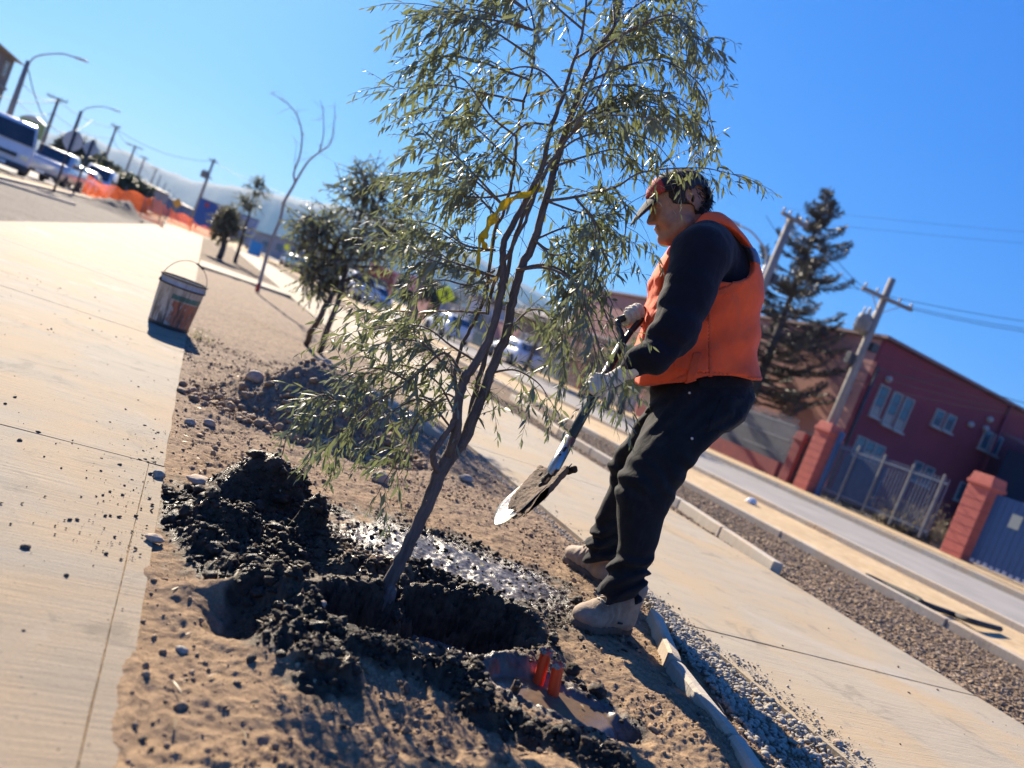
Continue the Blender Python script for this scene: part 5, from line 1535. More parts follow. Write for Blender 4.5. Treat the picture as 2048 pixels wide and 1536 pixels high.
# right side poles
t1 = dp(1583, 437, 26.5); RP1 = pole('utility_pole', t1 * [1, 1, 0], float(t1[2]), .20, .13, 'tall concrete utility pole rising right behind the man in front of the dark conifer', 'utility pole', M_conc_pole,
    arms=[(float(t1[2]) - .05, .62, unit(RGT0 * .9 + FWD0 * .4))], boxes=[(float(t1[2]) - 2.2, .25, .35, (.2, -.1, 0))])
tl = dp(1538, 515, 26.2); RL = pole('street_lamp', tl * [1, 1, 0], float(dp(1535, 520, 26.2)[2]), .09, .055, 'street lamp with long curved arm reaching left behind the man', 'street lamp', M_steelg,
    lamp=(-RGT0, 1.55, .75))
t2 = dp(1785, 558, 26.2); h2 = float(t2[2])
RP2 = pole('utility_pole', t2 * [1, 1, 0], h2, .19, .12, 'concrete utility pole with crossarm and grey transformers before the maroon building', 'utility pole', M_conc_pole,
    arms=[(h2 - .75, 1.05, RGT0 * .98 + FWD0 * .2)], drum=[(float(dp(1735, 668, 26.2)[2]), -RGT0 * .36, .23, .62), (float(dp(1735, 668, 26.2)[2]), FWD0 * .4, .2, .62)],
    boxes=[(float(dp(1712, 720, 26.2)[2]), .28, .4, tuple(-RGT0 * .3)), (float(dp(1735, 690, 26.2)[2]), .3, .3, tuple(RGT0 * .3))])
L = []
ta, tb_ = t1 - UP0 * .1, t2 - UP0 * .75
ex = dp(2500, 700, 30)
for o in (-.9, 0.4, .9):
    dct = unit(XD * .55 - YD * .8)
    L += [(ta + dct * o, tb_ + RGT0 * o, .5), (tb_ + RGT0 * o, dp(2450, 690 + o * 10, 24) , .3)]
for z_, sg_ in ((3.05, .25), (3.35, .3), (3.75, .3), (2.6, .2)):
    L += [(t1 * [1, 1, 0] + UP0 * (h2 - z_ + .6), t2 * [1, 1, 0] + UP0 * (h2 - z_), sg_), (t2 * [1, 1, 0] + UP0 * (h2 - z_), dp(2300, 900 - z_ * 12, 21), sg_)]
L.append((dp(1700, 715, 26), dp(1905, 760, 29), .25))
for y_ in (505, 528): L.append((dp(1560, y_ - 90, 60), dp(2500, y_ - 10, 60), .3))
wires('service_cables', L, 'grey cables running past the transformer pole and off to the right', .011)

# signs seen from behind, and warning signs -----------------------------------------------
def octa(c, r, n_, ax, ay, off, th):
    P = [np.array(c) + ax * r * math.cos(off + 6.2832 * k / n_) + ay * r * math.sin(off + 6.2832 * k / n_) for k in range(n_)]
    return P
def sign(name, base, h, rr, n_, off, label, group, post, face, facing=1, rz=None, symbol=None):
    r = empty(name, base, 0, label, 'road sign', group); mb = MB()
    mb.tube([(0, 0, -.1), (0, 0, h)], .038, 8); mb.build('post', post, r)
    d = FWD0 * .012; c = np.array([0, 0, h - rr * .95])
    P = octa(c - FWD0 * (.05 if facing < 0 else -.045), rr, n_, RGT0, UP0, off, 0)
    mb = MB(); mb.prism(P, (0, 0, 0), d); pl = mb.build('plate', face, r, bevel=.003)
    if symbol:
        for k, poly in enumerate(symbol):
            Q = [c - FWD0 * .062 + RGT0 * x * rr + UP0 * z * rr for x, z in poly]
            mb = MB(); mb.prism(Q, (0, 0, 0), -FWD0 * .006); mb.build('symbol', M_black, None).parent = pl
    return r
G_S = 'road signs seen from behind at the end of the gravel bed'
b = at(107, 383); D1 = float((b - CAM) @ FWD)
sign('road_sign', b, float(dp(152, 262, D1)[2]), .36, 8, .3927, 'octagonal road sign seen from behind on a black post, the left one', G_S, M_black, M_steelg)
b = at(146, 390); D1 = float((b - CAM) @ FWD)
sign('road_sign', b, float(dp(184, 279, D1)[2]), .38, 4, 0, 'diamond road sign seen from behind on a black post, the right one', G_S, M_black, M_steelg)
M_yel = pm('fluorescent_yellow', (.75, .85, .02), (.65, .75, .02), .5, 6, 0)
walk = [[(-.05, .55), (.10, .55), (.12, .42), (.0, .38), (-.08, .44)], [(-.10, .36), (.16, .30), (.20, -.02), (-.02, -.05), (-.16, .05)], [(-.42, .28), (-.12, .34), (-.12, .24), (-.40, .16)], [(-.02, -.05), (.12, -.05), (-.22, -.52), (-.34, -.46)], [(.08, -.02), (.20, -.05), (.42, -.45), (.30, -.50)]]
b = col(870, 645, 27); sign('warning_sign', b, float(dp(897, 573, 27)[2]) + .02, .36, 4, 0, 'bright yellow diamond pedestrian warning sign seen through the young tree', None, M_steelg, M_yel, -1, symbol=walk)
b = col(704, 560, 60); sign('warning_sign', b, float(dp(707, 540, 60)[2]), .38, 4, 0, 'small distant yellow diamond sign beside the bushy tree stems', None, M_steelg, M_yel, -1)
b = col(572, 500, 80); sign('warning_sign', b, float(dp(572, 486, 80)[2]), .4, 4, 0, 'tiny yellow diamond sign right of the bare sapling', None, M_steelg, M_yel, -1)
M_amb = pm('amber_sign', (.75, .40, .05), None, .5, 6, 0)
b = col(350, 420, 70); sign('warning_sign', b, float(dp(356, 396, 70)[2]), .5, 4, 0, 'small amber sign near the far end of the orange mesh', None, M_steelg, M_amb, -1)
# red and white signs near the red shop
M_sgr = pm('red_sign', (.65, .04, .04), (.7, .5, .48), .5, 5, 0)
b = col(828, 615, 55); sg = empty('shop_sign', b, 0, 'small red and white sign panel on a pole behind the slim grey pole', 'sign')
mb = MB(); mb.tube([(0, 0, 0), (0, 0, float(dp(835, 575, 55)[2]))], .05, 8); mb.build('post', M_steelg, sg)
mb = MB(); c = dp(832, 568, 55) - b; mb.box(c, (1.2, .12, 1.1), axes=(RGT0, FWD0, UP0)); mb.build('panel', M_sgr, sg)

# orange mesh fence ---------------------------------------------------------------------------
m, n = newmat('orange_plastic_mesh')
n.b.inputs['Base Color'].default_value = (.85, .16, .05, 1); n.b.inputs['Roughness'].default_value = .5
tr = n.n.new('ShaderNodeBsdfTranslucent'); tr.inputs[0].default_value = (.9, .2, .06, 1); mx = n.n.new('ShaderNodeMixShader'); mx.inputs[0].default_value = .35
n.l(n.b.outputs[0], mx.inputs[1]); n.l(tr.outputs[0], mx.inputs[2]); n.l(mx.outputs[0], [q_ for q_ in n.n if q_.type == 'OUTPUT_MATERIAL'][0].inputs[0])
M_mesh = m
mf = empty('mesh_fence', (-4.2, 38, 0), 0, 'sagging orange plastic mesh barrier round the dug up bed on the left', 'barrier'); mf0 = np.array(mf.location)
def mesh_run(pts, h0=1.0, cell=.085, lean=.25):
    P = sm_pts([np.array([p[0], p[1], 0.]) for p in pts], 14)
    Lc = [0]
    for a, b in zip(P[:-1], P[1:]): Lc.append(Lc[-1] + np.linalg.norm(b - a))
    def pos(s, t):
        q = np.array([np.interp(s, Lc, [p[k] for p in P]) for k in range(3)])
        sagv = .16 * math.sin(s * 1.7) ** 2 + .10 * math.sin(s * .63 + 1)
        return q + np.array([lean * (1 - t) * math.sin(s * .9), .05 * math.sin(s * 5 + t * 6), (h0 - sagv) * t + .02])
    mb = MB(); nS = int(Lc[-1] / cell); nT = int(h0 / cell)
    for i in range(nS):
        for j in range(nT + 1):
            a, b = pos(i * cell, j / nT), pos((i + 1) * cell, j / nT); w_ = np.array([0, 0, .014 if j not in (0, nT) else .03])
            mb.quad(a - w_ - mf0, b - w_ - mf0, b + w_ - mf0, a + w_ - mf0)
        for j in range(nT):
            a, b = pos(i * cell, j / nT), pos(i * cell, (j + 1) / nT); d_ = unit(pos(i * cell + .05, j / nT) - a) * .010
            mb.quad(a - d_ - mf0, a + d_ - mf0, b + d_ - mf0, b - d_ - mf0)
    tag(mb.build('mesh', M_mesh, mf), kind='stuff')
    s = 0
    while s < Lc[-1]:
        a = pos(s, 0); mb = MB(); mb.tube([a - mf0 - UP0 * .2, a - mf0 + UP0 * (h0 + .12)], .022, 6); mb.build('stake', M_conc_dark, mf); s += 2.6
def gcol(x, y, D_): return tuple(col(x, y, D_)[:2])
mesh_run([gcol(158, 395, 40), gcol(200, 415, 41), gcol(240, 428, 40), gcol(290, 442, 39), gcol(332, 456, 34)], 1.05)
mesh_run([gcol(334, 440, 58), gcol(356, 448, 57), gcol(382, 456, 58)], 1.05)
mesh_run([gcol(384, 450, 66), gcol(410, 460, 68), gcol(434, 470, 70)], .8)
# heap of dark soil inside it
gx, gy = np.meshgrid(np.linspace(-4.6, -2.2, 50), np.linspace(28.5, 39, 90), indexing='ij')
zz = .55 * np.exp(-((gx + 2.9) / .55) ** 2 - ((gy - 34) / 1.8) ** 2) + .35 * np.exp(-((gx + 3.6) / .5) ** 2 - ((gy - 33) / 1.6) ** 2); zz = zz * (1 + .35 * fbm(gx, gy, f=2.5, o=4, seed=77)) - .06
i_ = np.arange(gx.size).reshape(gx.shape); f_ = np.stack([i_[:-1, :-1], i_[1:, :-1], i_[1:, 1:], i_[:-1, 1:]], -1).reshape(-1, 4)
tag(link('soil_heap', npmesh('soil_heap', np.stack([gx, gy, zz], -1).reshape(-1, 3), f_), M_dark), kind='structure')

# vehicles -------------------------------------------------------------------------------------
def wheel(parent, x, y, r=.33, w=.2):
    mb = MB(); mb.lathe((x - w / 2, y, r), [(r * .55, 0), (r * .97, 0), (r, w * .15), (r, w * .85), (r * .97, w), (r * .55, w)], 22, axis=(1, 0, 0)); wh = mb.build('wheel', M_tyre, parent)
    mb = MB(); mb.lathe((x - w / 2 + .02, y, r), [(.001, 0), (r * .2, -.01), (r * .5, .0), (r * .58, .02), (r * .58, w - .06), (.001, w - .05)], 14, axis=(1, 0, 0)); rm = mb.build('rim', M_rim, None); rm.parent = wh
def loft_body(secs, name, mat, parent, bevel=0):
    """secs along y: (y, half width bottom, half width top, z bottom, z top)"""
    mb = MB(); v = []
    for (y, wb, wt, z0, z1) in secs:
        zm = z0 + (z1 - z0) * .45
        v += [(-wb * .93, y, z0), (-wb, y, zm), (-wt, y, z1 - .03), (-wt * .9, y, z1), (wt * .9, y, z1), (wt, y, z1 - .03), (wb, y, zm), (wb * .93, y, z0)]
    n_ = len(secs); f = []
    for i in range(n_ - 1):
        for k in range(8): a = i * 8 + k; b_ = i * 8 + (k + 1) % 8; f.append((a, b_, b_ + 8, a + 8))
    f += [tuple(range(8))[::-1], tuple((n_ - 1) * 8 + k for k in range(8))]
    mb.add(v, f, True); o = mb.build(name, mat, parent, bevel=bevel); return o
def car(name, loc, rz, label, mat, kind='hatch', group=None, cat='car', scale=1.0):
    """nose towards local -Y; length about 4 m"""
    r = empty(name, loc, rz, label, cat, group); r.scale = (scale,) * 3
    if kind == 'van':
        loft_body([(-2.3, .78, .76, .35, .75), (-2.25, .84, .82, .28, .98), (-1.55, .86, .82, .25, 1.15), (-.7, .87, .78, .25, 1.95), (-.3, .87, .80, .25, 2.0), (2.2, .87, .80, .25, 2.0), (2.3, .85, .76, .35, 1.9)], 'body', mat, r)
        mb = MB(); mb.prism([(-.70, -1.56, 1.18), (.70, -1.56, 1.18), (.64, -.86, 1.86), (-.64, -.86, 1.86)], (0, -.035, .03), (0, .03, -.02)); mb.build('windscreen', M_glass, r)
        win = [(-1.2, -.35), (-.2, .9), (1.0, 2.1)]; z0, z1, wx = 1.22, 1.75, .845
    elif kind == 'pickup':
        loft_body([(-2.4, .80, .78, .40, .85), (-2.3, .86, .84, .35, 1.05), (-1.2, .88, .84, .32, 1.12), (2.35, .88, .86, .35, 1.10), (2.45, .86, .84, .42, 1.05)], 'body', mat, r)
        loft_body([(-1.2, .80, .78, 1.08, 1.14), (-.65, .80, .66, 1.08, 1.66), (.6, .80, .66, 1.08, 1.70), (.85, .80, .70, 1.08, 1.15)], 'cab', mat, r)
        mb = MB(); mb.prism([(-.68, -1.18, 1.16), (.68, -1.18, 1.16), (.58, -.70, 1.62), (-.58, -.70, 1.62)], (0, -.035, .03), (0, .03, -.02)); mb.build('windscreen', M_glass, r)
        win = [(-.6, .0), (.1, .6)]; z0, z1, wx = 1.18, 1.56, .80
    else:
        loft_body([(-2.0, .70, .68, .35, .62), (-1.92, .80, .76, .24, .78), (-1.0, .84, .80, .22, .95), (1.5, .84, .80, .22, .98), (1.95, .80, .76, .26, .95), (2.02, .74, .7, .36, .8)], 'body', mat, r)
        loft_body([(-1.05, .78, .74, .90, .96), (-.45, .78, .62, .90, 1.38), (.3, .78, .62, .90, 1.46), (1.2, .78, .60, .90, 1.40), (1.85, .76, .66, .90, .98)], 'cabin', mat, r)
        mb = MB(); mb.prism([(-.66, -1.02, .98), (.66, -1.02, .98), (.55, -.50, 1.34), (-.55, -.50, 1.34)], (0, -.04, .03), (0, .03, -.02)); mb.build('windscreen', M_glass, r)
        mb = MB(); mb.prism([(-.60, 1.80, 1.02), (.60, 1.80, 1.02), (.52, 1.28, 1.36), (-.52, 1.28, 1.36)], (0, .04, .03), (0, -.03, -.02)); mb.build('rear_window', M_glass, r)
        win = [(-.62, .25), (.32, 1.15)]; z0, z1, wx = .99, 1.33, .775
    for a, b_ in win:
        for sg_ in (-1, 1):
            mb = MB(); mb.prism([(sg_ * (wx + .012), a, z0), (sg_ * (wx + .012), b_, z0), (sg_ * (wx - .10), b_ - .06, z1), (sg_ * (wx - .10), a + .12, z1)], (0, 0, 0), (sg_ * .02, 0, .008)); mb.build('side_window', M_glass, r)
    yf = -2.3 if kind != 'hatch' else -1.95; zf = .72 if kind != 'hatch' else .62
    for sg_ in (-1, 1):
        mb = MB(); mb.box((sg_ * .60, yf + .0, zf), (.30, .10, .15)); mb.build('headlight', M_lamp, r, bevel=.02)
        mb = MB(); mb.box((sg_ * .66, -yf + .02 if kind != 'hatch' else 1.96, zf + .1), (.20, .08, .24)); mb.build('tail_light', M_red, r, bevel=.02)
        mb = MB(); mb.box((sg_ * 1.0, yf + 1.25, z0 + .02), (.20, .10, .16)); mb.build('mirror', M_black, r, bevel=.02)
    mb = MB(); mb.box((0, yf - .02, zf - .02), (.75, .06, .12)); mb.build('grille', M_black, r)
    mb = MB(); mb.box((0, yf - .03, .40), (1.5, .14, .18)); bp = mb.build('bumper', mat if kind == 'hatch' else M_black, r, bevel=.03)
    mb = MB(); mb.box((0, yf - .105, .42), (.36, .012, .12)); pl = mb.build('number_plate', M_plate, None); pl.parent = bp
    yw = (-1.45, 1.45) if kind != 'hatch' else (-1.25, 1.25)
    for y in yw:
        for sg_ in (-1, 1): wheel(r, sg_ * .78, y, .34)
    return r
M_cwhite = pm('white_car_paint', (.62, .63, .65), (.55, .56, .58), .25, 3, 0)
M_cgrey = pm('silver_car_paint', (.50, .51, .53), (.42, .43, .45), .25, 3, 0, metal=.3)
M_cblue = pm('teal_car_paint', (.05, .12, .16), (.04, .09, .12), .25, 3, 0)
M_cred = pm('red_truck_paint', (.40, .03, .03), (.30, .025, .025), .3, 3, 0)
M_cdark = pm('dark_car_paint', (.03, .035, .05), (.04, .05, .07), .25, 3, 0)
# big white minibus at the left edge of the picture
c = col(-4, 335, 27.5, -.10)
mbs = empty('minibus', dp(-6, 335, 29) * [1, 1, 0] - UP0 * .1, rad(12), 'white minibus with dark windscreen facing us at the left edge of the picture', 'minibus')
loft_body([(-3.0, .98, .96, .40, .95), (-2.95, 1.02, .98, .32, 1.15), (-2.85, 1.02, .94, .30, 1.35), (-2.55, 1.02, .88, .30, 2.15), (-2.3, 1.02, .88, .30, 2.28), (3.0, 1.02, .88, .30, 2.28), (3.1, .98, .84, .4, 2.2)], 'body', M_cwhite, mbs)
mbs.scale = (.88, .88, .88)
mb = MB(); mb.prism([(-.90, -2.86, 1.38), (.90, -2.86, 1.38), (.80, -2.58, 2.10), (-.80, -2.58, 2.10)], (0, -.05, .01), (0, .03, 0)); mb.build('windscreen', M_glass, mbs)
for sg_ in (-1, 1):
    mb = MB(); mb.box((sg_ * .74, -3.0, .88), (.30, .08, .18)); mb.build('headlight', M_lamp, mbs, bevel=.03)
    mb = MB(); mb.box((sg_ * 1.16, -2.85, 1.55), (.14, .12, .34)); mb.build('mirror', M_black, mbs, bevel=.03)
    for k in range(3): mb = MB(); mb.prism([(sg_ * 1.0, -2.2 + k * 1.7, 1.35), (sg_ * 1.0, -.7 + k * 1.7, 1.35), (sg_ * .915, -.75 + k * 1.7, 2.0), (sg_ * .915, -2.1 + k * 1.7, 2.0)], (0, 0, 0), (sg_ * .03, 0, 0)); mb.build('side_window', M_glass, mbs)
    for y in (-2.1, 2.0): wheel(mbs, sg_ * .88, y, .36, .22)
mb = MB(); mb.box((0, -3.06, .42), (2.0, .16, .26)); mb.build('bumper', M_black, mbs, bevel=.04)
mb = MB(); mb.box((0, -3.03, .86), (.95, .06, .16)); mb.build('grille', M_black, mbs)
mb = MB(); mb.box((0, -3.15, .44), (.40, .02, .14)); mb.build('number_plate', M_plate, mbs)
G_C = 'vehicles queued on the left carriageway'
for x, y, D_, rz_, lab, mt, kd, ct in ((108, 350, 36, -4, 'grey pickup following right behind the white minibus', M_cgrey, 'pickup', 'pickup'), (138, 352, 44, -2, 'low silver car between the two black sign posts', M_cgrey, 'hatch', 'car'),
      (168, 355, 47, 0, 'white car behind the start of the orange mesh', M_cwhite, 'hatch', 'car'), (196, 366, 52, 0, 'white van behind the orange mesh, last of the queue', M_cwhite, 'van', 'van')):
    car('parked_car' if ct == 'car' else ct, col(x, y, D_, -.1), rad(rz_), lab, mt, kd, G_C, ct)
G_M = 'cars on the far side street in the middle distance'
for x, y, D_, rz_, lab, mt, kd, ct in ((705, 600, 46, 4, 'white pickup seen behind the stems of the bushy tree', M_cwhite, 'pickup', 'pickup'), (748, 588, 50, 6, 'silver car right of the white pickup, below the red shop', M_cgrey, 'hatch', 'car'),
      (902, 640, 44, 184, 'white car parked beyond the horizontal twig of the young tree', M_cwhite, 'hatch', 'car'), (1032, 700, 41, 184, 'teal windowed white car parked behind the stems of the young tree', M_cwhite, 'hatch', 'car'),
      (620, 540, 60, 10, 'dark car left of the bushy tree in the parked row', M_cdark, 'hatch', 'car'), (590, 522, 70, 10, 'pale blue car in the parked row by the bare sapling', M_cgrey, 'hatch', 'car'), (600, 530, 64, 10, 'teal car in the middle of the parked row', M_cblue, 'hatch', 'car')):
    car('parked_car' if ct == 'car' else ct, col(x, y, D_, -.1 ), rad(rz_), lab, mt, kd, G_M, ct)

# billboard, banners -----------------------------------------------------------------------------
M_bb1 = pm('blue_billboard_print', (.030, .085, .30), (.035, .12, .36), .6, .4, 0)
M_bb2 = pm('pale_blue_billboard_print', (.20, .26, .42), (.26, .32, .46), .6, .3, 0)
M_bbr = pm('red_print', (.45, .06, .08), None, .6)
M_bbw = pm('white_print', (.55, .62, .68), None, .6)
a, b_, c_ = dp(398, 394, 88), dp(455, 425, 88), dp(516, 440, 88)
bb = empty('billboard', dp(455, 470, 88) * [1, 1, 0], 0, 'large blue billboard in two panels beside the street in the distance', 'billboard'); o0 = np.array(bb.location)
z1 = float(dp(398, 395, 88)[2]); z0 = float(dp(386, 448, 88)[2])
xl = (dp(392, 425, 88) - o0) @ RGT0; xm = (dp(452, 447, 88) - o0) @ RGT0; xr = (dp(511, 462, 88) - o0) @ RGT0
for x0_, x1_, mt, nm in ((xl, xm - .05, M_bb1, 'print_panel'), (xm + .05, xr, M_bb2, 'print_panel')):
    mb = MB(); mb.box(RGT0 * (x0_ + x1_) / 2 + UP0 * (z0 + z1) / 2, (x1_ - x0_, .3, z1 - z0), axes=(RGT0, FWD0, UP0)); mb.build(nm, mt, bb)
mb = MB(); mb.box(RGT0 * (xl + 1.0) + UP0 * (z1 - .5) - FWD0 * .17, (.5, .04, .5), axes=(RGT0, FWD0, UP0)); mb.build('printed_mark', M_bbr, bb)
for k in range(3): mb = MB(); mb.box(RGT0 * (xl + 1.9) + UP0 * (z1 - 1.5 - k * .35) - FWD0 * .17, (1.6 - .3 * k, .04, .10), axes=(RGT0, FWD0, UP0)); mb.build('printed_line', M_bb2, bb)
for x0_ in (xl + .4, xm, xr - .4): mb = MB(); mb.tube([RGT0 * x0_ + FWD0 * .3, RGT0 * x0_ + FWD0 * .3 + UP0 * z1], .12, 8); mb.build('post', M_conc_dark, bb)
mb = MB(); mb.box(RGT0 * (xl + xr) / 2 + UP0 * (z1 + .06), (xr - xl + .2, .4, .12), axes=(RGT0, FWD0, UP0)); mb.build('frame', M_conc_dark, bb)
bn_ = empty('banner', dp(510, 500, 60) * [1, 1, 0], 0, 'bright blue tarpaulin panel behind the foot of the bare sapling', 'banner')
mb = MB(); zt, zb = float(dp(515, 484, 60)[2]), float(dp(507, 510, 60)[2]); mb.box(UP0 * (zt + zb) / 2, (1.05, .06, zt - zb), axes=(RGT0, FWD0, UP0)); mb.build('sheet', pm('bright_blue_tarp', (.02, .27, .62), (.02, .22, .5), .5, 2, .2, 20), bn_)
for sg_ in (-.5, .5): mb = MB(); mb.tube([RGT0 * sg_, RGT0 * sg_ + UP0 * zt], .04, 8); mb.build('post', M_steelg, bn_)
# green sign with arched top on the left
gs = empty('billboard', dp(62, 262, 75) * [1, 1, 0], 0, 'green roadside billboard with an arched top above the minibus roof', 'billboard')
g0 = np.array(gs.location); cL = (dp(36, 250, 75) - g0) @ RGT0; cR = (dp(88, 262, 75) - g0) @ RGT0; zT = float(dp(62, 240, 75)[2]); zB = float(dp(58, 272, 75)[2])
mb = MB(); mb.box(RGT0 * (cL + cR) / 2 + UP0 * (zT + zB) / 2, (cR - cL, .2, zT - zB), axes=(RGT0, FWD0, UP0)); mb.build('green_panel', pm('green_print', (.16, .27, .10), (.2, .3, .13), .6, .5, 0), gs)
P = [RGT0 * (cL + (cR - cL) * k / 10) + UP0 * (zT + .02 + .45 * math.sin(math.pi * k / 10)) for k in range(11)]
mb = MB(); mb.prism(P, -FWD0 * .1, FWD0 * .2); mb.build('arch', M_steelg, gs)
mb = MB(); mb.tube([(0, 0, 0), UP0 * zB], .18, 10); mb.build('post', M_steelg, gs)

# houses and walls ----------------------------------------------------------------------------------
M_maroon = pm('maroon_render', (.205, .036, .056), (.155, .028, .045), .85, .6, .25, 14)
M_pink = pm('faded_pink_render', (.44, .22, .18), (.36, .18, .15), .9, .8, .3, 10)
M_roofm = pm('roof_edge_metal', (.20, .10, .10), (.14, .08, .08), .6, 3, .1, 30)
M_frame = pm('pale_window_frame', (.36, .36, .34), (.28, .28, .27), .6, 6, .1, 40)
M_pane = pm('window_pane', (.05, .10, .14), (.10, .15, .17), .12, .8, 0)
M_pane2 = pm('curtained_pane', (.30, .24, .22), (.18, .17, .17), .2, 2, 0)
M_brick = pm('red_pillar_paint', (.46, .115, .085), (.37, .09, .07), .85, 4, .3, 30)
M_brickd = pm('brick_red_wall', (.24, .06, .055), (.18, .05, .05), .9, 3, .4, 20)
M_blue = pm('blue_gate_paint', (.022, .075, .19), (.03, .09, .21), .55, 5, .1, 40)
M_blue2 = pm('faded_blue_paint', (.045, .075, .14), (.07, .10, .16), .6, 5, .1, 40)
M_fgrey = pm('grey_fence_paint', (.16, .17, .18), (.11, .12, .13), .6, 5, .1, 40)
def facade_window(parent, c, w, h, ax, nrm, mull=1, pane=None, sill=True):
    """frame, panes behind it, sill; c centre on the wall, ax along the wall, nrm outward"""
    mb = MB(); t = .05
    for s_ in (-1, 1):
        mb.box(c + ax * s_ * (w / 2 - t / 2) + nrm * .03, (t, .10, h), axes=(ax, nrm, UP0)); mb.box(c + UP0 * s_ * (h / 2 - t / 2) + nrm * .031, (w - 2 * t, .10, t), axes=(ax, nrm, UP0))
    fr = mb.build('window', M_frame, parent)
    n_ = mull
    for k in range(n_):
        hh = (h - 2 * t) / n_
        mb = MB(); mb.box(c - UP0 * (h / 2 - t - hh * (k + .5)) + nrm * .022, (w - 2 * t, .03, hh - .03), axes=(ax, nrm, UP0)); p_ = mb.build('pane', pane[k % len(pane)] if pane else M_pane, None); p_.parent = fr
    if sill:
        mb = MB(); mb.box(c - UP0 * (h / 2 + .05) + nrm * .07, (w + .12, .22, .08), axes=(ax, nrm, UP0)); s_ = mb.build('sill', M_frame, None); s_.parent = fr
# the maroon building: corner nearest us is where its two colours meet
BX, BY, BH = 26.32, 23.49, 7.05
mbd = empty('maroon_building', (BX, BY, 0), 0, 'two storey building, maroon end wall and faded pink street wall, behind the fences', 'building')
mb = MB(); mb.box((11.0, .0 + .1, BH / 2 - .05), (22.0, .2, BH)); mb.build('end_wall', M_maroon, mbd)
mb = MB(); mb.box((.1, 14.2, BH / 2 - .1), (.2, 28.0, BH + .1)); mb.build('street_wall', M_pink, mbd)
mb = MB(); mb.box((11.0, 28.3, BH / 2), (22.0, .2, BH)); mb.box((21.9, 14.2, BH / 2), (.2, 28, BH)); mb.build('back_wall', M_pink, mbd)
mb = MB(); mb.box((11.0, 14.1, BH + .06), (22.4, 28.6, .14)); mb.build('roof', M_roofm, mbd)
# shallow gable peak over the corner as in the picture
def wall_px(x, y): return ony(x, y, BY) - np.array([BX, BY, 0])
AX, NR = XD, -YD
for (x0_, y0_), (x1_, y1_), w_ in (((1771, 772), (1745, 832), .62), ((1795, 785), (1771, 850), .62), ((1817, 795), (1795, 862), .62)):
    a, b_ = wall_px(x0_, y0_), wall_px(x1_, y1_); facade_window(mbd, np.array([(a[0] + b_[0]) / 2 + .0, -.0, (a[2] + b_[2]) / 2]), w_, a[2] - b_[2], AX, NR, 3, [M_pane2, M_pane, M_pane])
for (x0_, y0_), (x1_, y1_) in (((1882, 820), (1868, 852)), ((1904, 830), (1891, 862)), ((1978, 862), (1962, 898)), ((1998, 872), (1982, 908))):
    a, b_ = wall_px(x0_, y0_), wall_px(x1_, y1_); facade_window(mbd, np.array([(a[0] + b_[0]) / 2, 0, (a[2] + b_[2]) / 2]), .62, a[2] - b_[2], AX, NR, 2)
for (x0_, y0_), (x1_, y1_) in (((1722, 880), (1712, 905)), ((1740, 888), (1730, 914)), ((1758, 896), (1748, 922)), ((1836, 928), (1826, 955)), ((1858, 938), (1848, 965)), ((1928, 965), (1916, 1000)), ((1946, 972), (1934, 1008))):
    a, b_ = wall_px(x0_, y0_), wall_px(x1_, y1_); facade_window(mbd, np.array([(a[0] + b_[0]) / 2, 0, (a[2] + b_[2]) / 2]), .62, max(.9, a[2] - b_[2]), AX, NR, 2)
a = wall_px(2010, 830); mb = MB(); mb.tube([(a[0], -.09, .1), (a[0], -.09, BH)], .07, 8); mb.build('downpipe', M_maroon, mbd)
mb = MB(); mb.tube([(.10, -.09, .1), (.10, -.09, BH - 1.2)], .06, 8); mb.build('downpipe', M_black, mbd)
for x_, y_ in ((1774, 758), (1976, 838), (1968, 856), (1938, 848)):
    a = wall_px(x_, y_); mb = MB(); mb.lathe(np.array([a[0], -.02, a[2]]), [(.14, 0), (.15, .12), (.09, .2), (.001, .22)], 12, axis=(0, -1, 0)); mb.build('wall_lamp', M_frame, mbd)
# dark shed at the right edge
ds = empty('dark_shed', (34.3, 20.0, 0), 0, 'dark open fronted shed with a rust coloured lean-to roof at the right edge', 'shed')
zt = float(ony(2040, 880, 19.0)[2])
mb = MB(); mb.box((4.5, 1.0, zt / 2), (9.0, 2.0, zt)); mb.build('wall', pm('dark_blue_cladding', (.012, .025, .05), (.02, .03, .055), .8, 2, .2, 20), ds)
mb = MB(); mb.prism([(-.3, -.3, zt), (9.3, -.3, zt + .05), (9.3, 2.3, zt + .7), (-.3, 2.3, zt + .6)], (0, 0, 0), (0, 0, .1)); mb.build('roof', M_roofm, ds)

# boundary line of the property: pillars, grilles, gate -----------------------------------------------
FX = 20.75
def fp(x, y): q_ = onx(x, y, FX); return q_
def pillar(y, h, w, label, mat=M_brick, ball=False):
    r = empty('gate_pillar', (FX, y, -.04), 0, label, 'pillar', 'red pillars of the front fence')
    mb = MB(); mb.box((0, 0, h / 2 - .12), (w, w, h - .24)); mb.build('shaft', mat, r, bevel=.015)
    mb = MB(); mb.box((0, 0, h - .30), (w + .10, w + .10, .10)); mb.box((0, 0, h - .13), (w + .04, w + .04, .24), taper=.9); mb.build('cap', mat, r, bevel=.015)
    for k in range(int((h - .4) / .26)):
        mb = MB(); mb.box((0, 0, .14 + k * .26), (w + .008, w + .008, .012)); mb.build('joint', M_brickd, r)
    return r
yA = float(fp(1612, 975)[1]); yB = float(fp(1915, 1108)[1]); hA = 2.5; hB = 2.45
pillar(yA, hA, .62, 'red square pillar at the left end of the blue gate below the transformer pole')
pillar(yB, hB, .62, 'red square pillar left of the blue sheet gate at the right edge')
pillar(float(fp(1572, 960)[1]), 1.9, .40, 'shorter dark red pillar between the grey grille and the narrow dark gate', M_brickd)
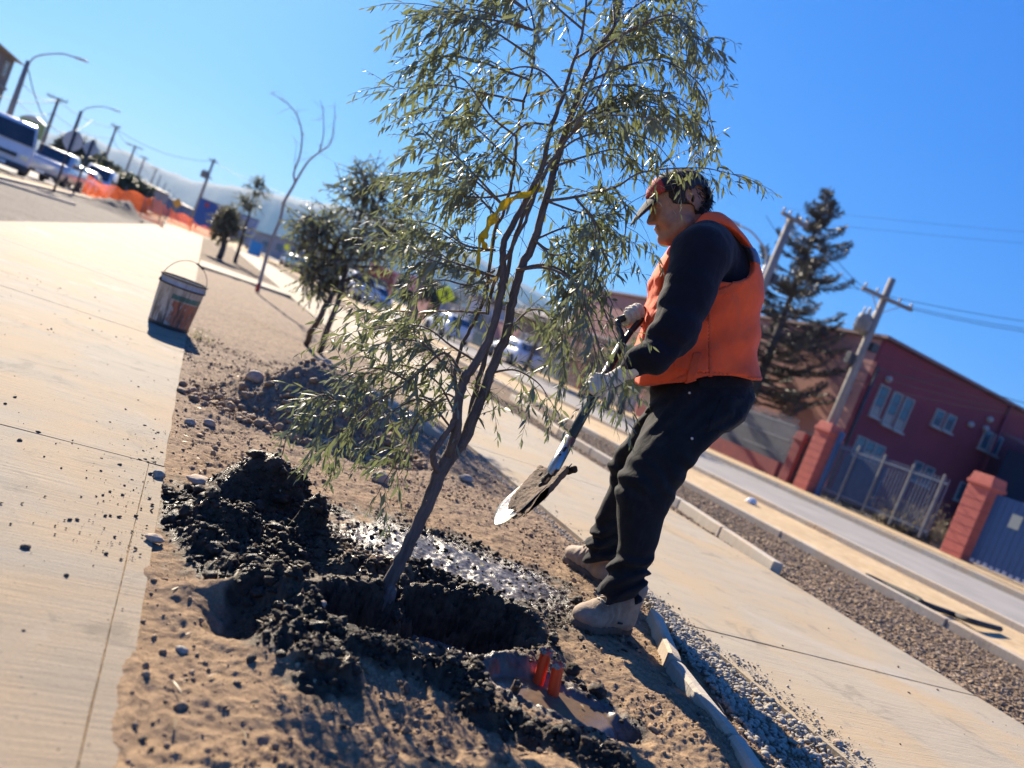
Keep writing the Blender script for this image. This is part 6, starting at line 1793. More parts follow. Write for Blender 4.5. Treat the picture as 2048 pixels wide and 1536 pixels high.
def grille(name, ya, yb, z0, z1, step, mat, label, rails=2, bar=.03, cat='fence', group=None, slope=0.0):
    r = empty(name, (FX, ya, 0), 0, label, cat, group)
    L_ = yb - ya; n_ = int(abs(L_) / step)
    zt_ = lambda t: z1 + slope * t
    bars = []
    for i in range(n_ + 1):
        y = L_ * i / n_; zz_ = zt_(i / n_)
        mb = MB(); mb.box((0, y, (z0 + zz_) / 2), (bar, bar, zz_ - z0)); bars.append(mb.build('bar', mat, r))
    for k in range(rails):
        t_ = (k + .5) / rails if rails > 2 else (.08, .92)[k]
        za = z0 + (z1 - z0) * t_
        mb = MB(); mb.prism([(-.03, 0, za - .03), (.03, 0, za - .03), (.03, 0, za + .03), (-.03, 0, za + .03)], (0, 0, 0), (0, L_, slope * t_)); mb.build('rail', mat, r)
    return r
yG0 = float(fp(1598, 968)[1]); yG1 = float(fp(1440, 905)[1])
# grey grille on its low wall, left of the pillar
gl = grille('grille_fence', yA + 1.5, 30.5, .55, 2.25, .14, M_fgrey, 'grey vertical bar fence on a low brick red wall behind the man', 3)
mb = MB(); mb.box((0, (30.5 - yA - 1.5) / 2, .24), (.25, 30.5 - yA - 1.5, .60)); mb.build('low_wall', M_brickd, gl)
ng = grille('narrow_gate', yA + .35, yA + 1.25, .1, 1.95, .09, M_black, 'narrow dark gate between the two pillars', 3, cat='gate')
# sheets behind the grille
mb = MB(); mb.box((.5, 3.6, 1.2), (.05, 6.5, 1.7)); mb.build('backing_panel', pm('dull_panel', (.16, .16, .17), (.10, .11, .12), .8, .8, .1, 20), gl)
# white-topped blue fence between the pillars
z_top = 1.95
blf = grille('grille_fence', yA - .55, 14.5, .15, z_top, .115, M_blue2, 'faded blue bar fence right of the first red pillar', 2)
mb = MB(); mb.box((0, 0, 1.1), (.12, .16, 2.4)); mb.build('post', M_blue, blf)
mb = MB(); mb.box((.06, -1.25, .95), (.03, 1.7, 1.4)); mb.build('blue_sheet', M_blue, blf)
for k in range(4): mb = MB(); mb.box((0, -.85 - k * 1.05, 1.05), (.07, .07, 2.0)); mb.build('post', M_fgrey, blf)
# blue sheet gate at the right edge, made of boards
bg_ = empty('sheet_gate', (FX, yB - .35, 0), 0, 'blue gate of upright metal boards at the right edge of the picture', 'gate')
for k in range(26):
    mb = MB(); mb.box((0, -.09 - k * .17, 1.02), (.03 + .012 * (k % 2), .15, 1.95)); mb.build('board', M_blue, bg_)
for z_ in (.35, 1.75): mb = MB(); mb.box((.04, -2.25, z_), (.05, 4.4, .06)); mb.build('rail', M_blue2, bg_)
mb = MB(); mb.box((-.04, -.75, 1.45), (.015, .28, .38)); mb.build('notice', pm('pale_notice', (.55, .56, .38), (.45, .48, .40), .6, 20, 0), bg_)
for k in range(24): mb = MB(); mb.box((-.02, -.1 - k * .18, .07 + .01 * (k % 3)), (.06, .10, .10)); mb.build('white_block', M_white, bg_)
# grasses behind the blue fence
M_straw = leafmat('dry_grass', (.30, .22, .12), (.38, .29, .17), .3)
def clump(name, c, rx, ry, h, n_, leaf, ll, lw, label, cat='shrub', group=None):
    r = empty(name, c, 0, label, cat, group); t_, l_ = [], []
    for i in range(n_):
        a = rnd.uniform(0, 6.28); q_ = math.sqrt(rnd.random()); b0 = np.array(c) + [math.cos(a) * rx * q_, math.sin(a) * ry * q_, 0]
        twig(t_, l_, b0, unit(rvec() * .35 + [0, 0, 1]), h * rnd.uniform(.5, 1.1), lw * .3, ll, lw, .08, droop=.25)
    tag(tubes_mesh('stalks', t_, M_twig, r, 4), kind='stuff'); tag(leaves_mesh('blades', l_, leaf, r), kind='stuff'); return r
c = onx(1840, 1030, FX + .9); c[2] = 0; clump('dry_bush', c, .5, .9, 1.35, 170, M_straw, .22, .010, 'straw coloured dry bush behind the faded blue fence')
c = onx(1800, 1015, FX + .8); c[2] = 0; clump('dry_bush', c, .3, .5, 1.1, 70, M_straw, .2, .010, 'small yellowish bush left of the bigger dry bush behind the fence')
hg = empty('low_hedge', (FX + .55, yB + 3.0, 0), 0, 'low dark green hedge along the foot of the maroon building fence', 'hedge'); t_, l_ = [], []
for i in range(420):
    b0 = np.array([FX + .55 + rnd.uniform(-.35, .35), yB + .5 + rnd.random() * 7.2, 0]); twig(t_, l_, b0, unit(rvec() * .5 + [0, 0, 1]), rnd.uniform(.25, .55), .004, .06, .016, .05)
tag(tubes_mesh('stalks', t_, M_bark_d, hg, 4), kind='stuff'); tag(leaves_mesh('leaves', l_, M_leaf3, hg), kind='stuff')
# black rubber hoses and litter lying on the sandy verge
hs_ = empty('hose', at(1990, 1250), 0, 'dark rubber hose lying along the sandy verge', 'hose'); mb = MB()
mb.tube([p - np.array(hs_.location) for p in sm_pts([at(1730, 1150, .0), at(1770, 1168, .0), at(1830, 1195, .03), at(1850, 1208, .02), at(1905, 1228, .0), at(1945, 1243, .03), at(2000, 1258, .01)], 8)], .028, 10); mb.build('tube', M_tyre, hs_)
lt = empty('litter', at(1502, 1006, -.02), 0, 'crumpled white scrap lying on the sandy verge right of the man', 'litter'); mb = MB(); mb.box((0, 0, .04), (.26, .12, .08), .4, taper=.5); mb.build('scrap', M_white, lt, bevel=.02)

# the dark conifer ------------------------------------------------------------------------------------
CB = onx(1495, 810, 24.0); CB[2] = 0
Dc = float((CB - CAM) @ FWD)
ctop = dp(1662, 372, Dc); hC = float(ctop[2])
cf = empty('conifer', CB, 0, 'tall dark half dead conifer with upswept boughs before the pink wall', 'tree')
mb = MB(); P = sm_pts([(0, 0, -.1), (.1, .05, hC * .3), (0, .1, hC * .6), (float(ctop[0] - CB[0]), float(ctop[1] - CB[1]), hC)], 8); n_ = len(P); mb.tube(P, [.30 - .28 * i / (n_ - 1) for i in range(n_)], 12); mb.build('trunk', M_bark_d, cf)
t_, l_ = [], []
for k in range(210):
    f_ = (k + rnd.random()) / 210; z_ = hC * (.12 + .86 * f_); i_ = int(np.clip(z_ / hC * (n_ - 1), 0, n_ - 1))
    if rnd.random() < .22: continue
    R_ = (4.4 * (1 - f_) ** .85 + .25) * rnd.choice((.45, .7, .9, 1.0, 1.15)) * rnd.uniform(.8, 1.1)
    a = rnd.uniform(0, 6.283); o_ = np.array([math.cos(a), math.sin(a), 0]); s_ = np.array([P[i_][0], P[i_][1], z_]) + CB
    B = sm_pts([s_, s_ + o_ * R_ * .5 + UP0 * R_ * .02, s_ + o_ * R_ * .85 + UP0 * R_ * .17, s_ + o_ * R_ + UP0 * R_ * .33], 4)
    t_.append((B, .035 + .03 * (1 - f_), .006))
    for q_, d_ in alongpts(B, .17):
        u_ = np.linalg.norm(q_ - s_) / R_
        if u_ < .18: continue
        for sgn in (1, -1):
            sd_ = unit(np.cross(d_, UP0)) * sgn; L_ = .55 * (1.15 - u_) * min(1, R_ / 2) + .14
            e_ = q_ + unit(d_ * .8 + sd_ + UP0 * rnd.uniform(-.1, .35)) * L_
            t_.append(([q_, (q_ + e_) / 2 + UP0 * .02, e_], .012, .004))
            for j in range(6):
                b0 = q_ + (e_ - q_) * (j + 1) / 6
                for _ in range(3): l_.append((b0, unit((e_ - q_) + rvec() * .16), unit(rvec()), rnd.uniform(.10, .22), .020))
tag(tubes_mesh('boughs', t_, M_bark_d, cf, 4), kind='stuff'); tag(leaves_mesh('needles', l_, M_needle, cf), kind='stuff')

# middle distance, right of the path: warehouse, walls, garden ------------------------------------------
M_roofg = pm('weathered_roof', (.24, .20, .19), (.18, .15, .15), .8, 1, .3, 12)
M_lightline = pm('pale_gutter', (.5, .48, .45), None, .6)
wh_ = empty('warehouse', (24, 40, 0), 0, 'long low warehouse with weathered grey roof behind the leafless trees', 'building')
WX = 27.0
zr = float(onx(1290, 625, WX)[2]); ze = float(onx(1220, 640, WX - 1.5)[2])
yw0, yw1 = 28.0, 70.0
w0 = np.array(wh_.location)
mb = MB(); mb.box(np.array([WX + 5, (yw0 + yw1) / 2, 1.9]) - w0, (10, yw1 - yw0, 3.8)); mb.build('wall', pm('grey_brown_wall', (.17, .13, .125), (.12, .10, .10), .9, .4, .2, 6), wh_)
mb = MB(); mb.prism([(WX - .6, yw0 - .5, 3.75), (WX + 5, yw0 - .5, 5.3), (WX + 10.6, yw0 - .5, 3.75)], -w0, (0, yw1 - yw0 + 1, 0)); mb.build('roof', M_roofg, wh_)
mb = MB(); mb.box(np.array([WX - .68, (yw0 + yw1) / 2, 3.80]) - w0, (.16, yw1 - yw0 + 1, .14)); mb.build('gutter', M_lightline, wh_)
mb = MB(); mb.box(np.array([WX + .9, (yw0 + yw1) / 2, 4.30]) - w0, (.5, yw1 - yw0 + 1, .05)); mb.build('roof_strip', M_lightline, wh_)
# garden walls and panels along the far pavement
G_W = 'low walls and panels along the far side of the street'
def wall(name, ya, yb, z1_, mat, lab, x=FX, cat='wall', th=.18, posts=0):
    r = empty(name, (x, ya, 0), 0, lab, cat, G_W); mb = MB(); mb.box((0, (yb - ya) / 2, z1_ / 2), (th, yb - ya - .03, z1_)); mb.build('wall_face', mat, r)
    mb = MB(); mb.box((0, (yb - ya) / 2, z1_ + .03), (th + .08, yb - ya, .06)); mb.build('coping', M_lightline, r)
    for k in range(posts): mb = MB(); mb.box((-.02, (yb - ya) * (k + .5) / posts, z1_ / 2), (th + .06, .16, z1_ + .1)); mb.build('post', M_conc_dark, r)
    return r
M_pinkw = pm('dusty_pink_wall', (.36, .17, .17), (.30, .15, .15), .9, 1, .2, 10)
M_greyp = pm('grey_sheet', (.30, .31, .33), (.24, .25, .27), .7, 1, .2, 10)
def yat(x, y): return float(onx(x, y, FX)[1])
seq = [(1440, 1420, 1.9, M_greyp, 'grey ribbed sheet panel just left of the man legs'), (1300, 1230, 2.0, M_greyp, 'grey sheet wall below the shovel grip'), (1180, 1130, 2.1, M_brickd, 'dark red gate wall right of the grey panel'), ]
wall('boundary_wall', 31, 36.5, 2.1, M_greyp, 'grey ribbed sheet wall seen between the man and the hanging branches', posts=6)
wall('boundary_wall', 36.7, 39, 2.1, M_brickd, 'short dark red wall behind the hanging branches', x=FX)
wall('boundary_wall', 39.2, 47, 2.0, M_greyp, 'grey panel wall with thin posts behind the lower right foliage', posts=7)
wall('boundary_wall', 47.2, 52, 2.3, M_pinkw, 'dusty pink wall behind the stems of the young tree')
wall('boundary_wall', 52.2, 66, 2.4, M_greyp, 'long grey wall left of the dusty pink one', posts=8)
wall('boundary_wall', 66.2, 74, 2.9, M_pinkw, 'far pink house wall left of the long grey wall')
rg = grille('railing', 34, 58, .1, 1.0, .16, pm('teal_rail_paint', (.08, .16, .17), (.12, .18, .19), .6, 4, 0), 'low teal railing along the far kerb behind the young tree', 2, cat='railing')
rg.location.x = 18.9
def blob_tree(name, c, r_, h, leaf, label, n_=260, ll=.14, lw=.035, trunk=.14, cat='tree', group=None, tl=.45, ry=None, sp=.06, tr_h=.35):
    c = np.array(c); 
    return simple_tree(name, c, label, cat, [([c, c + UP0 * h * tr_h + rvec() * .05, c + UP0 * h * .75], trunk, trunk * .3)],
        [(c + UP0 * h * .62, (r_, ry or r_, h * .36)), (c + UP0 * h * .5 + RGT0 * r_ * .45, (r_ * .6, r_ * .6, h * .25)), (c + UP0 * h * .75 - RGT0 * r_ * .3, (r_ * .55, r_ * .55, h * .22))], leaf, ll, lw, n_, tl, M_bark_d, group, spacing=sp)
G_G = 'garden trees behind the far pavement'
for x, D_, zt_px, r_, lf, lab, n_ in ((1065, 36, 590, 1.7, M_russet, 'leafless russet tree behind the stems of the young tree', 420), (1150, 34, 610, 1.7, M_russet, 'russet brown tree left of the warehouse gutter', 420), (1195, 29, 690, 1.1, M_russet, 'smaller brown shrub below the warehouse roof', 260)):
    p = col(x, 700, D_); hh = float(dp(x, zt_px, D_)[2]); blob_tree('garden_tree', p, r_, hh, lf, lab, n_, .10, .014, group=G_G, tl=.6)
p = col(1240, 745, 26); blob_tree('garden_tree', p, .9, float(dp(1255, 665, 26)[2]), M_leafy, 'yellow green bush behind the near glove and shovel grip', 330, .10, .022, group=G_G)
p = col(1290, 700, 27); blob_tree('garden_tree', p, .8, float(dp(1300, 668, 27)[2]), M_leafy, 'yellow green bush right of the shovel grip', 240, .10, .022, group=G_G)
p = col(862, 630, 70); blob_tree('garden_tree', p, 2.4, float(dp(880, 562, 70)[2]), M_leaf3, 'round dark tree left of the yellow pedestrian sign', 420, .3, .08, group=G_G, tl=.8)
p = col(930, 640, 66); blob_tree('garden_tree', p, 1.9, float(dp(945, 548, 66)[2]), M_russet, 'bare brown tree behind the yellow pedestrian sign', 300, .16, .02, group=G_G, tl=.9)
p = col(800, 610, 90); blob_tree('garden_tree', p, 2.4, float(dp(800, 540, 90)[2]), M_leaf3, 'dark distant tree behind the red shop', 260, .35, .09, group=G_G, tl=.9)
# red shop
rs = empty('red_shop', col(752, 585, 72), 0, 'small red fronted shop with grey roof behind the parked cars', 'shop')
mb = MB(); mb.box((0, 0, 1.6), (2.6, 1.4, 3.2), axes=(RGT0, FWD0, UP0)); mb.build('wall', M_cred, rs)
mb = MB(); mb.box(UP0 * 3.3, (2.9, 1.7, .25), axes=(RGT0, FWD0, UP0)); mb.build('roof', M_sgr, rs)
mb = MB(); mb.box(-FWD0 * .73 + UP0 * 1.5, (1.7, .06, 1.4), axes=(RGT0, FWD0, UP0)); mb.build('shop_window', M_pane, rs)
# far left: hedge, trees, houses
hd_ = empty("hedge", (-16, 62, 0), 0, "long dark evergreen hedge behind the orange mesh", "hedge")
t_, l_ = [], []
for i in range(900):
    b0 = col(rnd.uniform(186, 302), 380, 60 + rnd.uniform(-.8, .8), rnd.uniform(0, 2.0)); twig(t_, l_, b0, unit(rvec() + [0, 0, .5]), rnd.uniform(.5, .9), .01, .35, .12, .12)
tag(tubes_mesh('stalks', t_, M_bark_d, hd_, 3), kind='stuff'); tag(leaves_mesh('leaves', l_, M_leaf3, hd_), kind='stuff')
G_F = 'dark trees far left behind the vehicles'
for x, y, D_, zp, r_, lab in ((128, 352, 70, 268, 1.7, 'dark tree between the minibus and the first black sign post'), (160, 358, 72, 282, 1.9, 'dark tree behind the two black sign posts'), (195, 360, 66, 318, 1.7, 'low dark tree above the white van'), (225, 370, 76, 335, 1.9, 'broad dark tree at the left end of the hedge'),
                             (262, 384, 84, 352, 1.8, 'dark tree above the middle of the orange mesh')):
    blob_tree('dark_tree', col(x, y, D_), r_, float(dp(x + 20, zp, D_)[2]), M_leaf3, lab, 260, .34, .10, group=G_F, tl=.8, tr_h=.2)
def house(name, c, w, d, h, lab, wall_m, roof_m, rz=None, pitch=.6, wins=2):
    d = min(d, 3.5); r = empty(name, c, 0, lab, 'house'); A3 = (RGT0, FWD0, UP0)
    mb = MB(); mb.box(UP0 * h / 2, (w, d, h), axes=A3); mb.build('wall', wall_m, r)
    mb = MB(); mb.prism([-RGT0 * (w / 2 + .3) + UP0 * h, RGT0 * (w / 2 + .3) + UP0 * h, UP0 * (h + pitch)], -FWD0 * (d / 2 + .3), FWD0 * (d + .6)); mb.build('roof', roof_m, r)
    for k in range(wins): facade_window(r, RGT0 * w * ((k + .5) / wins - .5) - FWD0 * d / 2 + UP0 * h * .55, w / wins * .45, h * .35, RGT0, -FWD0, 2, sill=False)
    return r
M_hgrey = pm('grey_house_wall', (.26, .27, .30), (.22, .23, .26), .85, 1, .1, 10)
M_hblue = pm('blue_grey_wall', (.14, .17, .27), (.11, .14, .23), .85, 1, .1, 10)
house('house', col(284, 400, 85), 3.6, 8, 2.6, 'grey flat house wall at the right end of the hedge', M_hgrey, M_roofg, pitch=.25)
house('house', col(345, 418, 100), 4.6, 8, 2.2, 'low blue grey house beside the amber sign', M_hblue, M_roofg, pitch=.3)
house('house', col(645, 505, 130), 16, 8, 3.6, 'pale house row behind the bushy tree crown', M_hgrey, M_roofg, pitch=.6, wins=6)
house('house', col(560, 480, 140), 12, 8, 3.2, 'pale distant house behind the bare sapling', M_greyp, M_roofg, pitch=.5, wins=4)
house('house', col(980, 640, 60), 4, 6, 3.3, 'small white house front between the stems of the young tree', M_white, M_roofg, pitch=.7, wins=2)
# tall apartment block cut by the left edge
cn = dp(30, 122, 60); zt = float(cn[2])
hb = empty('apartment_block', (float(cn[0]), float(cn[1]), 0), 0, 'grey brown apartment block with overhanging roof cut by the left edge', 'building')
mb = MB(); mb.box((-6, -14, zt / 2), (12, 28, zt)); mb.build('wall', pm('taupe_wall', (.16, .135, .125), (.13, .11, .105), .85, 1, .1, 10), hb)
mb = MB(); mb.prism([(-12.6, 0, zt), (.7, 0, zt), (-6, 0, zt + 1.6)], (0, .7, 0), (0, -29.4, 0)); mb.build('roof', M_roofg, hb)
for z_ in (zt * .36, zt * .68):
    mb = MB(); mb.box((.05, -14, z_), (.16, 28.1, .22)); mb.build('floor_band', M_fgrey, hb)
for z_ in (zt * .2, zt * .53, zt * .86):
    for k in range(3): facade_window(hb, np.array([-2.2 - k * 3.6, -28, z_]), 1.3, 1.2, XD, -YD, 2, sill=False)
    for k in range(8): facade_window(hb, np.array([0, -1.8 - k * 3.3, z_]), 1.3, 1.2, YD, XD, 2, sill=False)

# ------------------------------------------------------------------ the air of the valley
hz = bpy.data.materials.new('valley_air'); hz.use_nodes = True; nh = hz.node_tree; nh.nodes.clear()
vo_ = nh.nodes.new('ShaderNodeVolumePrincipled'); ho = nh.nodes.new('ShaderNodeOutputMaterial'); nh.links.new(vo_.outputs[0], ho.inputs['Volume'])
vo_.inputs['Color'].default_value = (.24, .42, .66, 1); vo_.inputs['Density'].default_value = HAZE; vo_.inputs['Anisotropy'].default_value = .2
mb = MB(); mb.box((0, 2600, 160), (12000, 7000, 324)); ha = mb.build('haze', hz); tag(ha, kind='stuff')
# ================================================================== FOREGROUND DETAIL
def ico(sub):
    bm = bmesh.new(); bmesh.ops.create_icosphere(bm, subdivisions=sub, radius=1)
    v = np.array([q_.co[:] for q_ in bm.verts]); f = np.array([[q_.index for q_ in p_.verts] for p_ in bm.faces]); bm.free(); return v, f
def lumpshape(sub, amp, flat, seed):
    v, f = ico(sub); r_ = 1 + amp * fbm(v[:, 0], v[:, 1], v[:, 2], f=1.3, o=3, seed=seed) + amp * .5 * fbm(v[:, 0], v[:, 1], v[:, 2], f=3.5, o=2, seed=seed + 9)
    v = v * r_[:, None]; v[:, 2] *= flat; return v, f
def scatter(name, P, R, mat, sub=1, amp=.45, flat=.75, seed=1, parent=None, kind='stuff', smooth=True, seedrot=0):
    """P (n,3) positions, R (n,) radii -> one joined mesh"""
    P = np.asarray(P, float); R = np.asarray(R, float); g_ = np.random.default_rng(seed)
    shapes = [lumpshape(sub, amp, flat, seed + k * 7) for k in range(8)]
    V, F, o_ = [], [], 0
    which = g_.integers(0, 8, len(P))
    for k in range(8):
        i_ = np.where(which == k)[0]
        if not len(i_): continue
        v, f = shapes[k]; a = g_.uniform(0, 6.283, len(i_)); b = g_.normal(0, .35, len(i_)); c = g_.normal(0, .35, len(i_))
        ca, sa, cb, sb, cc_, sc_ = np.cos(a), np.sin(a), np.cos(b), np.sin(b), np.cos(c), np.sin(c)
        asp = g_.uniform(.7, 1.35, (len(i_), 3)); w = v[None] * asp[:, None, :]
        x = w[..., 0] * ca[:, None] - w[..., 1] * sa[:, None]; y = w[..., 0] * sa[:, None] + w[..., 1] * ca[:, None]; z = w[..., 2]
        y, z = y * cb[:, None] - z * sb[:, None], y * sb[:, None] + z * cb[:, None]
        x, z = x * cc_[:, None] - z * sc_[:, None], x * sc_[:, None] + z * cc_[:, None]
        w = np.stack([x, y, z], -1) * R[i_][:, None, None] + P[i_][:, None, :]
        V.append(w.reshape(-1, 3)); F.append((f[None] + (np.arange(len(i_)) * len(v))[:, None, None]).reshape(-1, 3) + o_); o_ += len(i_) * len(v)
    me = npmesh(name, np.concatenate(V), np.concatenate(F), smooth); me.materials.append(mat)
    o = bpy.data.objects.new(name, me); COL.objects.link(o); o.parent = parent
    return tag(o, kind=kind)
def stonemat(name, c1, c2, c3, rough=.85, bump=.5):
    m, n = newmat(name); v = n.coord()
    f = n.noise(14, 3, .5, v); f2 = n.noise(160, 4, .7, v)
    col_ = n.ramp(f, [(.34, c1), (.5, c2), (.66, c3)]); col_ = n.mix(n.ramp(f2, [(.3, .5), (.55, 0.)]), col_, tuple(x * .5 for x in c1))
    n.l(col_, n.b.inputs['Base Color']); n.b.inputs['Roughness'].default_value = rough; n.b.inputs['Specular IOR Level'].default_value = .25
    n.bump(n.noise(190, 4, .7, v), bump, .004); return m
M_clod = stonemat('dry_clods', (.20, .128, .075), (.28, .185, .11), (.33, .225, .14))
M_clodd = stonemat('dark_clods', (.055, .042, .033), (.10, .075, .055), (.15, .11, .08))
M_peb = stonemat('grey_pebbles', (.22, .195, .16), (.30, .27, .225), (.38, .345, .29))
M_stone = stonemat('tan_stone', (.30, .225, .165), (.38, .29, .22), (.42, .34, .26), bump=.25)
g_ = np.random.default_rng(5)
def soilpts(n, x0, x1, y0, y1, power=1.0):
    x = g_.uniform(x0, x1, n); y = y0 + (y1 - y0) * g_.uniform(0, 1, n) ** power
    z, wet, pud, clod, dry = soil(x, y); return x, y, z, wet, pud, clod, dry
# wet crumbs heap up on the ridges
x, y, z, wet, pud, clod, dry = soilpts(52000, .16, 1.95, 1.15, 3.0)
keep = (g_.random(len(x)) < (wet * .06 + clod * wet * .30) * (1 - .86 * dry)) & (pud < .05)
x, y, z, wet, clod = x[keep], y[keep], z[keep], wet[keep], clod[keep]
R = .0030 + .0060 * g_.random(len(x)) ** 3 + .007 * clod * g_.random(len(x)) ** 4
scatter('mud_crumbs', np.stack([x, y, z + R * .35], -1), R, M_mudwet, 2, .75, .75, 3)
big_ = (g_.random(len(x)) < .02) & (dry[keep] < .4)
scatter('mud_clods', np.stack([x, y, z + .008], -1)[big_], (.010 + .013 * g_.random(big_.sum())), M_mudwet, 3, .7, .75, 4)
# dry crumbs everywhere else
x, y, z, wet, pud, clod, dry = soilpts(52000, .15, 2.24, .95, 6.5, 1.5)
pat = sstep(-.1, .55, fbm(x, y, f=3.1, o=3, seed=91))
keep = (g_.random(len(x)) < (1 - wet) * (.10 + .55 * pat)) & (pud < .2)
x, y, z = x[keep], y[keep], z[keep]
R = (.0018 + .0060 * g_.random(len(x)) ** 4) * (1 + .10 * np.maximum(0, y - 2))
scatter('dry_crumbs', np.stack([x, y, z + R * .3], -1), R, M_clod, 1, .5, .75, 5)
big_ = g_.random(len(x)) < .02
scatter('dry_clods', np.stack([x, y, z + .003], -1)[big_], (.006 + .010 * g_.random(big_.sum()) ** 2), M_clod, 2, .6, .7, 6)
sel = g_.random(len(x)) < .03
scatter('dark_clods', np.stack([x, y, z + .002], -1)[sel], (.004 + .008 * g_.random(sel.sum()) ** 2), M_clodd, 2, .6, .7, 8)
# rubble on the heap
n_ = 3400; a = g_.uniform(0, 6.283, n_); q_ = np.sqrt(g_.random(n_)) * 1.12
x = .86 + .66 * q_ * np.cos(a); y = 4.22 + .46 * q_ * np.sin(a); z = soil(x, y)[0]
keep = (y < 4.35) | (g_.random(n_) < .35); keep &= (g_.random(n_) < .25 + .75 * (y < 4.15))
R = (.004 + .020 * g_.random(n_) ** 5)
scatter('heap_rubble', np.stack([x, y, z + R * .4], -1)[keep], R[keep], M_clod, 2, .45, .8, 9)
# crumbs thrown over the slab and the path
C_ = [at(310, 945), at(330, 925), at(250, 1000), at(300, 1090), at(210, 1080), at(120, 880), at(290, 770), at(150, 1030), at(235, 1110), at(180, 940), at(50, 1096), at(95, 650), at(150, 600), at(240, 870), at(330, 770)]
P = []
for c in C_:
    k = rnd.randint(4, 16)
    for _ in range(k): P.append((c[0] + rnd.gauss(0, .05 + .012 * c[1]), c[1] + rnd.gauss(0, .035 + .012 * c[1]), .002))
for _ in range(420): P.append((rnd.uniform(-1.6, .13), rnd.uniform(1.1, 6.5), .002))
for _ in range(170): P.append((.14 - abs(rnd.gauss(0, .07)), rnd.uniform(1.9, 3.2), .002))
for _ in range(150): P.append((rnd.uniform(2.3, 4.3), rnd.uniform(1.2, 8), .002))
for _ in range(180): P.append((2.28 + abs(rnd.gauss(0, .08)), rnd.uniform(1.6, 4.5), .002))
P = np.array([p_ for p_ in P if not (.13 < p_[0] < 2.28)])
scatter('soil_crumbs', P, .0012 + .0060 * g_.random(len(P)) ** 4, M_clodd, 1, .6, .6, 11)
# gravel in the trench between kerb stones and path
n_ = 5200; y = g_.uniform(.85, 2.75, n_)
xl = np.interp(y, [.85, 1.41, 1.75, 2.1, 2.5, 2.75], [1.62, 1.80, 1.92, 2.02, 2.16, 2.22]); x = xl + (2.262 - xl) * g_.random(n_)
R = .0045 + .0085 * g_.random(n_) ** 1.6
zz = -.030 + .028 * g_.random(n_) + .02 * np.exp(-((x - xl) / .10) ** 2)
scatter('trench_gravel', np.stack([x, y, zz], -1), R, M_peb, 2, .28, .7, 13)
n_ = 900; y = 1.0 + 2.0 * g_.random(n_); x = 2.27 + np.abs(g_.normal(0, .06, n_)) * (y < 2.2) + np.abs(g_.normal(0, .03, n_))
scatter('spilled_gravel', np.stack([x, y, np.full(n_, .003)], -1), .0022 + .005 * g_.random(n_) ** 3, M_peb, 1, .3, .7, 14)
n_ = 1500; y = 2.5 + 3.5 * g_.random(n_); x = 2.20 + g_.normal(0, .035, n_); keep = x < 2.255
scatter('edge_gravel', np.stack([x, y, soil(x, y)[0] + .002], -1)[keep], (.003 + .006 * g_.random(n_) ** 2)[keep], M_peb, 1, .3, .7, 15)
# brown strip chips that can still be picked out
n_ = 15000; x = g_.uniform(4.38, 6.36, n_); y = 2.0 + 9 * g_.random(n_) ** 1.4
M_chip = stonemat('bark_chips', (.13, .085, .05), (.22, .155, .10), (.34, .26, .18))
scatter('strip_gravel', np.stack([x, y, np.full(n_, -.022)], -1), .006 + .014 * g_.random(n_) ** 2, M_chip, 1, .5, .5, 16, smooth=False)
# single stones
ST = [(308, 1080, 15, .6, 'brownish stone on the slab edge left of the black mud'), (317, 953, 11, .8, 'small grey stone on the slab corner above the mud'), (397, 966, 20, .45, 'flat tan stone just behind the left end of the big mud lump'),
      (492, 808, 17, .7, 'large tan stone on the front of the rubble heap'), (381, 843, 10, .7, 'small pale stone between the slab and the rubble heap'), (421, 845, 10, .8, 'small brown stone in front of the left end of the rubble heap'),
      (760, 960, 17, .8, 'angular reddish stone behind the tree, left of the trunk'), (933, 957, 13, .7, 'round grey stone on the soil right of the trunk'), (628, 1238, 12, .7, 'yellowish stone on the mud ridge left of the hole'),
      (364, 1297, 11, .7, 'pale whitish stone alone on the sandy soil at lower left'), (979, 1291, 10, 1.2, 'pale upright stone on the black ridge below the hole'), (1675, 1491, 10, .8, 'small brown stone on the path near the bottom edge'),
      (1712, 1508, 7, .8, 'tiny stone on the path, lowest of those by the gravel'), (655, 888, 14, .9, 'tan cobble at the foot of the rubble heap under the foliage'), (612, 830, 11, .8, 'brown cobble on the right slope of the rubble heap'),
      (50, 1096, 8, .7, 'dark lump of earth lying alone on the slab at far left')]
G_ST = 'loose stones lying about the planting hole'
for k, (x_, y_, rp, fl, lab) in enumerate(ST):
    c = at(x_, y_, 0); D_ = float((c - CAM) @ FWD); r_ = rp * D_ / FPX
    on = .15 < c[0] < 2.26; c[2] = soil_z(c[0], c[1]) if on else 0.0
    if on and c[2] > .04: # on raised ground: follow the ray to the surface
        for _ in range(4): c = at(x_, y_, c[2]); c[2] = soil_z(c[0], c[1])
    v, f = lumpshape(3, .30, fl, 40 + k); a = k * 1.7
    w = np.stack([v[:, 0] * math.cos(a) - v[:, 1] * math.sin(a), v[:, 0] * math.sin(a) + v[:, 1] * math.cos(a), v[:, 2]], -1) * np.array([r_ * 1.15, r_ * .9, r_])
    me = npmesh('stone', w, f); me.materials.append(M_clodd if k == 15 else M_peb if k in (1, 7, 9, 4) else M_stone)
    o = bpy.data.objects.new('stone', me); COL.objects.link(o); o.location = V3(c + UP0 * r_ * fl * .45); tag(o, lab, 'stone', G_ST)
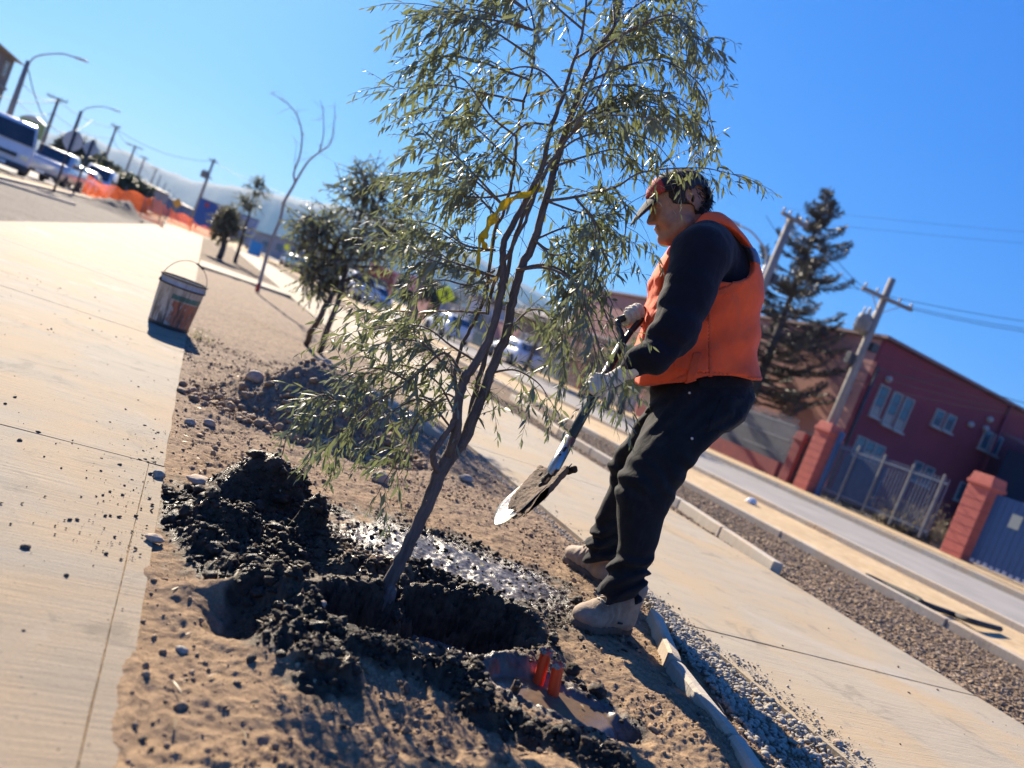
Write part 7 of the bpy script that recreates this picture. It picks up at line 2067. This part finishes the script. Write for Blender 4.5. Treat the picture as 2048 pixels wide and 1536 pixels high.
# kerb stones, tipped and broken
def kerbstone(a, b, w, zt, h, lab, tilt=0, n_=14, seed=1, mat=None):
    a = np.array([a[0], a[1], 0.]); b = np.array([b[0], b[1], 0.]); L_ = np.linalg.norm(b - a); d = (b - a) / L_; s = np.cross(d, UP0)
    v, f = [], []; K = 5
    for i in range(n_ + 1):
        for j in range(K):
            for k in (0, 1):
                pass
    # profile ring: 8 points with eased edges
    prof = [(-w / 2, -h), (-w / 2, -.012), (-w / 2 + .010, 0), (w / 2 - .010, 0), (w / 2, -.012), (w / 2, -h)]
    for i in range(n_ + 1):
        t = i / n_; e = 0 if 0 < i < n_ else 1
        for (u, z_) in prof:
            j_ = .0035 * fbm(np.array([t * 9 + u * 30]), np.array([z_ * 30 + seed]), o=3, seed=seed)[0]
            tt = t * L_ + (.012 * fbm(np.array([u * 40 + i]), np.array([z_ * 30 + 5.]), o=2, seed=seed)[0] if e else 0)
            v.append(a + d * tt + s * (u + j_) + UP0 * (zt + z_ + j_ + tilt * u - .004 * e))
    P_ = len(prof)
    for i in range(n_):
        for k in range(P_ - 1): q_ = i * P_ + k; f.append((q_, q_ + 1, q_ + P_ + 1, q_ + P_))
    f += [tuple(range(P_))[::-1], tuple(n_ * P_ + k for k in range(P_))]
    r = MB(); o0_ = (a + b) / 2; r.add([p_ - o0_ for p_ in v], f); o = r.build('kerb_stone', mat or M_edge); o.location = V3(o0_)
    return tag(o, lab, 'kerb stone', 'old kerb stones along the edge of the dirt strip')
k0, k1, k2, k3, k4 = at(1312, 1225, .03)[:2], at(1352, 1320, .03)[:2], at(1402, 1400, .03)[:2], at(1470, 1470, .03)[:2], at(1580, 1640, .03)[:2]
kerbstone(k0, k1, .055, .042, .12, 'short tipped kerb stone just right of the nearer boot', .25, seed=1)
kerbstone(k1 + (k2 - k1) * .03, k3, .050, .036, .12, 'middle kerb stone with the man shadow across it', .05, seed=2)
kerbstone(k3 + (k4 - k3) * .02, k4, .050, .040, .12, 'nearest kerb stone running out of the bottom edge', .0, seed=3)
kerbstone(at(1262, 1150)[:2], at(1300, 1200)[:2], .05, .018, .10, 'low buried kerb stone at the corner of the path behind the nearer boot', 0, seed=4)
kerbstone(at(640, 722)[:2], at(760, 800)[:2], .07, .045, .10, 'far kerb stone among the foliage beside the path', .1, seed=5)
kerbstone(at(775, 808)[:2], at(903, 893)[:2], .06, .05, .10, 'pale kerb stone behind the trunk of the young tree', .1, seed=6)
# orange tubes
M_or = pm('orange_plastic', (.80, .065, .012), (.70, .05, .012), .35, 8, .05, 60)
def tube_up(base, top, r_, label, name='orange_tube', mat=M_or, notch=2.0, grp=None, collar=True):
    b = at(*base, PZ - .012); D_ = float((b - CAM) @ FWD); t = dp(top[0], top[1], D_); ax_ = t - b; h_ = np.linalg.norm(ax_); ax_ /= h_
    r = empty(name, b, 0, label, 'pipe stub', grp); a_ = unit(np.cross(ax_, [0, 1, 0])); c_ = np.cross(ax_, a_)
    seg = 40; v, f = [], []
    rows_ = [(-.04, r_), (0, r_), (h_ * .5, r_), (h_ * .86, r_ * 1.0), (h_, r_ * 1.03)]
    for inner in (0, 1):
        for i, (z_, rr) in enumerate(rows_):
            for k in range(seg):
                an = 2 * math.pi * k / seg; top_ = z_
                if i == 4: top_ = z_ + .006 * fbm(np.array([math.cos(an) * notch]), np.array([math.sin(an) * notch + base[0]]), o=3, seed=base[0])[0] - (.014 if abs(math.sin(an * .5 + base[0])) > .93 else 0)
                q_ = rr - .0022 * inner; v.append(ax_ * top_ + (a_ * math.cos(an) + c_ * math.sin(an)) * q_)
    n1 = 5 * seg
    for i in range(4):
        for k in range(seg):
            p_ = i * seg + k; p2 = i * seg + (k + 1) % seg; f.append((p_, p2, p2 + seg, p_ + seg)); f.append((n1 + p_, n1 + p_ + seg, n1 + p2 + seg, n1 + p2))
    for k in range(seg): f.append((4 * seg + k, 4 * seg + (k + 1) % seg, n1 + 4 * seg + (k + 1) % seg, n1 + 4 * seg + k))
    mb = MB(); mb.add(v, f, True); mb.build('pipe', mat, r)
    if collar:
        # mud caught in the torn rim
        P_ = []; 
        for k in range(16):
            an = rnd.uniform(0, 6.28); P_.append(ax_ * (h_ * rnd.uniform(.88, 1.02)) + (a_ * math.cos(an) + c_ * math.sin(an)) * r_ * 1.02)
        scatter('rim_mud', P_, [rnd.uniform(.002, .0055) for _ in P_], M_peb, 2, .5, .8, base[0], parent=r)
    return r
G_T = 'torn orange plastic tubes in the puddle'
tube_up((1076, 1366), (1094, 1300), .0165, 'torn orange plastic tube standing in the puddle, the farther and taller of two', grp=G_T)
tube_up((1106, 1388), (1117, 1326), .0165, 'torn orange plastic tube standing in the puddle, the nearer and lower of two', grp=G_T)
tube_up((1019, 1400), (1038, 1364), .0125, 'short muddy grey pipe stub left of the orange tubes', 'grey_stub', M_clodd, collar=False)

# the paint bucket on the slab ---------------------------------------------------------------
bk = at(335, 654, 0); bk[1] += .04
bu = empty('bucket', bk, rad(20), 'stained white and orange paint bucket with wire handle on the concrete slab', 'bucket')
m, n = newmat('stained_bucket_print')
tc = n.n.new('ShaderNodeTexCoord'); sp_ = n.n.new('ShaderNodeSeparateXYZ'); n.l(tc.outputs['Object'], sp_.inputs[0]); zc = sp_.outputs[2]; xc = sp_.outputs[0]
vst = n.coord((1, 1, .10)); drip = n.noise(26, 4, .65, vst, .3); drip2 = n.noise(60, 4, .7, n.coord((1, 1, .14))); bl = n.noise(9, 5, .6, n.coord())
def band_(z0_, z1_): return n.math('MULTIPLY', n.math('GREATER_THAN', zc, z0_), n.math('LESS_THAN', zc, z1_))
base_ = n.mix(n.ramp(bl, [(.4, 0.), (.6, 1.)]), (.50, .47, .42), (.40, .36, .31))
lowm = n.math('MULTIPLY', n.math('LESS_THAN', zc, .235), n.math('GREATER_THAN', n.math('ADD', xc, n.math('MULTIPLY', bl, .25)), .06))
base_ = n.mix(n.math('MULTIPLY', lowm, .85), base_, n.mix(n.ramp(drip2, [(.4, 0.), (.55, 1.)]), (.48, .10, .035), (.36, .14, .07)))
base_ = n.mix(n.math('MULTIPLY', band_(.245, .285), n.math('GREATER_THAN', xc, -.10)), base_, (.06, .19, .17))
dm = n.math('MULTIPLY', n.ramp(drip, [(.46, 0.), (.56, 1.)]), n.ramp(n.math('MULTIPLY', zc, 2.4), [(.30, 1.), (.95, .25)]))
base_ = n.mix(n.math('MULTIPLY', dm, .9), base_, (.075, .055, .045))
base_ = n.mix(n.ramp(drip2, [(.58, 0.), (.66, .8)]), base_, (.55, .54, .52))
base_ = n.mix(n.math('LESS_THAN', zc, .03), base_, (.06, .05, .045))
n.l(base_, n.b.inputs['Base Color']); n.b.inputs['Roughness'].default_value = .55; n.bump(drip2, .2, .004)
M_bkt = m
bu.scale = (.95, .95, .93)
mb = MB(); mb.lathe((0, 0, 0), [(.001, .004), (.135, .004), (.150, .0), (.153, .012), (.172, .345), (.1755, .348), (.1755, .356), (.172, .360), (.174, .400)], 48); mb.lathe((0, 0, 0), [(.171, .400), (.150, .02), (.001, .02)], 48); mb.build('tub', M_bkt, bu)
mb = MB(); mb.lathe((0, 0, 0), [(.174, .396), (.181, .397), (.183, .403), (.181, .410), (.170, .410), (.169, .398)], 48); mb.build('rim', M_clodd, bu)
mb = MB(); mb.lathe((0, 0, 0), [(.173, .338), (.1805, .340), (.1805, .350), (.174, .352)], 48); mb.build('ridge', M_clodd, bu)
th_ = rad(0)
P = [(-.182 * math.cos(t) , -.02 * math.sin(t), .355 + .215 * math.sin(t)) for t in np.linspace(0, math.pi, 26)]
mb = MB(); mb.tube(P, .0028, 6); mb.build('bail', M_clodd, bu)
mb = MB(); mb.tube(P[14:18], .0085, 10); mb.build('hand_grip', M_black, bu)
for sg_ in (-1, 1): mb = MB(); mb.lathe((sg_ * .176, 0, .355), [(.014, 0), (.014, .010), (.001, .012)], 12, axis=(sg_, 0, 0)); mb.build('ear', M_clodd, bu)
# white scrape of lime and a broken twig standing in the soil
P_ = []
lm = empty('broken_twig', at(570, 955, 0), 0, 'broken dark twig with a few leaves standing left of the rubble heap', 'twig'); c = at(553, 935, 0); c[2] = soil_z(c[0], c[1]); lm.location = V3(c); t_, l_ = [], []
D_ = float((c - CAM) @ FWD); e1, e2 = dp(566, 905, D_), dp(573, 872, D_)
t_.append(([c, e1, e2], .003, .002))
for a, b in ((e1, e1 + CX * .03 - CY * .05), (e2, e2 + CX * .02 - CY * .06), (e1, e1 - CX * .05 - CY * .02)): l_.append((a, unit(b - a), unit(FWD + rvec() * .3), .06, .006))
tag(tubes_mesh('stalk', t_, M_bark_d, lm, 5), kind='stuff'); tag(leaves_mesh('leaves', l_, M_leaf, lm), kind='stuff')

# fallen leaves and bits of straw trodden into the soil
fl = empty('fallen_leaves', (1.2, 2.0, 0), 0, kind='stuff'); fl_l = []
for i in range(190):
    x_, y_ = rnd.uniform(.2, 2.15), rnd.uniform(1.15, 4.6) if i % 3 else rnd.uniform(1.1, 2.2)
    fl_l.append((np.array([x_, y_, soil_z(x_, y_) + .006]), unit([rnd.gauss(0, 1), rnd.gauss(0, 1), .1]), unit(rvec() * .35 + UP0), rnd.uniform(.018, .05), rnd.uniform(.0015, .005)))
lo_ = leaves_mesh('fallen_leaves', [(a + 0, b, c, d, e) for a, b, c, d, e in fl_l], M_straw, fl); tag(lo_, kind='stuff')
lo_.parent = None; lo_.location = fl.location; bpy.data.objects.remove(fl); lo_.name = 'fallen_leaves'
